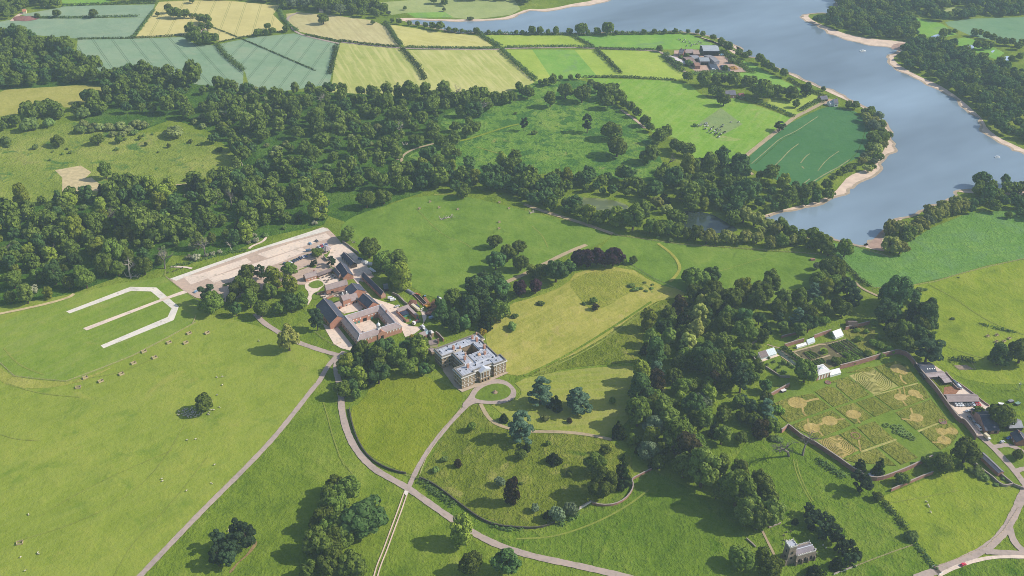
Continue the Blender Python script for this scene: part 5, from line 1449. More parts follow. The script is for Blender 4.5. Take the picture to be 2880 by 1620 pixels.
# ---- the mansion
HZ = 11.6
A0 = W('H', 785, 1065, HZ)
D0 = W('H', 1610, 745, HZ)
HA = math.atan2(D0[1] - A0[1], D0[0] - A0[0])
house = empty('country_house', A0, HA, 'large square stone mansion with flat lead roof and columned portico', 'house')
OUT = [(0, 0), (11.2, 0), (11.2, 2.0), (28.9, 2.0), (28.9, 0), (40.1, 0), (40.1, 8.7), (37.4, 8.7), (37.4, 33.5), (40.6, 33.5), (40.6, 42), (0, 42), (0, 30), (9.4, 30), (9.4, 12.5), (0, 12.5)]
HOLE = [(18.6, 22.4), (29.5, 22.4), (29.5, 33), (18.6, 33)]
def offset(poly, d):
 n, out = len(poly), []
 for i in range(n):
  p, q, s = poly[i - 1], poly[i], poly[(i + 1) % n]
  def nrm(a, b):
   l = math.hypot(b[0] - a[0], b[1] - a[1])
   return ((b[1] - a[1]) / l, -(b[0] - a[0]) / l)
  n1, n2 = nrm(p, q), nrm(q, s)
  out.append((q[0] + (n1[0] + n2[0]) * d, q[1] + (n1[1] + n2[1]) * d))
 return out
def shell(m, poly, z0, z1, flip=False):
 n = len(poly)
 vs = [(x, y, z0) for x, y in poly] + [(x, y, z1) for x, y in poly]
 m.add(vs, [((i + 1) % n, i, n + i, n + (i + 1) % n) if flip else (i, (i + 1) % n, n + (i + 1) % n, n + i) for i in range(n)])
def plate(m, polys, z):
 tri = tessellate_polygon([[Vector((x, y, 0)) for x, y in p] for p in polys])
 flat = [(x, y, z) for p in polys for x, y in p]
 m.add(flat, [tuple(t) for t in tri])
def band(m, inner, outer, z0, z1):
 """a moulding between two outlines"""
 shell(m, outer, z0, z1)
 shell(m, inner, z0, z1, True)
 n = len(inner)
 for z in (z0, z1):
  vs = [(x, y, z) for x, y in inner] + [(x, y, z) for x, y in outer]
  m.add(vs, [(i, (i + 1) % n, n + (i + 1) % n, n + i) for i in range(n)])
m = MB()
shell(m, OUT, -.2, HZ - .9)
shell(m, HOLE, 0, HZ - .9, True)
m.build('wall', STONE, house)
m = MB()
band(m, offset(OUT, -.3), offset(OUT, .75), HZ - .9, HZ - .3)
band(m, offset(OUT, -.3), offset(OUT, .35), HZ - 1.3, HZ - .92)
m.build('cornice', STONE_P, house)
m = MB()
band(m, offset(OUT, -.45), offset(OUT, .1), HZ - .3, HZ + .75)
band(m, offset(OUT, -.5), offset(OUT, .18), HZ + .752, HZ + .9)
m.build('parapet', plain('grey_parapet_stone', (146, 138, 128), .9, .78, .15, 1.5), house)
m = MB()
band(m, offset(OUT, -.05), offset(OUT, .14), 3.5, 3.8)
band(m, offset(OUT, -.05), offset(OUT, .12), 7.2, 7.4)
m.build('string_course', STONE_P, house)
m = MB()
plate(m, [offset(OUT, -.4), HOLE[::-1]], HZ - .5)
rf = m.build('roof', LEAD, house)
def lowroof(x0, y0, x1, y1, h, mat=LEAD, nm='roof_flat'):
 q = MB()
 z = HZ - .49
 q.prism([(x0, y0), (x1, y0), (x1, y1), (x0, y1)], z, z + h, 0, True, .9)
 for s in range(int((x1 - x0) / 2.4)):
  q.box(x0 + 1.6 + s * 2.4, y0 + .9, z + h - .1, x0 + 1.72 + s * 2.4, y1 - .9, z + h + .1)
 q.build(nm, mat, rf)
lowroof(17.6, 9, 36.6, 21.6, .9)
lowroof(1.2, 1.4, 14, 11.4, .5)
lowroof(10.2, 12, 17, 29.5, .6)
lowroof(30, 22.4, 36.6, 33, .6)
lowroof(1.2, 33.6, 39, 41, .6)
lowroof(29.6, 1.4, 39.4, 8.2, .5)
q = MB()
q.box(16.9, 12.2, HZ - .48, 17.5, 22, HZ + .15)
q.box(11.5, 30.2, HZ - .48, 18, 33.2, HZ - .2)
q.build('roof_step', plain('tan_roof', (196, 184, 168), .8, .85, .1, 2), rf)
for (x, y) in ((625, 540), (840, 735), (895, 880), (1060, 385), (975, 350), (1198, 518), (1210, 640)):
 p = W('H', x, y, HZ)
 c, s = math.cos(HA), math.sin(HA)
 lx, ly = (p[0] - A0[0]) * c + (p[1] - A0[1]) * s, -(p[0] - A0[0]) * s + (p[1] - A0[1]) * c
 q = MB()
 q.box(lx - .9, ly - .7, HZ - .5, lx + .9, ly + .7, HZ + 3.0)
 q.box(lx - 1.02, ly - .82, HZ + 3.0, lx + 1.02, ly + .82, HZ + 3.25)
 for k in (-.55, 0, .55):
  q.lathe([(.2, HZ + 3.25), (.16, HZ + 3.9)], lx + k, ly, 6)
 q.build('chimney', BRICK_O, rf)
for (x, y, w_) in ((750, 520, .6), (850, 640, .6), (1055, 262, .5)):
 p = W('H', x, y, HZ)
 c, s = math.cos(HA), math.sin(HA)
 lx, ly = (p[0] - A0[0]) * c + (p[1] - A0[1]) * s, -(p[0] - A0[0]) * s + (p[1] - A0[1]) * c
 q = MB()
 q.box(lx - w_, ly - .5, HZ - .5, lx + w_, ly + .5, HZ + 1.7)
 q.box(lx - w_ - .1, ly - .6, HZ + 1.7, lx + w_ + .1, ly + .6, HZ + 1.85)
 q.build('low_chimney', BRICK_O, rf)
q = MB()
q.lathe([(1.5, HZ + .3), (1.5, HZ + 1.1), (1.7, HZ + 1.2), (.5, HZ + 1.9)], 25.6, 16.6, 10)
q.box(24.2, 15.6, HZ + .3, 24.8, 16.2, HZ + 2.6)
q.box(26.6, 17.2, HZ + .3, 27.0, 17.7, HZ + 2.4)
q.build('roof_repair', plain('copper_orange', (206, 170, 140), .8, .85, .15, 1), rf)
for k, (x, y) in enumerate(((375, 582), (495, 566), (518, 490), (685, 450), (815, 422), (668, 566), (705, 640), (800, 575), (835, 765), (990, 430), (1112, 424), (1230, 545), (1270, 620), (965, 635), (1020, 688), (1050, 757), (1160, 785), (1270, 740), (1172, 695), (1360, 685), (1422, 745), (865, 920), (752, 942), (1035, 830))):
 p = W('H', x, y, HZ + .2)
 c, s = math.cos(HA), math.sin(HA)
 lx, ly = (p[0] - A0[0]) * c + (p[1] - A0[1]) * s, -(p[0] - A0[0]) * s + (p[1] - A0[1]) * c
 q = MB()
 q.box(lx - .35, ly - .3, HZ - .5, lx + .35, ly + .3, HZ + .75)
 q.build('roof_light', DARK, rf)
def win_wall(p, q, cols, zs, hs, w=1.25, inset=0.0, mat=BLIND):
 """windows on the wall from p to q (outline order, outside on the right)"""
 dx, dy = q[0] - p[0], q[1] - p[1]
 l = math.hypot(dx, dy)
 ux, uy = dx / l, dy / l
 M = Matrix.Translation((p[0], p[1], 0)) @ Matrix.Rotation(math.atan2(dy, dx), 4, 'Z')
 for s in row(cols, l, .7):
  for z, h in zip(zs, hs):
   m1 = MB(M)
   e = .12
   m1.box(s - w / 2 - e, -.14, z - e, s - w / 2, .1, z + h + e)
   m1.box(s + w / 2, -.14, z - e, s + w / 2 + e, .1, z + h + e)
   m1.box(s - w / 2, -.14, z + h, s + w / 2, .1, z + h + e)
   m1.box(s - w / 2, -.2, z - e, s + w / 2, .1, z)
   o = m1.build('window', STONE, house)
   m2 = MB(M)
   m2.box(s - w / 2, -.06, z, s + w / 2, .08, z + h)
   m2.build('pane', mat, o)
ZS, HSZ = (1.3, 4.8, 8.3), (1.5, 1.8, 1.4)
win_wall(OUT[0], OUT[1], 3, ZS, HSZ)
win_wall(OUT[4], OUT[5], 3, ZS, HSZ)
win_wall((11.2, 2), (15.4, 2), 1, ZS, HSZ)
win_wall((24.8, 2), (28.9, 2), 1, ZS, HSZ)
win_wall(OUT[15], OUT[0], 3, ZS, HSZ, mat=GLASS)
win_wall(OUT[12], OUT[13], 2, ZS, HSZ, mat=GLASS)
win_wall(OUT[11], OUT[12], 3, ZS, HSZ, mat=GLASS)
win_wall(OUT[13], OUT[14], 5, ZS[1:], HSZ[1:], mat=GLASS)
win_wall(OUT[5], OUT[6], 2, ZS, HSZ)
# portico: arched base, four columns, pediment
m = MB()
m.box(15.6, -1.6, 0, 24.6, 1.98, .5)
for x0, x1 in ((15.6, 16.6), (18.2, 19.3), (20.9, 22.0), (23.6, 24.6)):
 m.box(x0, -1.6, .5, x1, -.5, 3.1)
m.box(15.6, -1.6, 3.1, 24.6, 1.98, 4.0)
m.box(15.6, -.49, .5, 15.9, 1.98, 3.1)
m.box(24.3, -.49, .5, 24.6, 1.98, 3.1)
pb = m.build('portico_base', STONE, house)
for x0, x1 in ((16.6, 18.2), (19.3, 20.9), (22.0, 23.6)):
 m = MB()
 m.box(x0, -.7, .5, x1, -.6, 3.1)
 m.build('arch_opening', DARK, pb)
for x in (16.3, 18.75, 21.45, 23.9):
 m = MB()
 m.box(x - .55, -1.45, 4.0, x + .55, -.35, 4.35)
 m.lathe([(.48, 4.35), (.44, 6), (.38, 9.4), (.6, 9.8)], x, -.9, 10)
 m.build('column', STONE_P, house)
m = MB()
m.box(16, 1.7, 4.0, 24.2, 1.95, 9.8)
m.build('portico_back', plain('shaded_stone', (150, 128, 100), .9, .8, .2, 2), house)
m = MB()
m.box(15.5, -1.7, 9.82, 24.7, 1.9, 10.9)
m.build('entablature', STONE_P, house)
m = MB()
m.add([(15.1, -2.0, 10.92), (25.1, -2.0, 10.92), (20.1, -2.0, 13.1), (15.1, 3.6, 10.92), (25.1, 3.6, 10.92), (20.1, 3.6, 13.1)],
      [(0, 1, 2), (1, 4, 5, 2), (4, 3, 5), (3, 0, 2, 5), (0, 3, 4, 1)])
m.build('pediment', LEADN, house)
# fountain on the circle lawn
p = W('h', 1160, 68)
m = MB()
m.lathe([(2.0, 0), (2.0, .35), (1.7, .36), (1.7, .5), (.6, .55), (.35, 1.4), (.9, 1.6), (.9, 1.75), (.25, 1.8), (.15, 2.5), (.02, 2.6)], 0, 0, 14)
o = tag(m.build('fountain', STONE), 'small pale stone fountain in the middle of the circle lawn', 'fountain')
o.location = (p[0], p[1], .5)
# ---- stable court: four ranges round a yard
ST_E, ST_R = 6.0, 8.9
a0 = W('S', 705, 1345, ST_E)
b0 = W('S', 1305, 1150, ST_E)
d0 = W('S', 430, 1040, ST_E)
SA = math.atan2(b0[1] - a0[1], b0[0] - a0[0])
SL, SD = math.hypot(b0[0] - a0[0], b0[1] - a0[1]), math.hypot(d0[0] - a0[0], d0[1] - a0[1])
st = empty('stable_court', a0, SA, 'red brick stable court with slate ranges round a square yard and white cupola', 'stables')
wd = 7.6
O4 = [(0, 0), (SL, 0), (SL, SD), (0, SD)]
I4 = [(wd, wd), (SL - wd, wd), (SL - wd, SD - wd), (wd, SD - wd)]
R4 = [(wd / 2, wd / 2), (SL - wd / 2, wd / 2), (SL - wd / 2, SD - wd / 2), (wd / 2, SD - wd / 2)]
m = MB()
shell(m, O4, -.2, ST_E)
shell(m, I4, 0, ST_E, True)
m.build('wall', BRICK_O, st)
m = MB()
oo, ii = offset(O4, .45), offset(I4, -.4)
vs = [(x, y, ST_E + .05) for x, y in oo] + [(x, y, ST_R) for x, y in R4] + [(x, y, ST_E + .05) for x, y in ii]
m.add(vs, [(i, (i + 1) % 4, 4 + (i + 1) % 4, 4 + i) for i in range(4)] + [(4 + i, 4 + (i + 1) % 4, 8 + (i + 1) % 4, 8 + i) for i in range(4)])
srf = m.build('roof', SLATE_W, st)
m = MB()
for i in range(4):
 p, q = R4[i], R4[(i + 1) % 4]
 m.tube([(p[0], p[1], ST_R + .02), (q[0], q[1], ST_R + .02)], .2, 5)
 m.tube([(oo[i][0], oo[i][1], ST_E + .1), (p[0], p[1], ST_R + .02)], .17, 5)
 m.tube([(ii[i][0], ii[i][1], ST_E + .1), (p[0], p[1], ST_R + .02)], .13, 5)
m.build('lead_ridges', LEADN, srf)
m = MB()
band(m, offset(O4, -.05), offset(O4, .32), ST_E - .5, ST_E - .02)
m.build('cornice', STONE_P, st)
m = MB()   # cupola
m.box(SL * .52 - 1.3, wd / 2 - 1.3, ST_R - 1.2, SL * .52 + 1.3, wd / 2 + 1.3, ST_R + 1.0)
m.lathe([(1.35, ST_R + 1.0), (1.35, ST_R + 3.2), (1.6, ST_R + 3.3), (1.5, ST_R + 3.6), (1.2, ST_R + 4.4), (.6, ST_R + 5.1), (.1, ST_R + 5.4), (.06, ST_R + 7.2), (.2, ST_R + 7.3), (.02, ST_R + 7.5)], SL * .52, wd / 2, 12)
cu = m.build('cupola', WHITE, st)
for k in range(4):
 q = MB()
 an = k * math.pi / 2
 cx, cy = SL * .52 + math.cos(an) * 1.34, wd / 2 + math.sin(an) * 1.34
 q.box(cx - .35, cy - .35, ST_R + 1.5, cx + .35, cy + .35, ST_R + 2.9)
 q.build('louvre', DARK, cu)
m = MB()   # front pediment
m.add([(SL * .44, -.7, ST_E - .3), (SL * .64, -.7, ST_E - .3), (SL * .54, -.7, ST_E + 2.4), (SL * .44, wd * .45, ST_E - .3), (SL * .64, wd * .45, ST_E - .3), (SL * .54, wd * .45, ST_E + 2.4)],
      [(0, 1, 2), (1, 4, 5, 2), (4, 3, 5), (3, 0, 2, 5), (0, 3, 4, 1)])
m.box(SL * .45, -.6, 0, SL * .63, -.02, ST_E - .32)
m.build('pediment', BRICK_O, st)
m = MB()
m.box(SL * .51, -.68, 0, SL * .57, -.58, 3.8)
m.build('gateway', DARK, st)
for (x, y) in ((I4[0][0] + 1.2, I4[0][1] + 1.2), (I4[1][0] - 1.2, I4[1][1] + 1.2)):
 m = MB()
 m.box(x - 1.2, y - 1.2, 0, x + 1.2, y + 1.2, ST_E - .6)
 m.add([(x - 1.7, y - 1.7, ST_E - .55), (x + 1.7, y - 1.7, ST_E - .55), (x + 1.7, y + 1.7, ST_E - .55), (x - 1.7, y + 1.7, ST_E - .55), (x, y, ST_E + 1.4)], [(0, 1, 4), (1, 2, 4), (2, 3, 4), (3, 0, 4), (3, 2, 1, 0)])
 m.build('stair_turret', SLATE_W, st)
m = MB()
m.box(SL - wd / 2 - .5, SD * .55, ST_R - .6, SL - wd / 2 + .5, SD * .55 + .9, ST_R + 2.0)
m.build('chimney', BRICK, srf)
def st_open(x0, x1, y0, y1, z0, z1, mat, nm):
 m = MB()
 m.box(x0, y0, z0, x1, y1, z1)
 return m.build(nm, mat, st)
yb = I4[2][1]
for f_ in (.08, .2, .34, .66, .78, .92):
 x = wd + (SL - 2 * wd) * f_
 st_open(x - .55, x + .55, yb - .1, yb + .1, 3.9, 5.2, WHITE, 'window')
for f_ in (.14, .27, .76):
 x = wd + (SL - 2 * wd) * f_
 st_open(x - 1.0, x + 1.0, yb - .1, yb + .1, 0, 2.6, TEAL, 'stable_door')
x = wd + (SL - 2 * wd) * .5
st_open(x - 1.7, x + 1.7, yb - .12, yb + .1, 0, 3.4, DARK, 'archway')
for k in range(7):
 y = wd + (SD - 2 * wd) * (k + .5) / 7
 st_open(I4[1][0] - .1, I4[1][0] + .1, y - .5, y + .5, 3.7, 5.0, WHITE, 'window')
for k in range(11):
 y = SD * (k + .5) / 11
 for z in (1.2, 3.8):
  st_open(-.08, .1, y - .5, y + .5, z, z + 1.4, GLASS, 'window')
for k in range(5):
 for f_ in (.03, .67):
  x = SL * (f_ + .07 * k)
  st_open(x - .5, x + .5, -.08, .1, 3.8, 5.0, WHITE, 'window')
# ---- ranges round the stables
gable('riding_school', 'big red brick barn with long dark slate roof left of the stable court', 'barn', 'S', (330, 1112), (140, 868), 6, 11.2, BRICK_O, SLATE_D, ridge=(425, 1000), wins=[('b', 5, 1.5, 1.2, 1.8, GLASS), ('f', 6, 1.5, 1.2, 1.8, GLASS), ('l', 1, 0, 2.6, 3.4, DARK, 'door')])
gable('link_range', 'low slate-roofed link building between barn and brewhouse yard', 'outbuilding', 'N', (45, 405), (200, 345), 3.2, 5.4, BRICK_O, SLATE_W, D=6.5, wins=[('f', [3.5], 0, 1.2, 2.1, DARK, 'door')])
gable('brewhouse', 'brick brewhouse with two white roof vents between the yards', 'outbuilding', 'N', (228, 235), (425, 170), 6.5, 9.2, BRICK_O, SLATE_W, D=7.5, wins=[('f', 4, 1.0, .9, 1.2, WHITE), ('f', [2.2], 0, 1.2, 2.2, DARK, 'door')])
BW = [o for o in bpy.data.objects if o.name.startswith('brewhouse')][0]
for x in (1.9, 5.6):
 m = MB()
 m.lathe([(.75, 8.6), (.7, 11.2), (.55, 11.6), (.1, 12.2)], x, 4.4, 10)
 m.build('roof_vent', WHITE, BW)
gable('lower_range', 'low slate wing joining the brewhouse to the dark barn', 'outbuilding', 'N', (430, 245), (620, 185), 3.4, 7.2, BRICK_O, SLATE_W, D=8.5, wins=[('f', 2, .2, 1, 2, DARK, 'door')])
gable('long_barn', 'long brick barn with dark roof running down to the stable court', 'barn', 'N', (865, 420), (612, 195), 5.0, 9.0, BRICK_O, SLATE_D, ridge=(1010, 285), wins=[('f', 6, 1.2, 1.1, 1.5, GLASS), ('l', [3.0], .5, 1, 1.6, DARK)])
gable('north_barn', 'long brick barn with slate roof and blank sunlit wall above the cafe yard', 'barn', 'M', (525, 1052), (1075, 895), 5.2, 8.6, BRICK_O, SLATE_W, ridge=(490, 935), wins=[('f', [5.2], 0, 2.4, 3.0, DARK, 'door'), ('f', [10.5, 17.5], 0, .3, 5.0, BRICK, 'pilaster')])
gable('east_barn', 'dark-roofed wing at right angles to the long north barn', 'barn', 'M', (1130, 1185), (985, 1020), 5.0, 8.6, BRICK_O, SLATE_D, ridge=(1380, 1110), wins=[('f', 3, 1, 1.2, 1.6, GLASS)])
gable('shop_range', 'orange brick shop with slate roof left of the cafe terrace', 'shop', 'K', (905, 1300), (1215, 1205), 3.6, 6.4, BRICK_O, SLATE_W, ridge=(850, 1200), chim=[(9.5, 3.2, 1.0)], wins=[('f', 3, 1, .9, 1.2, WHITE), ('l', [2.5], 0, 1.4, 2.2, DARK, 'door')])
gable('terrace_range', 'low open-fronted slate range behind the cafe terrace', 'outbuilding', 'M', (310, 688), (700, 540), 2.9, 4.8, BRICK_O, TILE, ridge=(245, 640), open_front=True)
gable('cafe_wing', 'slate wing with brick gable at the right of the cafe terrace', 'outbuilding', 'M', (840, 700), (705, 540), 3.2, 5.8, BRICK_O, SLATE, ridge=(885, 640), wins=[('l', [1.8], 2.2, .8, .9, DARK)])
gable('blue_barn', 'brick barn with dark blue slate roof behind the cafe wing', 'barn', 'M', (955, 735), (765, 455), 3.6, 7.4, BRICK_O, SLATE_D, ridge=(1092, 635), wins=[('l', [2.5], 1.6, .9, 1.0, WHITE), ('b', 3, 1, 1, 1.2, GLASS)])
BB = [o for o in bpy.data.objects if o.name.startswith('blue_barn')][0]
m = MB()
for k in range(3):
 m.box(1.5 + k * 3, 8.3, 5.2 - .0, 3.9 + k * 3, 9.8, 5.5)
gable('open_shed', 'open timber shed with dark left and pale right slate slope in the service yard', 'shed', 'M', (1150, 425), (900, 165), 3.6, 6.2, TIMBER, SLATE_D, ridge=(1240, 358), open_front=True)
gable('long_range', 'long narrow brick range with dark slate roof along the back lane', 'outbuilding', 'S', (1025, 728), (757, 462), 3.6, 6.6, BRICK_O, SLATE_D, ridge=(1060, 685), wins=[('l', [3.1], .6, 1.3, 2.4, WHITE, 'door'), ('f', 6, 1, 1, 1.3, GLASS)])
gable('garden_shed', 'small greenish felt-roofed shed right of the long range', 'shed', 'S', (1062, 640), (1125, 632), 2.8, 4.4, TIMBER, roofing('green_felt', (96, 104, 104), (118, 126, 122)), D=8, wins=[('f', [1.6], 0, 1.4, 2.0, DARK, 'door')])
gable('grove_shed', 'little brick shed half hidden in the car park grove', 'shed', 'd', (2062, 715), (2130, 690), 3.0, 5.2, BRICK_O, TILE, D=7, wins=[('f', 2, 1, .9, 1.2, DARK)])
gable('timber_hut', 'small pyramid-roofed timber hut at the car park edge', 'hut', 'd', (1985, 615), (2035, 600), 2.6, 4.2, TIMBER, TILE, D=5, hip=True, wins=[('f', [2.2], 0, 1.4, 2, DARK, 'door')])
# octagonal kiosk
p = W('K', 1415, 640)
kk = empty('octagonal_kiosk', p, .2, 'octagonal visitor kiosk with pointed slate roof at the car park', 'kiosk')
kk.location = (p[0], p[1] + 2.8, 0)
m = MB()
m.lathe([(3.6, 0), (3.6, 2.6)], 0, 0, 8)
m.build('wall', CREAM, kk)
m = MB()
m.lathe([(4.8, 2.4), (4.75, 2.6), (.15, 6.6), (.02, 6.9)], 0, 0, 8)
kr = m.build('roof', SLATE_W, kk)
m = MB()
for k in range(8):
 an = k * math.pi / 4
 m.tube([(4.75 * math.cos(an), 4.75 * math.sin(an), 2.7), (.1 * math.cos(an), .1 * math.sin(an), 6.7)], .13, 5)
m.build('roof_ribs', LEADN, kr)
for k in (5, 6, 7):
 an = k * math.pi / 4 + math.pi / 8
 m = MB(Matrix.Rotation(an, 4, 'Z'))
 m.box(3.2, -.6, .6, 3.42, .6, 2.2)
 m.build('window', GLASS, kk)
# walled animal court with teal doors
o_, a_, L_a = fr('N', (1835, 725), (2150, 610), 2.6)
pig = empty('walled_court', o_, a_, 'small brick walled court with teal doors and a blue tarpaulin roof', 'yard')
Dp = dist_line(o_, a_, W('N', 1620, 465, 2.6))
m = MB()
m.box(0, 0, 0, .4, Dp, 2.6)
m.box(.41, Dp - 3.4, 0, L_a, Dp, 2.9)
m.box(L_a - 3, .0, 0, L_a, Dp - 3.41, 2.7)
m.box(.41, 0, 0, 3.0, .4, 2.6)
m.build('wall', BRICK_O, pig)
m = MB()
m.add([(.2, Dp - 3.6, 2.95), (L_a + .2, Dp - 3.6, 2.95), (L_a + .2, Dp + .2, 4.2), (.2, Dp + .2, 4.2)], [(0, 1, 2, 3)])
m.add([(L_a - 3.2, -.2, 4.0), (L_a - 3.2, Dp - 3.6, 4.0), (L_a + .3, Dp - 3.6, 2.9), (L_a + .3, -.2, 2.9)], [(3, 2, 1, 0)])
m.build('roof', SLATE_W, pig)
m = MB()
m.box(1.2, Dp - 9.5, 2.2, L_a - 4.6, Dp - 3.7, 2.45)
m.build('tarpaulin', plain('blue_black_sheet', (62, 68, 88), .6, .8, .1, 2), pig)
for x0, x1, y in ((3.0, 4.6, -.05), (L_a - 2.2, L_a - .8, -.08)):
 m = MB()
 m.box(x0, y, 0, x1, y + .12, 2.2)
 m.build('door', TEAL, pig)
m = MB()
m.box(1.4, Dp - 9.75, 0, L_a - 4.8, Dp - 9.6, 1.7)
m.build('pen_front', TEAL, pig)
# cottage and outbuildings behind the mansion
gable('garden_cottage', 'stone cottage with crossing slate roofs between stables and mansion', 'cottage', 'Q', (1040, 700), (1430, 630), 3.6, 6.2, CREAM, SLATE_W, ridge=(1000, 640), chim=[(-.5, 3, 1.6)], wins=[('f', 2, 1, 1, 1.2, GLASS)])
gable('cottage_wing', 'grey slate wing of the stone cottage facing the trees', 'cottage', 'Q', (1010, 940), (715, 660), 3.4, 6.0, CREAM, SLATE, ridge=(1050, 830), wins=[('f', 3, 1, .9, 1.1, GLASS)])
gable('small_brick_house', 'small brick outbuilding with purple-grey slate roof below the lorry yard', 'outbuilding', 'Q', (710, 445), (960, 350), 2.8, 4.8, BRICK, SLATE_W, D=5.5, wins=[('f', 2, .2, 1, 2, DARK, 'door')])
gable('teal_roof_shed', 'teal-grey tin-roofed shed beside the small brick outbuilding', 'shed', 'Q', (975, 335), (1110, 215), 2.8, 3.6, BRICK, plain('teal_tin', (150, 176, 180), .6, .85, .08, 2), D=4.5)
gable('stone_tower_house', 'little stone building with pale roof at the end of the brick garden wall', 'outbuilding', 'Q', (1190, 280), (1290, 240), 4.2, 5.4, STONE, STONE_P, D=4, hip=True)
gable('wash_house', 'low stone building joined to the back corner of the mansion', 'outbuilding', 'H', (225, 600), (285, 575), 3.5, 4.6, STONE, SLATE_W, D=5)
# ---- church
CH = 8.0
o_, a_, L_c = fr('C', (575, 1008), (1018, 882), CH)
ch = empty('church', o_, a_, 'small grey stone church with battlemented tower among dark pines', 'church')
Dc = 8.0
m = MB()
m.box(0, 0, -.2, L_c, Dc, CH)
m.build('wall', STONE_D, ch)
m = MB()
m.add([(.35, .35, CH - .35), (L_c - .35, .35, CH - .35), (L_c - .35, Dc - .35, CH - .35), (.35, Dc - .35, CH - .35), (.35, Dc / 2, CH + 1.5), (L_c - .35, Dc / 2, CH + 1.5)], [(0, 1, 5, 4), (2, 3, 4, 5), (3, 0, 4), (1, 2, 5)])
cr = m.build('roof', roofing('stone_slates', (128, 120, 126), (156, 146, 150)), ch)
m = MB()
m.box(.3, Dc / 2 - .25, CH + 1.42, L_c - .3, Dc / 2 + .25, CH + 1.7)
m.build('ridge', LEADN, cr)
def battle(m, x0, y0, x1, y1, z, h=.7, w=.7, t=.4):
 l = math.hypot(x1 - x0, y1 - y0)
 a = math.atan2(y1 - y0, x1 - x0)
 M0 = m.M
 m.M = Matrix.Translation((x0, y0, 0)) @ Matrix.Rotation(a, 4, 'Z')
 m.box(0, -t / 2, z, l, t / 2, z + h * .5)
 n = max(2, int(l / (2 * w)))
 for i in range(n):
  s = l * (i + .25) / n
  m.box(s, -t / 2, z + h * .5 + .002, s + l / n * .5, t / 2, z + h + .1)
 m.M = M0
m = MB()
battle(m, .4, .2, L_c - .4, .2, CH)
battle(m, .4, Dc - .2, L_c - .4, Dc - .2, CH)
battle(m, L_c - .2, .6, L_c - .2, Dc - .6, CH)
for x, y in ((L_c - .3, .3), (L_c - .3, Dc - .3), (.3, .3)):
 m.lathe([(.32, CH + .9), (.3, CH + 1.6), (.02, CH + 2.4)], x, y, 6)
m.build('battlement', STONE_P, ch)
for s in (.18, .48, .78):
 m = MB()
 x = L_c * s
 m.prism([(x - .75, -.06), (x + .75, -.06), (x + .75, .1), (x - .75, .1)], 1.8, 4.3)
 m.add([(x - .75, -.06, 4.3), (x + .75, -.06, 4.3), (x, -.06, 5.2)], [(0, 1, 2)])
 m.build('window', DARK, ch)
for s in (0.02, .33, .63, .98):
 m = MB()
 m.box(L_c * s - .35, -.9, 0, L_c * s + .35, -.02, 4.0)
 m.build('buttress', STONE_D, ch)
TW, TH = 5.4, 15.4
m = MB()
m.prism([(-TW, 1.6), (-.02, 1.6), (-.02, 1.6 + TW), (-TW, 1.6 + TW)], -.2, TH, 0, True, .95)
tw = m.build('tower', STONE_D, ch)
m = MB()
x0, y0, x1, y1 = -TW - .05, 1.55, .05, 1.65 + TW
m.box(x0, y0, TH + .01, x1, y1, TH + .4)
battle(m, x0 + .2, y0 + .2, x1 - .2, y0 + .2, TH + .4)
battle(m, x0 + .2, y1 - .2, x1 - .2, y1 - .2, TH + .4)
battle(m, x0 + .2, y0 + .5, x0 + .2, y1 - .5, TH + .4)
battle(m, x1 - .2, y0 + .5, x1 - .2, y1 - .5, TH + .4)
for x in (x0 + .2, x1 - .2):
 for y in (y0 + .2, y1 - .2):
  m.lathe([(.25, TH + 1.2), (.22, TH + 1.9), (.02, TH + 2.6)], x, y, 6)
m.build('parapet', STONE_P, tw)
m = MB()
m.box(x0 + .5, y0 + .5, TH + .42, x1 - .5, y1 - .5, TH + .5)
m.build('tower_roof', LEAD, tw)
for z in (9.6, 5.0):
 m = MB()
 m.box(-TW / 2 - .6, 1.45, z, -TW / 2 + .6, 1.8, z + 1.9)
 m.build('belfry_window', DARK, tw)
 m = MB()
 m.box(-TW - .02 + (.06 if z > 8 else 0), 1.6 + TW / 2 - .6, z, -TW + .35, 1.6 + TW / 2 + .6, z + 1.9)
 m.build('belfry_window', DARK, tw)
m = MB()
m.box(-TW - 1.1, 1.4, 0, -TW + .1, 2.2, 4.5)
m.box(-TW - 1.1, 1.6 + TW - .6, 0, -TW + .1, 1.6 + TW + .2, 4.5)
m.build('buttress', STONE_D, tw)
for k, (x, y) in enumerate(((270, 545), (340, 470), (430, 460), (280, 655), (250, 750), (330, 660), (1020, 960), (1160, 768), (1225, 830), (690, 1045))):
 p = W('C', x, y)
 m = MB()
 m.box(-.4, -.1, 0, .4, .1, 1.1)
 m.lathe([(.4, 1.1), (.3, 1.35), (.02, 1.45)], 0, 0, 8)
 o = tag(m.build('gravestone', STONE_D if k < 6 else STONE_P), 'dark gravestone standing in the churchyard grass' if k < 6 else 'pale gravestone by the church wall and pines', 'gravestone', 'dark gravestones left of the church' if k < 6 else 'pale gravestones right of the church')
 o.location = (p[0], p[1], .1)
 o.rotation_euler = (0, 0, R(110))
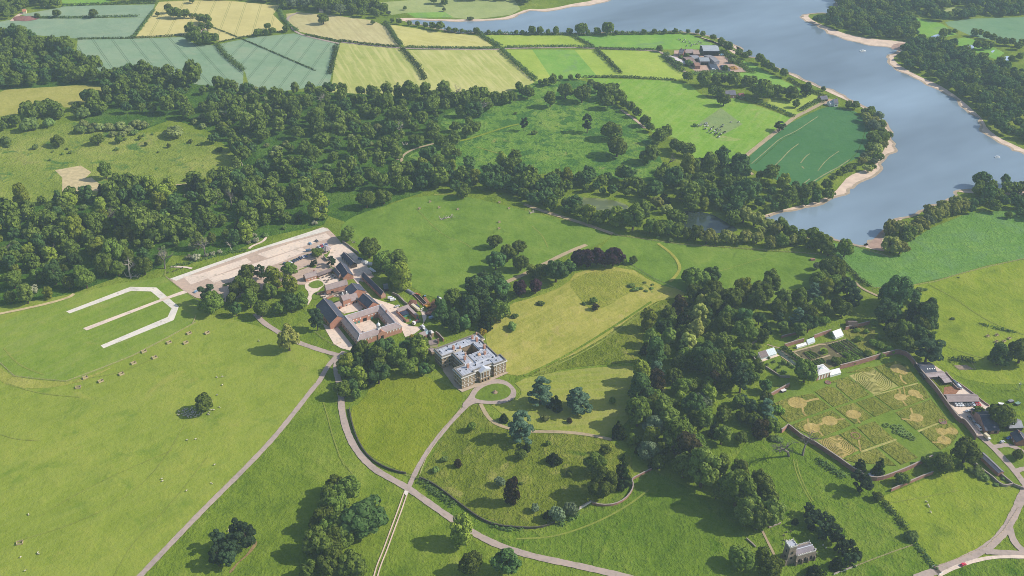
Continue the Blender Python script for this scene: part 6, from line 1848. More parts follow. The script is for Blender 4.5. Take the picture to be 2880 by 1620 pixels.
# ---- orangery and glasshouses
o_, a_, L_o = fr('O', (1440, 1135), (1665, 1070), 5.2)
org = empty('orangery', o_, a_, 'brick orangery with white flat roof and tall arched windows in the walled garden', 'orangery')
Do = dist_line(o_, a_, W('O', 1510, 925, 5.2))
o2 = dist_line(o_, a_, W('O', 1245, 1000, 5.2))
m = MB()
m.box(-2.0, 0, 0, L_o, Do, 5.2)
m.build('wall', BRICK_O, org)
m = MB()
band(m, [(-1.6, .4), (L_o - .4, .4), (L_o - .4, Do - .4), (-1.6, Do - .4)], [(-2.5, -.5), (L_o + .5, -.5), (L_o + .5, Do + .5), (-2.5, Do + .5)], 5.0, 5.6)
m.build('parapet', WHITE, org)
m = MB()
m.add([(-1.7, .4, 5.45), (L_o - .4, .4, 5.45), (L_o - .4, Do - .4, 5.45), (-1.7, Do - .4, 5.45), (2.5, 4, 6.8), (L_o - 4, 4, 6.8), (L_o - 4, Do - 4, 6.8), (2.5, Do - 4, 6.8)], [(0, 1, 5, 4), (1, 2, 6, 5), (2, 3, 7, 6), (3, 0, 4, 7)])
orf = m.build('roof', plain('pale_lead', (222, 216, 216), .6, .85, .05, 2), org)
m = MB()
m.add([(2.5, 4, 6.82), (L_o - 4, 4, 6.82), (L_o - 4, Do - 4, 6.82), (2.5, Do - 4, 6.82), ((L_o - 1.5) / 2, Do / 2, 8.4)], [(0, 1, 4), (1, 2, 4), (2, 3, 4), (3, 0, 4)])
m.build('glass_dome', GHGLASS, orf)
for s in row(4, L_o + 2, .8):
 m = MB()
 m.box(s - 2 - .6, -.08, .4, s - 2 + .6, .1, 4.3)
 m.build('window', WHITE, org)
def glasshouse(name, label, t, p0, p1, p2, he, hb, mat=GHGLASS, rows=7, base=1.0):
 """lean-to glasshouse: p0-p1 the low front eave, p2 a point on the high back edge"""
 o_, a_, L = fr(t, p0, p1, he)
 D = dist_line(o_, a_, W(t, *p2, hb))
 g = empty(name, o_, a_, label, 'glasshouse')
 m = MB()
 m.box(0, 0, 0, L, .2, base)
 m.box(0, D - .25, 0, L, D, hb)
 m.ext([(.2, 0), (D - .26, 0), (D - .26, hb - .1), (.2, he - .05)], 0.02, .12)
 m.ext([(.2, 0), (D - .26, 0), (D - .26, hb - .1), (.2, he - .05)], L - .12, L - .02)
 m.build('wall', WHITE, g)
 m = MB()
 m.ext([(-.2, he), (D, hb + .02), (D, hb + .1), (-.2, he + .08)], -.1, L + .1)
 rr = m.build('roof', mat, g)
 m = MB()
 for k in range(rows + 1):
  x = L * k / rows
  m.ext([(-.22, he + .09), (D + .02, hb + .11), (D + .02, hb + .2), (-.22, he + .18)], x - .09, x + .09)
 m.build('glazing_bars', WHITE, rr)
 m = MB()
 m.box(.12, .05, base + .002, L - .12, .15, he - .02)
 m.build('front_glass', GHGLASS, g)
 return g, L, D
glasshouse('glasshouse', 'white lean-to glasshouse joined to the right side of the orangery', 'O', (1660, 1150), (1880, 1090), (1840, 990), 2.0, 4.6, WHITE, 8)
gsh, gL, gD = glasshouse('glasshouse', 'white glasshouse with half its roof shaded, at the flower garden', 'O', (225, 795), (550, 690), (480, 570), 2.2, 5.2, GHGLASS, 10)
m = MB()
m.ext([(-.25, 2.42), (gD + .04, 5.43), (gD + .04, 5.47), (-.25, 2.46)], .1, gL * .47)
m.build('shade_screen', plain('brown_shade_cloth', (136, 122, 118), .8, .8, .2, 1), gsh)
glasshouse('glasshouse', 'low white glasshouse on the kitchen garden wall, left of the pair', 'O', (970, 570), (1170, 510), (1130, 465), 1.4, 2.8, WHITE, 8)
glasshouse('glasshouse', 'bluish glasshouse on the kitchen garden wall, right of the pair', 'O', (1195, 495), (1345, 440), (1300, 362), 1.6, 4.2, GHGLASS, 6)
glasshouse('glasshouse', 'large white ridged glasshouse at the upper end of the kitchen garden', 'O', (1770, 370), (1935, 310), (1855, 180), 1.8, 5.4, WHITE, 7)
p = W('O', 300, 700)
gable('bothy', 'brick bothy ruin with open roof timbers above the kitchen garden', 'bothy', 'O', (2050, 130), (2240, 125), 3.0, 4.6, BRICK_O, TIMBER, D=8, wins=[('f', 3, 0, 1.6, 2.2, DARK, 'door')])
# ---- working yard along the garden wall
gable('yard_workshop', 'dark grey roofed workshop with four roof lights at the top of the yard', 'workshop', 'Y', (205, 190), (362, 180), 3.0, 5.4, TIMBER, SLATE_D, D=13)
YW = bpy.data.objects['yard_workshop']
kwr = [c for c in YW.children if c.name.startswith('roof')][0]
for k in range(4):
 m = MB()
 x = 5.2 + k * 1.9
 m.ext([(2.6, 4.25), (3.6, 4.62), (3.6, 4.74), (2.6, 4.37)], x, x + .8)
 m.build('roof_light', WHITE, kwr)
gable('yard_store', 'long rusty tin-roofed lean-to store below the dark workshop', 'store', 'Y', (232, 238), (462, 218), 2.6, 3.4, TIMBER, RUST, D=6.5, open_front=True)
gable('tin_shed', 'small rusty grey tin shed in the middle of the working yard', 'shed', 'Y', (445, 292), (520, 282), 2.8, 3.4, TIMBER, RUST, D=9, open_front=True)
gable('cart_shed', 'long open cart shed with grey slate roof in front of the row of parked cars', 'shed', 'Y', (480, 495), (818, 490), 2.8, 5.0, STONEWALL, SLATE_W, D=8.5, open_front=True)
gable('timber_barn', 'dark blue-black roofed timber barn under the trees of the yard', 'barn', 'Y', (885, 805), (1035, 800), 3.4, 8.2, BRICK, SLATE_D, D=24, wins=[('f', [3, 8], .5, 2.2, 2.4, DARK, 'door')])
gable('grey_barn', 'grey-roofed timber shed behind the blue car at the right edge', 'shed', 'Y', (1140, 778), (1290, 770), 3.2, 5.6, TIMBER, PORT, D=10)
gable('brick_cottage', 'dark-roofed brick cottage at the right edge beside the blue car', 'cottage', 'Y', (1215, 930), (1150, 830), 3.4, 6.4, BRICK, SLATE_D, D=-9, chim=[(3, 4, 1.2)], wins=[('f', 2, 1, 1, 1.2, WHITE), ('b', 2, 1, 1, 1.2, WHITE)])
gable('wall_leanto', 'long lean-to with grey slate roof against the outer garden wall', 'lean-to', 'Y', (1025, 1262), (812, 1060), 3.0, 4.2, BRICK, SLATE, D=-4.5)
# ---- lakeside farm
gable('farm_barn', 'largest farm barn with pale grey roof beside the shore', 'barn', 'F', (1070, 300), (1480, 298), 7.5, 10.5, plain('barn_cladding', (84, 92, 96), .8, .8, .1, 3), plain('pale_fibre_roof', (178, 184, 190), .6, .8, .1, 4), D=22, wins=[('f', 4, 0, 6, 5.5, DARK, 'bay')])
gable('farm_barn', 'second grey farm barn with open front in the middle of the farm', 'barn', 'F', (985, 568), (1235, 568), 5.5, 8, PORT, plain('light_fibre_roof', (166, 172, 178), .6, .8, .1, 4), D=16, wins=[('f', 2, 0, 5, 4, DARK, 'bay')])
gable('farm_barn', 'low dark grey farm roof left of the second barn', 'barn', 'F', (680, 618), (890, 608), 4, 6, TIMBER, plain('brown_fibre_roof', (150, 128, 120), .8, .8, .15, 3), D=24)
gable('farm_barn', 'slanting grey barn right of the second barn', 'barn', 'F', (1355, 582), (1485, 562), 4.5, 6.5, PORT, plain('grey_fibre_roof', (150, 148, 152), .6, .8, .12, 4), D=26)
gable('farm_barn', 'low open barn below the dark grey farm roof', 'barn', 'F', (860, 690), (995, 688), 4, 6, BRICK, plain('red_brown_roof', (162, 124, 108), .8, .8, .15, 3), D=14)
gable('farm_barn', 'pink-brown roofed barn left of the large pale-roofed barn', 'barn', 'F', (820, 385), (980, 385), 4.5, 7, BRICK, plain('pantile_roof', (176, 150, 136), .8, .85, .15, 3), D=18)
gable('farm_barn', 'grey-roofed brick barn at the top left of the farm', 'barn', 'F', (620, 355), (825, 350), 5, 8, BRICK, SLATE_W, D=12, wins=[('f', 2, 0, 3, 3.2, DARK, 'door')])
gable('farm_barn', 'low shed with a dark gable in the middle of the farmyard', 'barn', 'F', (810, 505), (985, 490), 3.5, 5, TIMBER, PORT, D=14)
gable('farmhouse', 'farmhouse with grey slate roof at the upper left corner of the farm', 'farmhouse', 'F', (440, 330), (560, 350), 6, 9, BRICK, SLATE, D=11, chim=[(2, 5, 1.2), (8, 5, 1.2)], wins=[('f', 3, 1, 1.2, 1.5, WHITE), ('f', 3, 4, 1.2, 1.4, WHITE)])
gable('poly_shed', 'pale pinkish long roof at the left of the farm', 'shed', 'F', (580, 632), (672, 605), 2.5, 3.5, PORT, plain('pale_sheeting', (214, 204, 202), .6, .9, .06, 3), D=40)
for k, (x0, y0, x1, y1, lb) in enumerate(((1250, 715, 1500, 765, 'left dark sheeted silage clamp at the front of the farm'), (1580, 750, 1780, 800, 'right dark sheeted silage clamp at the front of the farm'))):
 o_, a_, L = fr('F', (x0, y1), (x1, y1), 2)
 g = empty('silage_clamp', o_, a_, lb, 'silage clamp')
 m = MB()
 m.prism([(0, 0), (L, 0), (L, 22), (0, 22)], 0, 2.2, 0, True, .8)
 m.build('sheet', plain('dark_sheet_%d' % k, (78, 86, 100), .5, .8, .1, 4), g)
 m = MB()
 m.box(-.5, -.6, 0, L + .5, -.1, 1.4)
 m.build('front_wall', WALLTOP, g)
gable('lakeside_lodge', 'white gabled lodge with blue slate roof beside the beach', 'house', 'L', (1640, 660), (1780, 650), 4.5, 8.5, WHITE, SLATE, D=9, chim=[(4, 4.5, 1.0)], wins=[('f', 2, 1, 1.2, 1.4, GLASS), ('l', 2, 1, 1, 1.4, GLASS)])
gable('lodge_annexe', 'pale low annexe at the left of the white lodge', 'house', 'L', (1480, 690), (1600, 680), 3, 5.5, WHITE, plain('pale_slate', (190, 194, 200), .7, .85, .08, 2), D=8)
gable('lodge_garage', 'grey-roofed garage behind the parked white car by the lodge', 'garage', 'L', (1160, 520), (1410, 500), 3, 5.5, BRICK, SLATE, D=10, wins=[('f', 2, 0, 2.5, 2.3, DARK, 'door')])
gable('wood_house', 'slate roofed house half hidden in trees between the pastures', 'house', 'c', (310, 720), (405, 715), 4.5, 8, BRICK, SLATE, D=12, chim=[(3, 6, 1.2)], wins=[('f', 3, 1, 1.2, 1.5, WHITE)])
gable('wood_cottage', 'little red-roofed cottage right of the hidden slate house', 'cottage', 'c', (432, 728), (468, 725), 3, 5.5, CREAM, plain('red_tile', (150, 96, 90), .8, .8, .1, 2), D=8)
gable('barley_farmhouse', 'grey-roofed farmhouse hidden among the copses in the barley field', 'farmhouse', 'a', (1470, 268), (1570, 252), 5, 9, BRICK, SLATE_W, D=12, chim=[(4, 6, 1.4), (14, 6, 1.4)], wins=[('f', 4, 1, 1.2, 1.5, WHITE)])
gable('top_cottage', 'small cream cottage at the lane in the top left corner', 'cottage', 'a', (170, 88), (196, 86), 3.5, 6, CREAM, plain('orange_tile', (196, 130, 100), .8, .8, .1, 2), D=8)
gable('top_cottage', 'small cottage in the trees above the top left lane', 'cottage', 'a', (325, 32), (360, 30), 3.5, 6, CREAM, SLATE_W, D=8)
gable('top_cottage', 'small pale house in the wood at the top right of the barley field', 'cottage', 'a', (2410, 82), (2440, 80), 3.5, 6, CREAM, SLATE_W, D=8)
# ------------------------------------------------------------------ walls and fences
def wall(spec, h, th, label, mat=BRICK, cat='wall', name='brick_wall', cap=WALLTOP, sm=0, z=0.0):
 pts = PT(spec)
 if sm:
  pts = smooth(pts, sm, False)
 o = pts[0]
 loc = [(p[0] - o[0], p[1] - o[1]) for p in pts]
 root = empty(name, o, 0, label, cat)
 for nm, w, z0, z1, mt in (('masonry', th, -.1, h, mat), ('coping', th + .24, h + .003, h + .22, cap)):
  L, Rr = ribbon_pts(loc, w)
  n = len(L)
  m = MB()
  vs = [(x, y, z0) for x, y in L] + [(x, y, z0) for x, y in Rr] + [(x, y, z1) for x, y in L] + [(x, y, z1) for x, y in Rr]
  fs = []
  for i in range(n - 1):
   fs += [(2 * n + i, 3 * n + i, 3 * n + i + 1, 2 * n + i + 1), (i, 2 * n + i, 2 * n + i + 1, i + 1), (n + i, n + i + 1, 3 * n + i + 1, 3 * n + i)]
  fs += [(0, n, 3 * n, 2 * n), (n - 1, 3 * n - 1, 4 * n - 1, 2 * n - 1)]
  m.add(vs, fs)
  m.build(nm, mt, root)
 return root
HAHA = plain('dark_haha_stone', (96, 92, 78), .95, .75, .3, 1.0, bumpd=.05)  # darker, uneven stone for the ha-ha walls and their coping
wall('G 900,270 1050,232 1180,195 1310,155 1440,122', 4.2, .6, 'sunlit red brick wall at the top of the walled garden', BRICK, 'wall')
wall('G 1440,122 1500,125 1550,145 1600,200 1660,290 1740,380 1830,480 1900,580 1980,690 2060,790 Y 640,720 700,790 760,870 775,905', 4.2, .6, 'long brick wall between walled garden and working yard, shadow on its garden side', BRICK, 'wall', sm=1)
wall('G 155,575 330,480 410,435', 3.2, .6, 'short pink brick wall left of the big tree before the orangery', BRICK)
wall('G 330,890 400,838 520,935 660,1010 760,1075 900,1170 1030,1265 1110,1300', 3.6, .6, 'long brick wall along the left of the walled garden below the dead trees', BRICK)
wall('i 1330,690 1400,725 1480,732 1600,690 1720,640 1800,600 1880,565', 3.4, .6, 'curved brick wall closing the bottom corner of the walled garden', BRICK, sm=1)
wall('i 1570,812 1700,755 1800,712 1885,680', 2.6, .5, 'lower pink brick wall parallel to the garden corner wall', BRICK)
wall('O 700,570 900,505 1100,455', 3.4, .5, 'brick wall behind the low white glasshouse', BRICK)
wall('O 1310,385 1480,320 1660,265', 3.4, .5, 'sunlit brick wall between the kitchen garden glasshouses', BRICK)
wall('O 1960,210 2120,170 2300,125 2460,85', 3.2, .5, 'brick wall running from the bothy into the right wood', BRICK)
wall('O 640,380 740,345 900,310 1130,250 1300,170', 2.2, .5, 'low brick wall along the dark edge of the great wood', BRICK)
wall('O 310,985 500,1110 620,1190 820,1195', 1.6, .5, 'low wall round the bottom of the flower garden', STONEWALL, name='stone_wall')
wall('O 40,740 90,830 170,885', 1.6, .5, 'low wall at the left corner of the flower garden', STONEWALL, name='stone_wall')
wall('Y 700,1130 760,1160 850,1240 950,1310 1010,1370 1080,1410 1180,1390', 1.8, .5, 'curving stone wall below the lean-to at the corner pasture', STONEWALL, name='stone_wall', sm=1)
wall('Y 1030,1270 1100,1330 1180,1395 1296,1440', 1.8, .5, 'straight stone wall beside the yard lawn', STONEWALL, name='stone_wall')
wall('h 60,190 80,300 120,420 170,510 240,585 340,640 430,670 490,680', 1.5, .5, 'curved dark ha-ha wall beside the drive left of the mansion lawn', HAHA, name='stone_wall', cap=HAHA, sm=1)
wall('h 590,712 680,750 780,820 880,900 960,960 1060,1030 1180,1075 1330,1090 1450,1095 1540,1080 1610,1050', 1.6, .5, 'long sunken ha-ha wall round the unmown meadow', HAHA, name='stone_wall', cap=HAHA, sm=1)
wall('h 1795,948 1850,915 1885,895', 1.8, .5, 'short pale stone wall beside the mid-green bastion tree', STONE_P, name='stone_wall')
wall('h 1890,905 1960,925 2060,920 2140,880 2190,820 2205,770 2190,728 2230,705 2340,650', 1.8, .5, 'curved pinkish bastion wall at the lower right of the unmown meadow', BRICK, sm=1)
wall('i 480,1170 520,1205 550,1235', 1.0, .4, 'short churchyard wall by the avenue trees', STONEWALL, name='stone_wall')
wall('i 650,1090 700,1070 740,1055', 1.0, .4, 'low churchyard wall under the pines', STONEWALL, name='stone_wall')
wall('i 1140,1440 1230,1405 1310,1378', 1.0, .4, 'low pale wall between church pines and the field', STONE_P, name='stone_wall')
wall('S 500,10 560,50 640,110 720,170', 2.0, .4, 'stone wall on the right of the service yard by the north lawn', STONEWALL, name='stone_wall')
wall('K 1360,770 1420,830 1460,870', 2.2, .4, 'short stone wall dividing the car park bays', STONEWALL, name='stone_wall')
wall('X 0,510 60,590 130,660', 2.0, .4, 'stone wall beside the digging site', STONEWALL, name='stone_wall')
wall('S 1180,715 1260,750 1330,830 1380,865', 2.2, .4, 'stone wall from the long range to the animal court', STONEWALL, name='stone_wall')
wall('M 300,1175 420,1130 500,1110', 1.8, .35, 'low brick wall at the left of the cafe yard', BRICK_O)
wall('M 530,1290 620,1250 715,1215', 2.2, .35, 'brick wall with pillars below the cafe yard', BRICK_O)
wall('Q 1380,320 1520,420 1640,560 1740,660', 3.0, .5, 'dark brick garden wall between cottage and dark wood', BRICK)
wall('Q 1040,360 1130,470 1210,590', 2.0, .5, 'pale inner wall of the cottage garden', CREAM, name='garden_wall')
wall('Y 455,185 520,260 640,335 760,425 880,520 920,545', 1.2, .4, 'low wall along the outer side of the yard track', BRICK)
wall('Y 525,310 580,365 625,370', 1.5, .4, 'low wall behind the cars of the working yard', BRICK)
wall('i 745,370 790,330', 3.4, .6, 'end return of the left garden wall with sunlit face', BRICK_O)
def fence(spec, label, h=1.2, post=3.0, mat=WOODP, rails=3, group=None):
 pts = resample(PT(spec), post)
 o = pts[0]
 root = empty('post_fence', o, 0, label, 'fence', group)
 m, r = MB(), MB()
 loc = [(p[0] - o[0], p[1] - o[1]) for p in pts]
 for x, y in loc:
  m.box(x - .09, y - .09, -.1, x + .09, y + .09, h + .1)
 for k in range(rails):
  z = h * (k + 1) / rails - .12
  r.tube([(x, y, z) for x, y in loc], .055, 4)
 m.build('posts', mat, root)
 r.build('rails', mat, root)
FEN = [
 ('d 0,1290 110,1393 300,1415 500,1432', 'post fence round the lower left corner of the mown field', 1.3),
 ('d 500,1432 750,1340 1000,1240 1250,1110 1480,985', 'post fence along the lower edge of the mown field', 1.2),
 ('d 1248,600 1245,635 1365,735', 'wooden fence at the left end of the car park', 1.3),
 ('d 1415,765 1500,830', 'wooden fence from the gravel strip gateway to the grove', 1.3),
 ('d 1455,995 1470,970 1480,940', 'short pale fence panel at the edge of the grove shadow', 1.6),
 ('d 2380,1060 2440,1110 2520,1160 2570,1140', 'dark rail fence beside the big barn', 1.3),
 ('e 2180,545 2350,650 2500,720 2640,790', 'post fence between dry lawn and east lawn', 1.2),
 ('e 2060,325 f 0,400 400,425 700,448 1000,470 1170,490', 'post fence along the foot of the pond trees', 1.2),
 ('f 1440,728 1700,712 1900,680 2100,618 2300,568 2600,500', 'long track-side fence between blue-green meadow and right pasture', 1.2),
 ('f 1290,405 1400,445 1560,490', 'fence along the lake meadow shore', 1.2),
 ('f 2005,1270 2080,1345 2210,1340 2170,1280', 'rail fence round the small plot on the right pasture', 1.2),
 ('f 1430,735 1500,800', 'short rail fence at the orchard gate', 1.3),
 ('i 1310,1375 1440,1325 1600,1265 1755,1212', 'pale rail fence from the church pines to the field hedge', 1.2),
 ('i 1930,1375 2100,1310 2290,1230 2420,1110 2530,940', 'roadside fence round the corner pasture', 1.1),
 ('h 455,665 490,690 560,712 600,722', 'green estate railing across the drive to the mansion', 1.3),
 ('h 905,180 760,370 640,560 590,690', 'wire fence along the right of the mansion drive', 1.0),
 ('e 1400,100 1600,165 1850,240 2060,320', 'fence along the track above the north lawn', 1.2),
 ('e 1160,720 1230,690 1400,605 1530,545', 'fence beside the ridge track', 1.1),
 ('c 430,1220 560,1105 700,990', 'fence along the lower farm track', 1.1),
]
for sp, lb, h in FEN:
 fence(sp, lb, h)
# cattle grid and gate
p = W('i', 1918, 1408)
g = empty('cattle_grid', p, ang('i', 1900, 1418, 1960, 1390), 'dark cattle grid across the road at the corner pasture', 'cattle grid')
m = MB()
for k in range(9):
 m.box(-1.4 + k * .32, -3, .62, -1.28 + k * .32, 3, .68)
m.build('bars', DARK, g)
m = MB()
m.box(-1.6, -3.3, 0, 1.6, -3.1, 1.3)
m.box(-1.6, 3.1, 0, 1.6, 3.3, 1.3)
m.build('side_rails', WHITE, g)
# ------------------------------------------------------------------ vehicles
RUBBER = plain('tyre_rubber', (38, 38, 40), .9, .8, .05, 1)
PAINT = {}
def paint(rgb):
 if rgb not in PAINT:
  t = NT('car_paint_%d_%d_%d' % rgb)
  PAINT[rgb] = t.bsdf(C(*rgb, .85), .28, .5, None, 0, **{'Coat Weight': .6, 'Coat Roughness': .08})
 return PAINT[rgb]
LAMP = NT('lamp_lens').bsdf(C(230, 228, 220), .2, .5)
TAIL = NT('tail_lens').bsdf(C(150, 30, 30), .2, .5)
CARMESH = {}
def car_meshes(style):
 if style in CARMESH:
  return CARMESH[style]
 L, Wd, H = {'hatch': (4.0, 1.75, 1.5), 'saloon': (4.5, 1.8, 1.45), 'estate': (4.6, 1.82, 1.6), 'van': (5.2, 1.95, 2.2), 'minivan': (5.4, 2.0, 2.3)}[style]
 prof = {'hatch': [(-2, .35), (-2, .85), (-1.85, 1.0), (-1.5, 1.45), (.1, 1.5), (.85, 1.02), (1.85, .82), (2, .6), (2, .35)],
   'saloon': [(-2.25, .35), (-2.25, .85), (-2.15, .98), (-1.5, 1.02), (-.9, 1.42), (.3, 1.45), (1.0, 1.0), (2.1, .82), (2.25, .6), (2.25, .35)],
   'estate': [(-2.3, .35), (-2.3, .9), (-2.2, 1.1), (-1.95, 1.55), (.2, 1.6), (1.0, 1.08), (2.15, .9), (2.3, .6), (2.3, .35)],
   'van': [(-2.6, .4), (-2.6, 2.1), (-2.5, 2.2), (.9, 2.2), (1.1, 2.1), (1.75, 1.25), (2.5, 1.0), (2.6, .7), (2.6, .4)],
   'minivan': [(-2.7, .4), (-2.7, 2.2), (-2.6, 2.3), (1.2, 2.3), (1.5, 2.1), (2.0, 1.35), (2.6, 1.05), (2.7, .7), (2.7, .4)]}[style]
 b = MB()
 n = len(prof)
 hw = Wd / 2
 vs = []
 for x, z in prof:
  y = hw * (1 - .16 * max(0, z - .95))
  vs += [(x, -y, z), (x, y, z)]
 b.add(vs, [(2 * i, 2 * ((i + 1) % n), 2 * ((i + 1) % n) + 1, 2 * i + 1) for i in range(n)] + [tuple(2 * i for i in range(n - 1, -1, -1)), tuple(2 * i + 1 for i in range(n))])
 gl = MB()
 top = [p for p in prof if p[1] > 1.3]
 zt, x0, x1 = top[0][1] - .06, min(p[0] for p in top), max(p[0] for p in top)
 zb = 1.02 if style in ('hatch', 'saloon', 'estate') else 1.35
 for s in (-1, 1):
  yb, yt = hw * (1 - .16 * (zb - .95)) + .012, hw * (1 - .16 * (zt - .95)) + .012
  if style in ('hatch', 'saloon', 'estate'):
   q = [(x0 - .2, s * yb, zb), (x1 + .45, s * yb, zb), (x1, s * yt, zt), (x0 + .1, s * yt, zt)]
  elif style == 'van':
   q = [(.5, s * yb, zb), (1.5, s * yb, zb), (1.15, s * yt, zt - .2), (.5, s * yt, zt - .2)]
  else:
   q = [(-2.3, s * yb, zb), (1.6, s * yb, zb), (1.35, s * yt, zt - .15), (-2.3, s * yt, zt - .15)]
  gl.add(q, [(0, 1, 2, 3) if s < 0 else (3, 2, 1, 0)])
 def pane(i, k):
  (xa, za), (xb, zb_) = prof[i], prof[i + 1]
  nx, nz = (zb_ - za), -(xb - xa)
  l = math.hypot(nx, nz)
  nx, nz = -nx / l * -.015, -nz / l * -.015
  y0, y1 = hw * (1 - .16 * max(0, za - .95)) * .86, hw * (1 - .16 * max(0, zb_ - .95)) * .86
  def lp(q):
   return xa + (xb - xa) * q, za + (zb_ - za) * q
  (xc, zc), (xd, zd) = lp(.1), lp(.92)
  off = .02
  ox, oz = (off if xb > xa else -off) * .6, off
  gl.add([(xc + ox, -y0, zc + oz), (xd + ox, -y1, zd + oz), (xd + ox, y1, zd + oz), (xc + ox, y0, zc + oz)], [(0, 3, 2, 1)])
 wi = {'hatch': (4, 2), 'saloon': (5, 3), 'estate': (4, 2), 'van': (4,), 'minivan': (4,)}[style]
 for i in wi:
  pane(i, 0)
 wh = MB()
 for x in (-L / 2 + .75, L / 2 - .8):
  for s in (-1, 1):
   wh.tube([(x, s * (hw - .2), .33), (x, s * (hw + .01), .33)], .33, 12)
 wl = []
 for x in (-L / 2 + .75, L / 2 - .8):
  for s in (-1, 1):
   w1 = MB()
   w1.tube([(x, s * (hw - .2), .33), (x, s * (hw + .01), .33)], .33, 12)
   wl.append(w1)
 hl = MB()
 hl.box(L / 2 - .12, -hw + .12, .62, L / 2 + .015, -hw + .5, .76)
 hl2 = MB()
 hl2.box(L / 2 - .12, hw - .5, .62, L / 2 + .015, hw - .12, .76)
 tl = MB()
 for s in (-1, 1):
  tl.box(-L / 2 - .015, s * (hw - .2) - .12, .75, -L / 2 + .05, s * (hw - .2) + .12, .95)
 def me(nm, mb, mat):
  d = bpy.data.meshes.new(nm)
  d.from_pydata(mb.v, [], mb.f)
  d.materials.append(mat)
  return d
 CARMESH[style] = dict(body=b, glass=me('glass', gl, GLASS), wheels=[me('wheel', w_, RUBBER) for w_ in wl], lamps=[me('headlight', h_, LAMP) for h_ in (hl, hl2)], tail=me('tail_light', tl, TAIL))
 return CARMESH[style]
BODY = {}
def car(t, x, y, direction, rgb, style, label, group=None, z=.42, name=None):
 px, py = W(t, x, y)
 cm = car_meshes(style)
 key = (style, rgb)
 if key not in BODY:
  d = bpy.data.meshes.new('body')
  d.from_pydata(cm['body'].v, [], cm['body'].f)
  d.materials.append(paint(rgb))
  BODY[key] = d
 nm = name or ('parked_van' if 'van' in style else 'parked_car')
 root = empty(nm, (px, py, z), direction, label, 'van' if 'van' in style else 'car', group)
 link('body', BODY[key], root)
 link('windows', cm['glass'], root)
 for w in cm['wheels']:
  link('wheel', w, root)
 for h in cm['lamps']:
  link('headlight', h, root)
 link('tail_lights', cm['tail'], root)
 return root
d1 = ang('K', 980, 380, 1060, 440)
car('K', 1020, 430, d1, (120, 160, 190), 'hatch', 'light blue car driving alone on the big gravel car park')
car('K', 1190, 362, d1 + .2, (52, 62, 80), 'hatch', 'dark blue car alone on the gravel car park near its far end')
car('K', 1245, 515, d1, (196, 206, 214), 'saloon', 'silver car parked just left of the octagonal kiosk')
car('K', 1308, 492, d1, (190, 30, 60), 'hatch', 'bright red car parked behind the octagonal kiosk')
car('K', 1372, 475, d1, (200, 204, 220), 'estate', 'white car between the red and the blue car behind the kiosk')
car('K', 1432, 462, d1, (50, 84, 150), 'hatch', 'blue car parked right of the kiosk roof')
car('K', 985, 610, d1 + 1.2, (96, 124, 150), 'minivan', 'grey-blue people carrier beside the bright round tree at the kiosk')
d2 = ang('K', 370, 935, 430, 970)
cols = [((36, 74, 120), 'dark blue estate, leftmost car of the row under the hedge', 'estate'), ((160, 36, 48), 'dark red hatchback, second from the left in the row under the hedge', 'hatch'), ((228, 226, 228), 'white car in the middle of the row under the hedge', 'saloon'),
  ((34, 46, 66), 'black car right next to the white one under the hedge', 'hatch'), ((40, 50, 70), 'black saloon in the middle of the dark cars under the hedge', 'saloon'), ((36, 52, 80), 'navy car, third from the right under the hedge', 'hatch'),
  ((48, 58, 92), 'dark slate-blue estate, second dark car from the right under the hedge', 'estate'), ((214, 212, 220), 'silver-white car near the right end of the row under the hedge', 'hatch'), ((40, 80, 150), 'bright blue car at the right end of the row under the hedge', 'hatch')]
spots = [(385, 948), (458, 920), (518, 905), (600, 882), (645, 855), (705, 832), (768, 802), (845, 775), (910, 755)]
for (rgb, lb, st_), (x, y) in zip(cols, spots):
 car('K', x, y, d2, rgb, st_, lb)
car('K', 1060, 715, d2, (40, 84, 160), 'hatch', 'blue car half hidden by the pointed conifer in the car park')
car('d', 1483, 757, ang('d', 1460, 770, 1510, 740), (150, 180, 206), 'estate', 'light blue car parked at the left end of the car park by the grove')
dy = ang('Y', 545, 520, 580, 555)
yc = [(563, 534, (226, 228, 230), 'white car, leftmost in the row before the cart shed', 'hatch'), (596, 534, (220, 224, 226), 'white saloon, second from left before the cart shed', 'saloon'), (624, 533, (232, 232, 234), 'white estate, third from left before the cart shed', 'estate'),
      (657, 532, (52, 58, 66), 'dark grey hatchback, left of the silver car before the cart shed', 'hatch'), (684, 532, (70, 80, 92), 'slate-grey saloon, middle of the row before the cart shed', 'saloon'), (712, 530, (60, 62, 76), 'dark estate just left of the silver one before the cart shed', 'estate'), (745, 529, (196, 204, 216), 'silver estate left of the two red cars before the cart shed', 'estate'),
      (782, 532, (176, 24, 44), 'left one of the two red cars before the cart shed', 'hatch'), (810, 532, (196, 22, 44), 'right one of the two red cars before the cart shed', 'hatch')]
for x, y, rgb, lb, st_ in yc:
 car('Y', x, y, dy, rgb, st_, lb)
d3 = ang('Y', 690, 655, 730, 700)
car('Y', 695, 605, ang('Y', 660, 605, 720, 600), (214, 216, 218), 'saloon', 'white car at the left end of the shaded group under the yard tree')
car('Y', 756, 592, dy, (226, 226, 226), 'hatch', 'white car nosing out from under the yard tree')
car('Y', 832, 600, dy, (222, 224, 226), 'hatch', 'white car at the right of the yard tree')
car('Y', 730, 622, dy, (40, 60, 90), 'hatch', 'dark blue car in the shade of the yard tree')
car('Y', 710, 678, d3, (110, 120, 134), 'saloon', 'grey car along the garden wall, topmost of the line in the yard')
car('Y', 762, 735, d3, (170, 178, 188), 'estate', 'silver car along the garden wall above the white minibus')
car('Y', 808, 790, d3, (232, 234, 232), 'minivan', 'white minibus parked beside the dark timber barn')
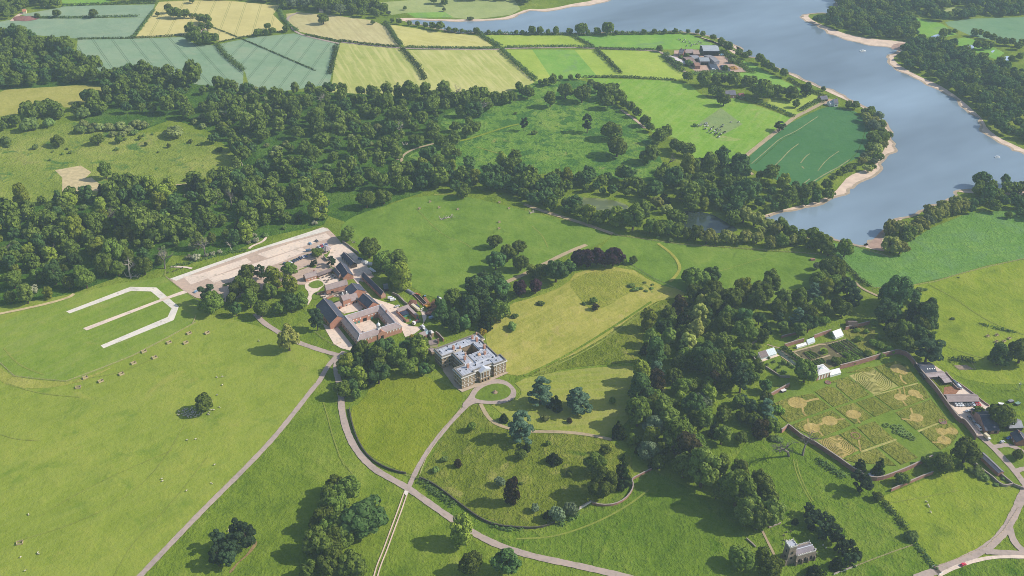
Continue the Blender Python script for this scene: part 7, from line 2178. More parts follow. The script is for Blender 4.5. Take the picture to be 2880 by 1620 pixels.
car('Y', 1132, 892, ang('Y', 1100, 910, 1160, 875), (50, 110, 190), 'saloon', 'bright blue car by the brick cottage at the right edge')
car('Y', 1060, 935, ang('Y', 1030, 945, 1090, 925), (200, 204, 208), 'hatch', 'silver car on the curved drive at the right edge')
car('Y', 552, 300, dy, (60, 80, 96), 'estate', 'dark car, topmost of three by the working yard wall')
car('Y', 572, 322, dy, (80, 96, 112), 'hatch', 'grey-blue car in the middle of three by the working yard wall')
car('Y', 600, 350, dy, (228, 230, 232), 'van', 'white van, lowest vehicle by the working yard wall')
car('i', 2415, 1365 - 0, 0, (200, 24, 60), 'hatch', 'x') if False else None
car('i', 2115, 1370, ang('i', 2080, 1385, 2150, 1355), (214, 30, 66), 'hatch', 'pinkish red car on the road at the bottom right corner')
car('L', 1340, 550, 0, (236, 236, 236), 'hatch', 'white car parked in front of the lodge garage')
car('X', 815, 1025, ang('X', 750, 1045, 880, 1000), (156, 184, 220), 'van', 'pale blue van parked in the wood shadow by the digging site', name='parked_van')
car('X', 430, 715, ang('X', 380, 680, 490, 750), (40, 56, 90), 'estate', 'dark blue car beside the cream trailer at the digging site')
car('N', 1610, 395, ang('N', 1570, 410, 1660, 380), (206, 206, 206), 'saloon', 'silver car parked beside the walled animal court')
car('N', 1440, 195, ang('N', 1390, 190, 1500, 180), (240, 240, 240), 'van', 'upper one of two white camper vans at the long range')
car('N', 1495, 235, ang('N', 1430, 250, 1560, 225), (244, 244, 244), 'van', 'lower one of two white camper vans at the long range')
car('M', 1390, 280, ang('M', 1340, 265, 1450, 290), (40, 90, 170), 'estate', 'blue car in the tree shadow right of the open shed')
car('Q', 790, 30, ang('Q', 900, 180, 740, 40), (238, 238, 240), 'van', 'white pick-up cab on the lane below the lorry', name='parked_van')
car('F', 1330, 800, 0, (238, 238, 238), 'van', 'white van in front of the left silage clamp')
car('F', 1540, 420, .4, (150, 190, 215), 'van', 'pale blue van beside the largest farm barn')
# cream horse-box, lorry, trailers
def boxy(name, t, x, y, a, label, cat, parts, z=.42):
 p = W(t, x, y)
 g = empty(name, (p[0], p[1], z), a, label, cat)
 for nm, mat, boxes in parts:
  m = MB()
  for b in boxes:
   if len(b) == 6:
    m.box(*b)
   else:
    m.tube([(b[0], b[1], b[2]), (b[0], b[3], b[2])], b[4], 12)
  m.build(nm, mat, g)
 return g
WHEELS4 = [(-1.6, -.95, .4, -.65, .4), (-1.6, .65, .4, .95, .4), (1.6, -.95, .4, -.65, .4), (1.6, .65, .4, .95, .4)]
boxy('box_van', 'Y', 895, 895, ang('Y', 870, 870, 920, 915), 'cream box van parked at the corner of the yard drive', 'van',
     [('cargo_box', CREAM, [(-3, -1.1, .8, 1.2, 1.1, 3.2)]), ('cab', WHITE, [(1.22, -1.0, .6, 2.7, 1.0, 2.2)]), ('windscreen', GLASS, [(2.68, -.9, 1.3, 2.74, .9, 2.0)])] + [('wheel', RUBBER, [w]) for w in WHEELS4])
boxy('tipper_lorry', 'X', 400, 1160, ang('X', 500, 1080, 330, 1200), 'white-cabbed lorry with dark red tipping body on the lane', 'lorry',
     [('cab', WHITE, [(2.0, -1.2, .8, 4.0, 1.2, 3.2)]), ('windscreen', GLASS, [(3.98, -1.05, 1.8, 4.05, 1.05, 2.9)]), ('tipper_body', paint((60, 60, 70)), [(-4.2, -1.2, 1.1, 1.8, 1.2, 1.3), (-4.2, -1.2, 1.302, 1.8, -1.1, 2.6), (-4.2, 1.1, 1.302, 1.8, 1.2, 2.6), (1.7, -1.09, 1.302, 1.8, 1.09, 2.7)]), ('crane_arm', paint((176, 60, 76)), [(1.82, -.9, 1.0, 1.98, .9, 3.4), (-1.5, -.2, 2.7, 1.9, .1, 3.0)])]
     + [('wheel', RUBBER, [w]) for w in ((-2.8, -1.2, .5, -.85, .5), (-2.8, .85, .5, 1.2, .5), (2.9, -1.2, .5, -.85, .5), (2.9, .85, .5, 1.2, .5))])
boxy('flatbed_trailer', 'Q', 870, 130, ang('Q', 900, 180, 740, 40), 'white flatbed behind the white pick-up cab', 'trailer',
     [('deck', WHITE, [(-3, -1, .7, 2, 1, .9)]), ('side_board', WHITE, [(-3, -1.08, .902, 2, -1.0, 1.3), (-3, 1.0, .902, 2, 1.08, 1.3)])] + [('wheel', RUBBER, [w]) for w in WHEELS4])
boxy('cream_trailer', 'X', 375, 775, ang('X', 310, 730, 440, 830), 'long cream trailer parked above the animal court', 'trailer',
     [('body', CREAM, [(-5, -1.2, .8, 5, 1.2, 2.8)]), ('door', plain('trailer_door', (200, 190, 160), .7), [(5.0, -.5, .9, 5.06, .5, 2.6)])] + [('wheel', RUBBER, [w]) for w in WHEELS4])
boxy('dump_truck', 'X', 1010, 505, ang('X', 960, 470, 1070, 530), 'small white and grey dumper on the grass by the dig', 'dumper',
     [('skip', WHITE, [(.2, -1, .9, 2.4, 1, 1.9)]), ('cab', paint((90, 96, 104)), [(-1.6, -.8, .8, -.1, .8, 2.6)]), ('seat', DARK, [(-1.2, -.4, 2.602, -.5, .4, 2.8)])] + [('wheel', RUBBER, [(w[0] * .8, w[1], .55, w[3], .55)]) for w in WHEELS4])
boxy('mini_dumper', 'X', 615, 440, .4, 'little teal dumper above the trench', 'dumper',
     [('skip', paint((120, 160, 170)), [(-.2, -.7, .6, 1.4, .7, 1.3)]), ('seat', DARK, [(-1.2, -.5, .6, -.3, .5, 1.6)])] + [('wheel', RUBBER, [(w[0] * .5, w[1] * .8, .35, w[3] * .8, .35)]) for w in WHEELS4])
# excavator
p = W('X', 725, 725)
ex = empty('excavator', (p[0], p[1], .3), ang('X', 700, 720, 900, 640), 'yellow tracked excavator reaching over the spoil heap', 'excavator')
YEL = paint((238, 170, 20))
for s in (-1, 1):
 m = MB()
 m.ext([(s * 1.35 - .35, .1), (s * 1.35 + .35, .1), (s * 1.35 + .35, 1.0), (s * 1.35 - .35, 1.0)], -2.2, 2.2)
 m.build('track', RUBBER, ex)
m = MB()
m.box(-2.4, -1.35, 1.05, 1.5, 1.35, 2.2)
m.box(-2.5, -1.3, 1.2, -2.38, 1.3, 2.0)
m.build('engine_body', YEL, ex)
m = MB()
m.box(.1, .25, 2.21, 1.7, 1.3, 3.4)
cab = m.build('cab', YEL, ex)
m = MB()
m.box(1.68, .35, 2.4, 1.74, 1.2, 3.3)
m.build('window', GLASS, cab)
m = MB()
m.tube([(1.2, -.3, 2.0), (3.6, -.3, 4.6), (5.6, -.3, 6.0)], [.45, .42, .32], 4)
m.build('boom', YEL, ex)
m = MB()
m.tube([(5.5, -.3, 6.1), (7.4, -.3, 4.0), (8.0, -.3, 2.6)], [.34, .28, .2], 4)
arm = m.build('stick', YEL, ex)
m = MB()
m.prism([(7.3, -.9), (8.5, -.9), (8.5, .3), (7.3, .3)], 1.4, 2.6, 0, True, .7)
m.build('bucket', DARK, arm)
# dig site: trench, spoil, boards
tx = PT('X 340,370 400,370 660,640 580,665 430,490')
m = MB()
cx, cy = W('X', 480, 500)
sheet('trench_edge', PT('X 290,330 420,330 520,440 700,640 600,690 520,640 380,470 270,370'), .42, EARTH)
a_ = ang('X', 360, 370, 640, 650)
p = W('X', 500, 505)
tg = empty('trench', p, a_, 'long dark brick-lined trench beside the excavator', 'trench')
L = math.hypot(*(np.array(W('X', 360, 370)) - np.array(W('X', 640, 650))))
m = MB()
m.box(-L / 2, -2.0, .3, L / 2, -1.6, .95)
m.box(-L / 2, 1.6, .3, L / 2, 2.0, .95)
m.box(-L / 2, -1.59, .3, -L / 2 + .3, 1.59, .95)
m.box(L / 2 - .3, -1.59, .3, L / 2, 1.59, .95)
m.build('lining', BRICK, tg)
m = MB()
m.box(-L / 2 + .31, -1.59, .3, L / 2 - .31, 1.59, .5)
m.build('bed', DARK, tg)
sheet('spoil_ground', PT('X 560,400 640,420 760,600 900,600 1110,640 1080,680 960,720 880,900 780,880 700,760 760,680 620,520'), .44, EARTH)
def heap(t, x, y, r, h, label, mat, name='spoil_heap', cat='spoil heap'):
 px, py = W(t, x, y)
 rg = random.Random(int(x + y))
 n, k = 16, 6
 vs, fs = [], []
 for i in range(k + 1):
  q = i / k
  for j in range(n):
   an = 6.2832 * j / n
   rr = r * (1 - q) * (1 + .25 * math.sin(an * 2 + x) + .15 * rg.uniform(-1, 1))
   vs.append((rr * math.cos(an), rr * math.sin(an), h * (1 - (1 - q) ** 1.7) + rg.uniform(-.1, .1) * h * (q > 0)))
 for i in range(k):
  for j in range(n):
   fs.append((i * n + j, i * n + (j + 1) % n, (i + 1) * n + (j + 1) % n, (i + 1) * n + j))
 m = MB()
 m.add(vs, fs)
 o = tag(m.build(name, mat), label, cat)
 o.location = (px, py, .4)
heap('X', 990, 660, 6.5, 2.6, 'reddish spoil heap under the excavator bucket', EARTH)
heap('X', 880, 850, 6.5, 2.2, 'dark brown spoil heap at the wood edge', plain('dark_earth', (92, 66, 58), .95, .8, .3, 1.5, bumpd=.3))
heap('X', 300, 620, 5, 1.2, 'brown rubble heap left of the dig', plain('brown_rubble', (128, 90, 76), .95, .8, .35, 1.2, bumpd=.3))
heap('a', 190, 140, 15, 2, 'reddish spoil heap beside the lane at the top left', plain('red_earth', (150, 104, 96), .95, .8, .2, 3))
heap('F', 1830, 750, 6, 3, 'orange-brown muck heap at the front of the farm', plain('muck', (170, 130, 70), .95, .8, .3, 2))
for k, (x, y, lb) in enumerate(((560, 770, 'upper white barrier board by the cream trailer'), (560, 815, 'lower white barrier board by the cream trailer'), (740, 830, 'upper white barrier board by the dark spoil heap'), (750, 870, 'lower white barrier board by the dark spoil heap'))):
 boxy('barrier_board', 'X', x, y, ang('X', 520, 790, 600, 740), lb, 'barrier', [('board', WHITE, [(-1.8, -.06, .6, 1.8, .06, 1.2)]), ('leg', WOODP, [(-1.5, -.3, 0, -1.35, .3, .598)]), ('leg', WOODP, [(1.35, -.3, 0, 1.5, .3, .598)])], .3)
boxy('orange_barrier', 'X', 450, 392, ang('X', 410, 380, 490, 400), 'orange safety barrier at the head of the trench', 'barrier', [('board', paint((250, 130, 50)), [(-2, -.2, .2, 2, .2, 1.1)]), ('foot', RUBBER, [(-1.7, -.4, 0, -1.4, .4, .198)]), ('foot', RUBBER, [(1.4, -.4, 0, 1.7, .4, .198)])], .45)
# poly tunnel beside the dig
p = W('X', 230, 320)
pt_ = empty('storage_tank', (p[0], p[1], .2), ang('X', 180, 290, 280, 350), 'grey half-round tank at the upper end of the dig', 'tank')
m = MB()
m.ext([(1.8 * math.cos(math.pi * k / 10), 1.9 * math.sin(math.pi * k / 10)) for k in range(11)], -4, 4)
m.build('shell', PORT, pt_)
m = MB()
m.box(-4.15, -1.2, 0, -4.02, 1.2, 1.3)
m.build('end_hatch', DARK, pt_)
# caravans / sheeted stacks by the trees
for k, (x, y, a, lb) in enumerate(((1510, 360, .2, 'upper white sheeted stack in the tree shade by the open shed'), (1610, 405, .6, 'lower white sheeted stack in the tree shade by the open shed'))):
 p = W('M', x, y)
 m = MB()
 m.ext([(-1.6, 0), (1.6, 0), (1.6, 1.4), (.9, 2.1), (-.9, 2.1), (-1.6, 1.4)], -3, 3)
 g = empty('sheeted_stack', (p[0], p[1], .3), a - .6, lb, 'stack')
 m.build('sheet', WHITE, g)
 m = MB()
 for q in (-2, 0, 2):
  m.ext([(-1.68, 0), (1.68, 0), (1.68, 1.43), (.92, 2.17), (-.92, 2.17), (-1.68, 1.43)], q - .06, q + .06)
 m.build('straps', TIMBER, g)
boxy('skip', 'M', 1690, 560, ang('M', 1620, 490, 1760, 590), 'long pale flat trailer under the trees by the long range', 'trailer', [('bed', WHITE, [(-4.5, -1.1, .6, 4.5, 1.1, .9)]), ('side_board', WHITE, [(-4.5, -1.2, .902, 4.5, -1.1, 1.4), (-4.5, 1.1, .902, 4.5, 1.2, 1.4)])] + [('wheel', RUBBER, [w]) for w in WHEELS4], .3)
# ------------------------------------------------------------------ cafe tables, benches
def picnic_meshes():
 m1, m2, m3 = MB(), MB(), MB()
 m1.box(-.9, -.4, .72, .9, .4, .78)
 for s in (-1, 1):
  m2.box(-.9, s * .8 - .15, .42, .9, s * .8 + .15, .47)
  m3.box(s * .7 - .06, -.9, .36, s * .7 + .06, .9, .42)
  m3.box(s * .7 - .06, -.45, 0, s * .7 + .06, -.33, .358)
  m3.box(s * .7 - .06, .33, 0, s * .7 + .06, .45, .358)
  m3.box(s * .7 - .06, -.2, .422, s * .7 + .06, .2, .718)
 out = []
 for nm, mb in (('table_top', m1), ('bench_seats', m2), ('trestle', m3)):
  d = bpy.data.meshes.new(nm)
  d.from_pydata(mb.v, [], mb.f)
  d.materials.append(TIMBER)
  out.append(d)
 return out
PIC = picnic_meshes()
def picnic(t, x, y, a, label, group):
 p = W(t, x, y)
 g = empty('picnic_table', (p[0], p[1], .36), a, label, 'picnic table', group)
 for d in PIC:
  link(d.name.split('.')[0], d, g)
sa = ang('M', 310, 690, 700, 540)
for x, y in ((440, 742), (540, 705), (590, 685), (648, 655), (615, 745), (685, 705), (750, 745), (485, 818), (570, 812), (660, 785), (535, 860)):
 picnic('M', x, y, sa, 'dark picnic table on the pale cafe terrace', 'picnic tables on the cafe terrace')
for x, y in ((380, 1185), (435, 1170), (420, 1240), (490, 1225), (575, 1175), (630, 1155), (640, 1195), (705, 1135), (765, 1120), (825, 1108), (740, 1170), (800, 1160), (860, 1150), (780, 1215), (850, 1220), (900, 1140)):
 picnic('M', x, y, sa, 'dark picnic table in the brick-walled cafe yard', 'picnic tables in the walled cafe yard')
for x, y in ((1270, 612), (1310, 603), (1340, 590), (1375, 578)):
 picnic('d', x, y, sa, 'picnic table on the grass corner above the car park', 'picnic tables above the car park')
# wooden guards on the west lawn
def crate_mesh():
 m, k = MB(), MB()
 s = 1.75
 for x in (-s, s):
  for y in (-s * .7, s * .7):
   m.box(x - .14, y - .14, 0, x + .14, y + .14, 1.6)
 for z in (.15, .6, 1.05):
  k.box(-s, -s * .7 - .06, z, s, -s * .7 + .02, z + .36)
  k.box(-s, s * .7 - .02, z, s, s * .7 + .06, z + .36)
  k.box(-s - .06, -s * .7 + .03, z, -s + .02, s * .7 - .03, z + .36)
  k.box(s - .02, -s * .7 + .03, z, s + .06, s * .7 - .03, z + .36)
 o = []
 for nm, mb in (('posts', m), ('rails', k)):
  d = bpy.data.meshes.new(nm)
  d.from_pydata(mb.v, [], mb.f)
  d.materials.append(WOODP)
  o.append(d)
 return o
CR = crate_mesh()
cl = [(1565, 1068, 'uppermost right one'), (1428, 1070, 'uppermost left one'), (1277, 1140, 'third from the top'), (1403, 1142, 'one right of the third'), (1088, 1208, 'one left of the mid pair'), (1168, 1253, 'one right of the mid pair'), (1010, 1296, 'one in the lower middle'), (918, 1378, 'one below the middle'), (645, 1405, 'left one near the bottom'), (762, 1432, 'right one near the bottom')]
for x, y, w in cl:
 p = W('d', x, y)
 g = empty('tree_guard', (p[0], p[1], .1), ang('d', 600, 1400, 1500, 1050), w + ' of the wooden tree guards below the mown field', 'tree guard', 'wooden tree guards below the mown field')
 for d in CR:
  link(d.name.split('.')[0], d, g)
for t, x, y, lb in (('g', 593, 30, 'wooden tree guard alone at the top of the left lawn'), ('g', 152, 1204, 'dark wooden tree guard alone at the lower left')):
 p = W(t, x, y)
 g = empty('tree_guard', (p[0], p[1], .1), .3, lb, 'tree guard')
 for d in CR:
  link(d.name.split('.')[0], d, g)
for x, y in ((670, 78), (738, 122), (880, 135), (590, 130), (1265, 128), (1192, 232), (1190, 280), (1192, 82)):
 p = W('e', x, y)
 g = empty('tree_guard', (p[0], p[1], .1), .5, 'small dark tree guard dotted on the north lawn', 'tree guard', 'dark tree guards on the north lawn')
 g.scale = (.55, .55, 1.2)
 for d in CR:
  link(d.name.split('.')[0], d, g)
for x, y in ((1285, 338), (1470, 318), (1725, 388), (1620, 445), (1460, 455)):
 p = W('F', 0, 0)
 ox, oy = 2600 + x * .138, 900 + y * .138
 q = W('V', ox / 1.118, oy / 1.118)
 g = empty('tree_guard', (q[0], q[1], .1), .5, 'pale tree guard in the loose group on the right pasture', 'tree guard', 'tree guards on the right pasture')
 g.scale = (.7, .7, 1.0)
 for d in CR:
  link(d.name.split('.')[0], d, g)
# ------------------------------------------------------------------ sheep and cows
FLEECE = plain('sheep_fleece', (206, 196, 174), .95, .85, .08, .3)
FACE = plain('sheep_face', (70, 62, 56), .9, .8, .1, .2)
def animal(mb_body, mb_head, mb_legs, scale=1.0):
 out = []
 for nm, mb, mt in (('body', mb_body, None), ('head', mb_head, None), ('legs', mb_legs, None)):
  d = bpy.data.meshes.new(nm)
  d.from_pydata([(x * scale, y * scale, z * scale) for x, y, z in mb.v], [], mb.f)
  d.polygons.foreach_set('use_smooth', [True] * len(d.polygons))
  out.append(d)
 return out
def skin_animal(name, joints, edges, radii, mat_fn):
 """one continuous body grown on a skeleton"""
 me = bpy.data.meshes.new(name)
 me.from_pydata(joints, edges, [])
 ob = bpy.data.objects.new(name, me)
 COL.objects.link(ob)
 md = ob.modifiers.new('Skin', 'SKIN')
 for k, v in enumerate(me.skin_vertices[0].data):
  v.radius = (radii[k], radii[k])
  v.use_root = k == 0
 sb = ob.modifiers.new('Sub', 'SUBSURF')
 sb.levels = sb.render_levels = 1
 dg = bpy.context.evaluated_depsgraph_get()
 ev = ob.evaluated_get(dg)
 out = bpy.data.meshes.new_from_object(ev)
 out.name = name
 bpy.data.objects.remove(ob)
 for m in mat_fn[0]:
  out.materials.append(m)
 if len(mat_fn[0]) > 1:
  idx = [mat_fn[1](p.center) for p in out.polygons]
  out.polygons.foreach_set('material_index', idx)
 out.polygons.foreach_set('use_smooth', [True] * len(out.polygons))
 return out
def quad(L, hb, rb, leg, neck, head, rh, rl):
 j = [(0, 0, hb), (L * .32, 0, hb + .01), (-L * .34, 0, hb + .02), neck, head[0], head[1]]
 r = [rb, rb * .95, rb * .88, rh * 1.15, rh, rh * .6]
 e = [(0, 1), (0, 2), (1, 3), (3, 4), (4, 5)]
 for x, at in ((L * .34, 1), (-L * .36, 2)):
  for s in (-1, 1):
   b = len(j)
   kx = .05 * L if x < 0 else -.02 * L
   j += [(x, s * rb * .55, hb - rb * .5), (x - kx, s * rb * .6, leg * .5), (x + (.02 * L if x < 0 else 0), s * rb * .6, .04)]
   r += [rl * 1.9, rl * 1.15, rl]
   e += [(at, b), (b, b + 1), (b + 1, b + 2)]
 return j, e, r
js, es, rs = quad(1.25, .62, .30, .4, (.58, 0, .82), ((.74, 0, .95), (.92, 0, .88)), .12, .055)
SHEEP = skin_animal('sheep_body', js, es, rs, ([FLEECE, FACE], lambda c: 1 if c.x > .70 or c.z < .22 else 0))
jl = [(x, y * 1.15, max(.03, z - .34) if z > .3 else .05) for x, y, z in js]
SHEEP_L = skin_animal('resting_sheep_body', jl, es, rs, ([FLEECE, FACE], lambda c: 1 if c.x > .70 else 0))
COWB = plain('cow_black', (44, 42, 44), .8, .8, .1, .5)
COWW = plain('cow_white', (226, 222, 216), .8, .85, .06, .5)
jc, ec, rc = quad(2.3, 1.12, .46, .75, (1.05, 0, 1.3), ((1.35, 0, 1.25), (1.75, 0, 1.02)), .2, .1)
def patch(seed):
 rg = random.Random(seed)
 cs = [(rg.uniform(-1.1, 1.1), rg.uniform(-.5, .5), rg.uniform(.6, 1.6), rg.uniform(.35, .6)) for _ in range(5)]
 return lambda c: 1 if any((c.x - q[0]) ** 2 + (c.y - q[1]) ** 2 + (c.z - q[2]) ** 2 < q[3] ** 2 for q in cs) else 0
COWS = [skin_animal('cow_body', jc, ec, rc, ([COWB, COWW], patch(4))), skin_animal('cow_body', jc, ec, rc, ([COWW, COWB], patch(9))), skin_animal('cow_body', jc, ec, rc, ([COWB, COWB], patch(2)))]
EAR = MB()
for s in (-1, 1):
 EAR.ball((0, s * .13, 0), (.03, .09, .04), 6, 4)
def put_sheep(t, x, y, a, label, group=None, lying=False, sc=1.15):
 p = W(t, x, y)
 o = tag(link('sheep', SHEEP_L if lying else SHEEP), label, 'sheep', group)
 o.location = (p[0], p[1], .1)
 o.rotation_euler = (0, 0, a)
 o.scale = (sc, sc, sc)
srg = random.Random(3)
SH = [(350, 630), (405, 640), (340, 780), (405, 770), (510, 700), (575, 715), (545, 575), (610, 560), (625, 615), (640, 680), (660, 690), (705, 560), (630, 490), (700, 475), (780, 490), (810, 600), (890, 570), (905, 545), (975, 525), (970, 450), (1100, 520), (1000, 580), (945, 625), (1060, 610), (1035, 645), (1115, 655), (965, 690), (1020, 700), (1130, 690), (1095, 735), (1060, 800), (945, 740), (870, 740), (840, 695), (790, 715), (715, 750), (700, 770), (625, 795), (660, 790), (570, 810), (770, 790), (800, 805), (850, 795), (930, 780), (985, 770), (935, 840), (1160, 835), (1110, 860), (770, 860), (805, 895), (925, 895), (1200, 765), (1040, 790), (1145, 610), (745, 640)]
for x, y in SH:
 inside_sh = x > 430
 put_sheep('P', x, y, srg.uniform(0, 6.28), 'pale sheep resting in the shade of the lone oak' if inside_sh else 'pale sheep at the sunny left end of the oak shade', 'sheep in the shade of the lone oak' if inside_sh else 'sheep at the tip of the oak shade', inside_sh and srg.random() < .7)
for x, y, lb in ((1310, 785, 'sheep at the front of the lone oak'), (1320, 725, 'sheep under the left side of the lone oak'), (1425, 715, 'dim sheep under the middle of the lone oak'), (1695, 740, 'left sheep of the pair at the right foot of the lone oak'), (1735, 770, 'right sheep of the pair at the right foot of the lone oak'), (1820, 545, 'sheep at the right edge of the lone oak crown'), (1960, 556, 'thin sheep just right of the lone oak'), (1855, 170, 'sheep above right of the lone oak crown'), (2225, 440, 'sheep standing clear to the right of the lone oak'), (1770, 660, 'sheep on the bare soil under the lone oak')):
 put_sheep('P', x, y, srg.uniform(0, 6.28), lb)
for x, y, lb in ((1412, 427, 'left sheep of the pair on the lawn below the lone oak'), (1478, 420, 'right sheep of the pair on the lawn below the lone oak'), (1622, 612, 'sheep alone halfway down the lawn near the drive'), (1222, 720, 'upper sheep of the close pair in the middle of the lawn'), (1228, 737, 'lower sheep of the close pair in the middle of the lawn'), (1598, 755, 'sheep nearest the long drive on the lawn'), (1410, 808, 'lowest sheep in the middle of the lawn'), (218, 990, 'sheep alone at the left of the lawn'), (158, 1310, 'sheep below the lone guard at the lower left'), (288, 1276, 'upper sheep of the pair at the lower left'), (292, 1288, 'lower sheep of the pair at the lower left'), (190, 1414, 'sheep at the bottom left corner'), (1680, 10, 'sheep above the lone oak, upper one'), (1638, 86, 'sheep just above the lone oak'), (1725, 1112, 'sheep behind the fenced conifer clump')):
 put_sheep('g', x, y, srg.uniform(0, 6.28), lb, None, False, 1.2)
for x, y, lb in ((1838, 893, 'topmost sheep on the corner pasture'), (1850, 915, 'second sheep from the top on the corner pasture'), (1858, 930, 'third sheep from the top on the corner pasture'), (1870, 972, 'lowest sheep on the corner pasture')):
 put_sheep('i', x, y, srg.uniform(0, 6.28), lb, None, False, 1.3)
for x, y, lb in ((1955, 1128, 'single pale sheep on the lawn above the lime tree'), (1638, 1402, 'left sheep above the lone oak on the west lawn'), (1680, 1397, 'right sheep above the lone oak on the west lawn')):
 put_sheep('d', x, y, srg.uniform(0, 6.28), lb, None, False, 1.3)
def cow(px, py, k, a, label, group):
 o = tag(link('cow', COWS[k]), label, 'cow', group)
 o.location = (px, py, .1)
 o.rotation_euler = (0, 0, a)
 o.scale = (1.25, 1.25, 1.25)
for x, y in ((410, 610), (450, 665), (510, 640), (580, 610), (755, 665), (880, 630), (910, 660), (745, 800), (800, 810), (860, 510), (760, 560), (820, 545), (1200, 720), (1060, 810), (960, 960), (1090, 1005), (1060, 850), (1400, 795), (1260, 900), (1330, 880), (1340, 990), (1380, 1060), (1300, 1050), (1290, 1130), (1720, 1000), (1790, 960), (1550, 1060), (1560, 1105), (1495, 1205), (1440, 1220), (2090, 465), (2470, 470), (1680, 615), (1620, 700), (1540, 870), (1460, 960)):
 p = W('V', (1940 + x * .0552) / 1.118, (320 + y * .0552) / 1.118)
 cow(p[0], p[1], srg.choice([0, 1, 1, 2]), srg.uniform(0, 6.28), 'black and white cow grazing in the herd on the cow pasture', 'cows on the cow pasture')
for x, y in ((430, 20), (480, 35), (540, 85), (590, 40), (615, 95), (700, 75), (735, 120), (770, 160), (830, 150), (950, 80), (905, 140), (1005, 110), (650, 190), (765, 185)):
 p = W('F', x, y)
 cow(p[0], p[1], srg.choice([0, 1, 1]), srg.uniform(0, 6.28), 'cow standing in the pasture behind the farm', 'cows behind the farm')
# ------------------------------------------------------------------ boats, garden plots, small things
def boat(t, x, y, L, a, label, cabin=True):
 p = W(t, x, y)
 g = empty('moored_boat', (p[0], p[1], .3), a, label, 'boat')
 m = MB()
 n = 10
 w = L * .17
 outline = [(L / 2 * (1 - 2 * i / n), w * math.sqrt(max(0, 1 - max(0, 1 - 2 * i / n) ** 2.2)) if i > 0 else 0) for i in range(n + 1)]
 poly = outline + [(x_, -y_) for x_, y_ in outline[::-1][:-1]]
 m.prism(poly, -.3, .8)
 m.build('hull', WHITE, g)
 m = MB()
 m.box(-L * .25, -w * .6, .802, L * .15, w * .6, 1.9)
 cb = m.build('cabin', WHITE if cabin else PORT, g)
 m = MB()
 m.box(L * .152, -w * .5, 1.2, L * .16, w * .5, 1.7)
 m.build('window', GLASS, cb)
boat('c', 1360, 388, 9, .2, 'white work platform boat moored in the middle of the reservoir')
boat('c', 2374, 1190, 6, .1, 'small white boat on the right part of the reservoir')
# bird raft legs
SOIL = plain('garden_soil', (104, 86, 78), .95, .8, .2, 1.2)
for k, sp in enumerate(('O 1600,520 1760,480 1990,640 1800,690', 'O 1760,480 2010,405 2240,570 1990,640', 'O 1830,700 2000,650 2240,790 2060,830', 'O 2010,645 2230,580 2470,740 2260,790', 'O 1080,690 1260,640 1480,750 1240,830', 'O 1270,860 1480,800 1560,880 1400,950')):
 poly = PT(sp)
 a, b, c, d = poly
 for r in range(9):
  q0, q1 = (r + .12) / 9, (r + .78) / 9
  def lp(u, v, s):
   return (u[0] + (v[0] - u[0]) * s, u[1] + (v[1] - u[1]) * s)
  pts = [lp(a, b, q0), lp(a, b, q1), lp(d, c, q1), lp(d, c, q0)]
  o = pts[0]
  crop = (r * 7 + k * 3) % 4
  m = MB()
  if crop in (0, 2):
   m.prism([(x - o[0], y - o[1]) for x, y in pts], .0, .18)
   ob = tag(m.build('garden_bed', SOIL), 'bare brown soil bed of the kitchen garden', 'garden bed', 'bare beds of the kitchen garden')
  else:
   rg2 = np.random.default_rng(r + 10 * k)
   n = 260
   u, v = rg2.uniform(0, 1, n), rg2.uniform(0, 1, n)
   P = np.zeros((n, 3))
   for i in range(2):
    P[:, i] = (pts[0][i] * (1 - u) + pts[1][i] * u) * (1 - v) + (pts[3][i] * (1 - u) + pts[2][i] * u) * v - o[i]
   P[:, 2] = rg2.uniform(.1, .6, n)
   V = cards(P, rg2.normal(size=(n, 3)) * .5 + np.array([0, 0, 1]), .8, rg2)
   m.add(V.tolist(), np.arange(n * 4).reshape(-1, 4).tolist())
   ob = tag(m.build('crop_row', LEAF['garden'] if crop == 1 else LEAF['bush']), 'green crop row of the kitchen garden', 'crop row', 'crop rows of the kitchen garden')
  ob.location = (o[0], o[1], .3)
# ------------------------------------------------------------------ walled garden floor
fld('garden_floor', 'G 900,285 1440,150 1560,170 1700,400 1900,640 2070,850 2080,1000 1750,1130 1500,1240 1300,1310 1110,1290 900,1160 680,1020 400,830 300,620 230,580 430,440 700,400 740,360 920,320', G_WALK, 2)
fld('garden_floor', 'G 155,585 330,490 430,520 380,560 240,570', G_FRESH, 3)
PLN = [0]
def plot(spec, lvl=3, mat=G_PLOT):
 PLN[0] += 1
 m = MB()
 m.prism(PT(spec), .02, .46 + .002 * PLN[0])
 tag(m.build('hay_plot', mat), kind='structure')
plot('G 270,600 420,545 640,510 815,645 590,730 400,795 340,740 300,680')
plot('G 660,490 780,440 860,455 1010,585 840,640')
plot('G 770,405 980,345 1195,520 1030,575 870,440 880,400')
plot('G 960,310 1180,250 1240,255 1190,290')
plot('G 1240,250 1460,190 1560,240 1660,395 1480,440')
plot('G 420,820 590,755 830,670 1020,815 880,870 690,950')
plot('G 860,655 1040,600 1220,740 1050,805')
plot('G 1060,595 1225,540 1405,670 1240,735')
plot('G 1245,530 1480,465 1690,410 1780,545 1560,630 1430,670')
plot('G 1440,695 1560,645 1790,565 1960,770 1860,790 1640,860')
plot('G 1680,880 1860,810 1990,800 2060,890 1990,1000 1880,1055')
plot('G 1070,835 1240,780 1430,950 1250,1005')
plot('G 900,905 1040,845 1240,1010 1110,1060')
plot('G 1290,1030 1450,970 1660,1130 1500,1200')
plot('G 930,1145 1130,1080 1260,1040 1450,1210 1360,1205 1200,1190 1050,1180')
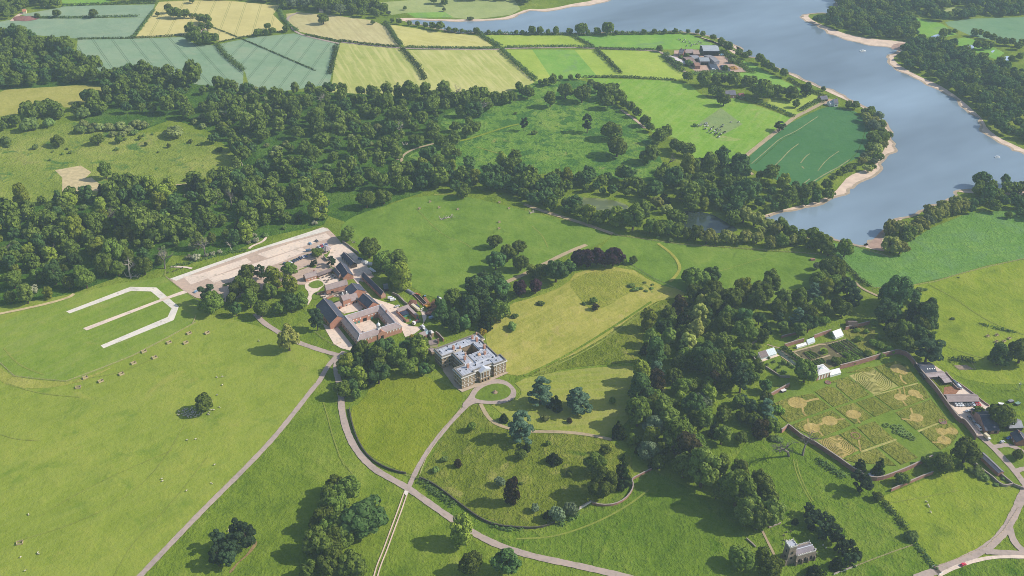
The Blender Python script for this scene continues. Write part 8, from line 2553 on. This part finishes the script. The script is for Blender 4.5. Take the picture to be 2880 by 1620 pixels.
fld('knot_lawn', 'G 1235,740 1430,685 1640,860 1885,1055 1740,1110 1660,1125 1460,960', G_WALK, 3)
for sp in ('G 1225,525 1655,402 1665,414 1240,535', 'G 1100,1068 1445,945 1462,960 1115,1085', 'G 1652,870 1850,790 1862,802 1672,884'):
 fld('mown_walk', sp, G_DRYW, 4)
G_CIRC = grass('mown_circle_grass', [(164, 146, 80), (184, 162, 96), (200, 178, 116)], 12, 4, 1.6, bump=.25)
# dry-mown circles with their paths
for cx, cy, rx, lb in ((490, 600, 8.6, 0), (630, 845, 7.2, 0), (805, 775, 7.0, 0), (1035, 712, 6.8, 0), (1470, 270, 7.5, 0), (1520, 305, 4, 0), (1488, 545, 5.6, 0), (1620, 505, 5.4, 0), (1670, 535, 3.6, 0), (1645, 745, 6.2, 0), (1895, 880, 5.0, 0), (1990, 875, 5.2, 0), (1915, 965, 6.0, 0)):
 c_ = W('G', cx, cy)
 sheet('mown_circle', ell(c_, rx * .86, rx * .74, .4, 30), Z * 10.4 + .002 * (cx % 17), G_CIRC)
for sp, w in (('G 560,590 640,570 700,560', 2.2), ('G 540,640 545,690 575,730', 1.6), ('G 690,820 760,790', 2.0), ('G 690,870 740,920', 1.6), ('G 870,765 950,755', 1.6), ('G 590,750 600,800', 1.4), ('G 1070,750 1100,800', 1.4), ('G 1490,330 1500,380 1550,420', 1.6), ('G 1480,470 1490,510', 1.4), ('G 1530,545 1580,530', 1.6), ('G 1510,580 1550,630', 1.4), ('G 1680,540 1720,575', 1.2), ('G 1590,650 1610,720', 1.4), ('G 1500,755 1600,770', 1.8), ('G 1830,850 1900,890 1990,870', 2.0), ('G 1900,900 1900,960', 1.6), ('G 1800,985 1880,985', 1.8), ('G 1085,960 1105,1070', 1.2), ('G 1545,575 1520,440', .8)):
 ribbon('mown_path', PT(sp), w, Z * 10.2, G_CIRC, 1)
# two mown labyrinths: dry ground with rings of standing grass
def labyrinth(cx, cy, rr, n, label, sq):
 c_ = W('G', cx, cy)
 fld('labyrinth_floor', sq, G_CIRC if n == 7 else G_DRYW, 4)
 m = MB()
 for k in range(n):
  r = rr * (k + 2.0) / (n + 1)
  gap = .25 + .6 * (k % 2)
  an0 = 1.2 + 1.9 * (k % 3)
  pts = [(r * math.cos(an0 + gap * 2 / r + (6.2832 - gap * 4 / r) * i / 40), r * math.sin(an0 + gap * 2 / r + (6.2832 - gap * 4 / r) * i / 40)) for i in range(41)]
  L, Rr = ribbon_pts(pts, .34)
  N = len(L)
  vs = [(x, y, 0) for x, y in L] + [(x, y, 0) for x, y in Rr] + [(x, y, .16) for x, y in L] + [(x, y, .16) for x, y in Rr]
  fs = []
  for i in range(N - 1):
   fs += [(2 * N + i, 3 * N + i, 3 * N + i + 1, 2 * N + i + 1), (i, 2 * N + i, 2 * N + i + 1, i + 1), (n and N + i, N + i + 1, 3 * N + i + 1, 3 * N + i)]
  m.add(vs, fs)
 o = tag(m.build('grass_labyrinth', G_PLOT), label, 'labyrinth')
 o.location = (c_[0], c_[1], Z * 4.5)
labyrinth(895, 1012, 11.2, 7, 'smaller ringed grass labyrinth at the left wall of the walled garden', 'G 690,965 890,910 1085,1060 930,1135 860,1110')
labyrinth(1225, 380, 14.2, 8, 'larger ringed grass labyrinth at the top of the walled garden', 'G 990,335 1225,262 1470,440 1235,520')
def pool(x, y, r, label):
 p = W('G', x, y)
 g = empty('round_pool', (p[0], p[1], .15), 0, label, 'pool')
 m = MB()
 m.lathe([(r + .5, 0), (r + .5, .5), (r + .05, .52), (r, .2)], 0, 0, 20)
 m.build('kerb', BRICK, g)
 m = MB()
 m.prism([(r * math.cos(6.2832 * k / 20), r * math.sin(6.2832 * k / 20)) for k in range(20)], .1, .32)
 m.build('water', plain('pool_lilies', (138, 116, 104), .5, .7, .3, .8), g)
pool(1055, 918, 3.0, 'round brick pool at the left labyrinth')
pool(1902, 785, 2.4, 'round brick pool near the long yard wall')
pool(787, 402, 1.8, 'small round brick pool below the orangery')
fld('flower_lawn', 'O 170,890 540,770 700,830 960,1010 860,1180 700,1190 500,1110 310,980', G_FRESH, 3)
fld('garden_terrace', 'O 130,850 540,710 610,740 180,890', GRAVEL, 4)
fld('long_border', 'O 540,600 640,640 900,860 1080,990 1020,1010 860,900 700,810 560,680', plain('flower_border', (72, 84, 78), .95, .8, .6, 1.2), 4)
fld('garden_lawn', 'O 400,480 600,400 750,350 1100,270 1700,170 2000,60 2040,130 1650,230 1300,340 1060,440 700,560 500,570', G_FRESH, 2)
fld('kitchen_garden', 'O 900,640 1480,480 2010,390 2500,740 2300,830 1600,1000 1250,900', plain('kitchen_garden_soil', (112, 104, 70), .95, .75, .35, 2.2), 2)
fld('garden_lawn', 'O 1420,590 1560,560 1640,690 1500,750', G_FRESH, 3, 1)
fld('orchard_grass', 'O 1900,200 2300,130 2576,200 2576,800 2480,740 2240,570 2010,400', G_PLOT, 2)
for sp, w in (('O 880,670 1100,600 1330,540 1450,500 1580,520', 1.7), ('O 1570,520 1800,460 2000,400', 1.5), ('O 1230,870 1440,800 1650,730', 1.5), ('O 1790,695 2000,640 2240,570', 1.4), ('O 2320,775 2460,740', 1.4), ('O 640,630 760,720 900,800 1050,890 1250,995', 1.6), ('O 900,670 1060,790 1240,870', 1.5), ('O 350,510 480,555 620,580', 1.2), ('O 0,530 60,480 130,430', 1.8), ('O 640,760 820,880 960,1015', .9)):
 ribbon('garden_path', PT(sp), w, Z * 5.8, DIRT, 1)
fld('plot_bed', 'f 2045,1310 2140,1305 2200,1340 2085,1342', plain('plot_soil', (160, 140, 120), .95, .8, .25, 1.5), 3)
fld('house_terrace', 'Q 1380,330 1560,420 1740,650 1640,800 1300,930 1240,980 1200,600 1100,480 1030,360', G_FRESH, 3)
p = W('i', 1425, 700)
g = empty('covered_tank', (p[0], p[1], .1), 0, 'white round covered tank in the bottom corner of the walled garden', 'tank')
m = MB()
m.lathe([(2.6, 0), (2.6, .9)], 0, 0, 18)
m.build('wall', STONEWALL, g)
m = MB()
m.lathe([(2.75, .92), (2.7, 1.05), (.1, 1.5)], 0, 0, 18)
m.build('cover', plain('pale_cover', (206, 206, 210), .6, .85, .05, 1), g)
# small items: sheds and troughs on the right pasture
for t, x, y, a, lb, mt in (('Y', 1150, 500, .3, 'small blue-grey field shelter on the right pasture', PORT), ('Y', 1048, 532, -.2, 'low white trough-like shelter beside the yard track', WHITE), ('Y', 1225, 525, .5, 'small green-grey hutch on the right pasture', plain('hutch_green', (130, 160, 140), .8)), ('f', 980, 515, .2, 'reddish feeder on the east lawn', BRICK), ('G', 355, 488, .5, 'small white shed against the short pink brick wall', WHITE)):
 p = W(t, x, y)
 g = empty('field_shelter', (p[0], p[1], .1), a, lb, 'shelter')
 m = MB()
 m.ext([(-1.2, 0), (1.2, 0), (1.2, 1.3), (-1.2, 1.6)], -1.9, 1.9)
 m.build('body', TIMBER if mt is not BRICK else BRICK, g)
 m = MB()
 m.ext([(-1.4, 1.64), (1.4, 1.3), (1.4, 1.42), (-1.4, 1.76)], -2.1, 2.1)
 m.build('roof', mt, g)
# windpump by the pasture edge
p = W('Y', 1230, 375)
g = empty('wind_pump', (p[0], p[1], 0), .4, 'small metal wind pump at the right edge of the pasture', 'wind pump')
m = MB()
for sx in (-1, 1):
 for sy in (-1, 1):
  m.tube([(sx * 1.1, sy * 1.1, 0), (sx * .15, sy * .15, 7)], .1, 4)
m.build('tower', PORT, g)
m = MB()
for k in range(8):
 an = k * math.pi / 4
 m.add([(.3, .2 * math.cos(an), 7.2 + .2 * math.sin(an)), (.35, 1.5 * math.cos(an - .12), 7.2 + 1.5 * math.sin(an - .12)), (.25, 1.5 * math.cos(an + .12), 7.2 + 1.5 * math.sin(an + .12))], [(0, 1, 2)])
m.build('fan', WHITE, g)
m = MB()
m.box(-1.8, -.04, 7.0, -.2, .04, 7.6)
m.build('tail_vane', WHITE, g)
# ------------------------------------------------------------------ air, sky, sun, camera
hz = MB()
hz.box(-7100, -3100, -1.0, 7100, 11100, 500)
t = NT('summer_haze')
vol = t.n('VolumePrincipled')
vol.inputs['Color'].default_value = (.66, .82, 1.0, 1)
vol.inputs['Density'].default_value = .0001
vol.inputs['Anisotropy'].default_value = .1
t.l(vol.outputs[0], t.out.inputs['Volume'])
tag(hz.build('haze', t.m), kind='stuff')
SC.world = bpy.data.worlds.new('World')
SC.world.use_nodes = True
wt = SC.world.node_tree
bg = wt.nodes['Background']
sky = wt.nodes.new('ShaderNodeTexSky')
sky.sky_type = 'NISHITA'
sky.sun_disc = False
sky.sun_elevation = R(38)
sky.sun_rotation = R(87)
sky.air_density = 1.0
sky.dust_density = 1.2
wt.links.new(sky.outputs[0], bg.inputs[0])
bg.inputs[1].default_value = .125
sl = bpy.data.lights.new('sun', 'SUN')
sl.energy = 4.3
sl.angle = R(.5)
sl.color = (1.0, .95, .86)
so = bpy.data.objects.new('sun', sl)
COL.objects.link(so)
el, az = R(38), R(3)
dv = Vector((math.cos(el) * math.cos(az), math.cos(el) * math.sin(az), math.sin(el)))
so.rotation_euler = dv.to_track_quat('Z', 'Y').to_euler()
so.location = (300, 300, 600)
cd = bpy.data.cameras.new('camera')
cd.sensor_width = 36
cd.lens = F_PX / 2880 * 36
cd.clip_start = 1
cd.clip_end = 30000
co = bpy.data.objects.new('camera', cd)
COL.objects.link(co)
Mx = Matrix(((_r[0], _u[0], -_f[0], 0), (_r[1], _u[1], -_f[1], 0), (_r[2], _u[2], -_f[2], CAM_H), (0, 0, 0, 1)))
co.matrix_world = Mx
SC.camera = co
vs_ = SC.view_settings
vs_.view_transform = 'Standard'
vs_.look = 'None'
vs_.exposure = 0.3
vs_.gamma = 1.0
SC.display_settings.display_device = 'sRGB'
SC.render.engine = 'CYCLES'
SC.cycles.max_bounces = 5
SC.cycles.diffuse_bounces = 2
SC.cycles.glossy_bounces = 2
SC.cycles.transmission_bounces = 2
SC.cycles.volume_bounces = 1
SC.cycles.transparent_max_bounces = 4
SC.cycles.caustics_reflective = False
SC.cycles.caustics_refractive = False
SC.cycles.sample_clamp_indirect = 4
SC.cycles.use_denoising = True
SC.cycles.denoising_prefilter = 'NONE'
SC.cycles.filter_width = .9
SC.cycles.use_adaptive_sampling = False
SC.cycles.adaptive_threshold = .02
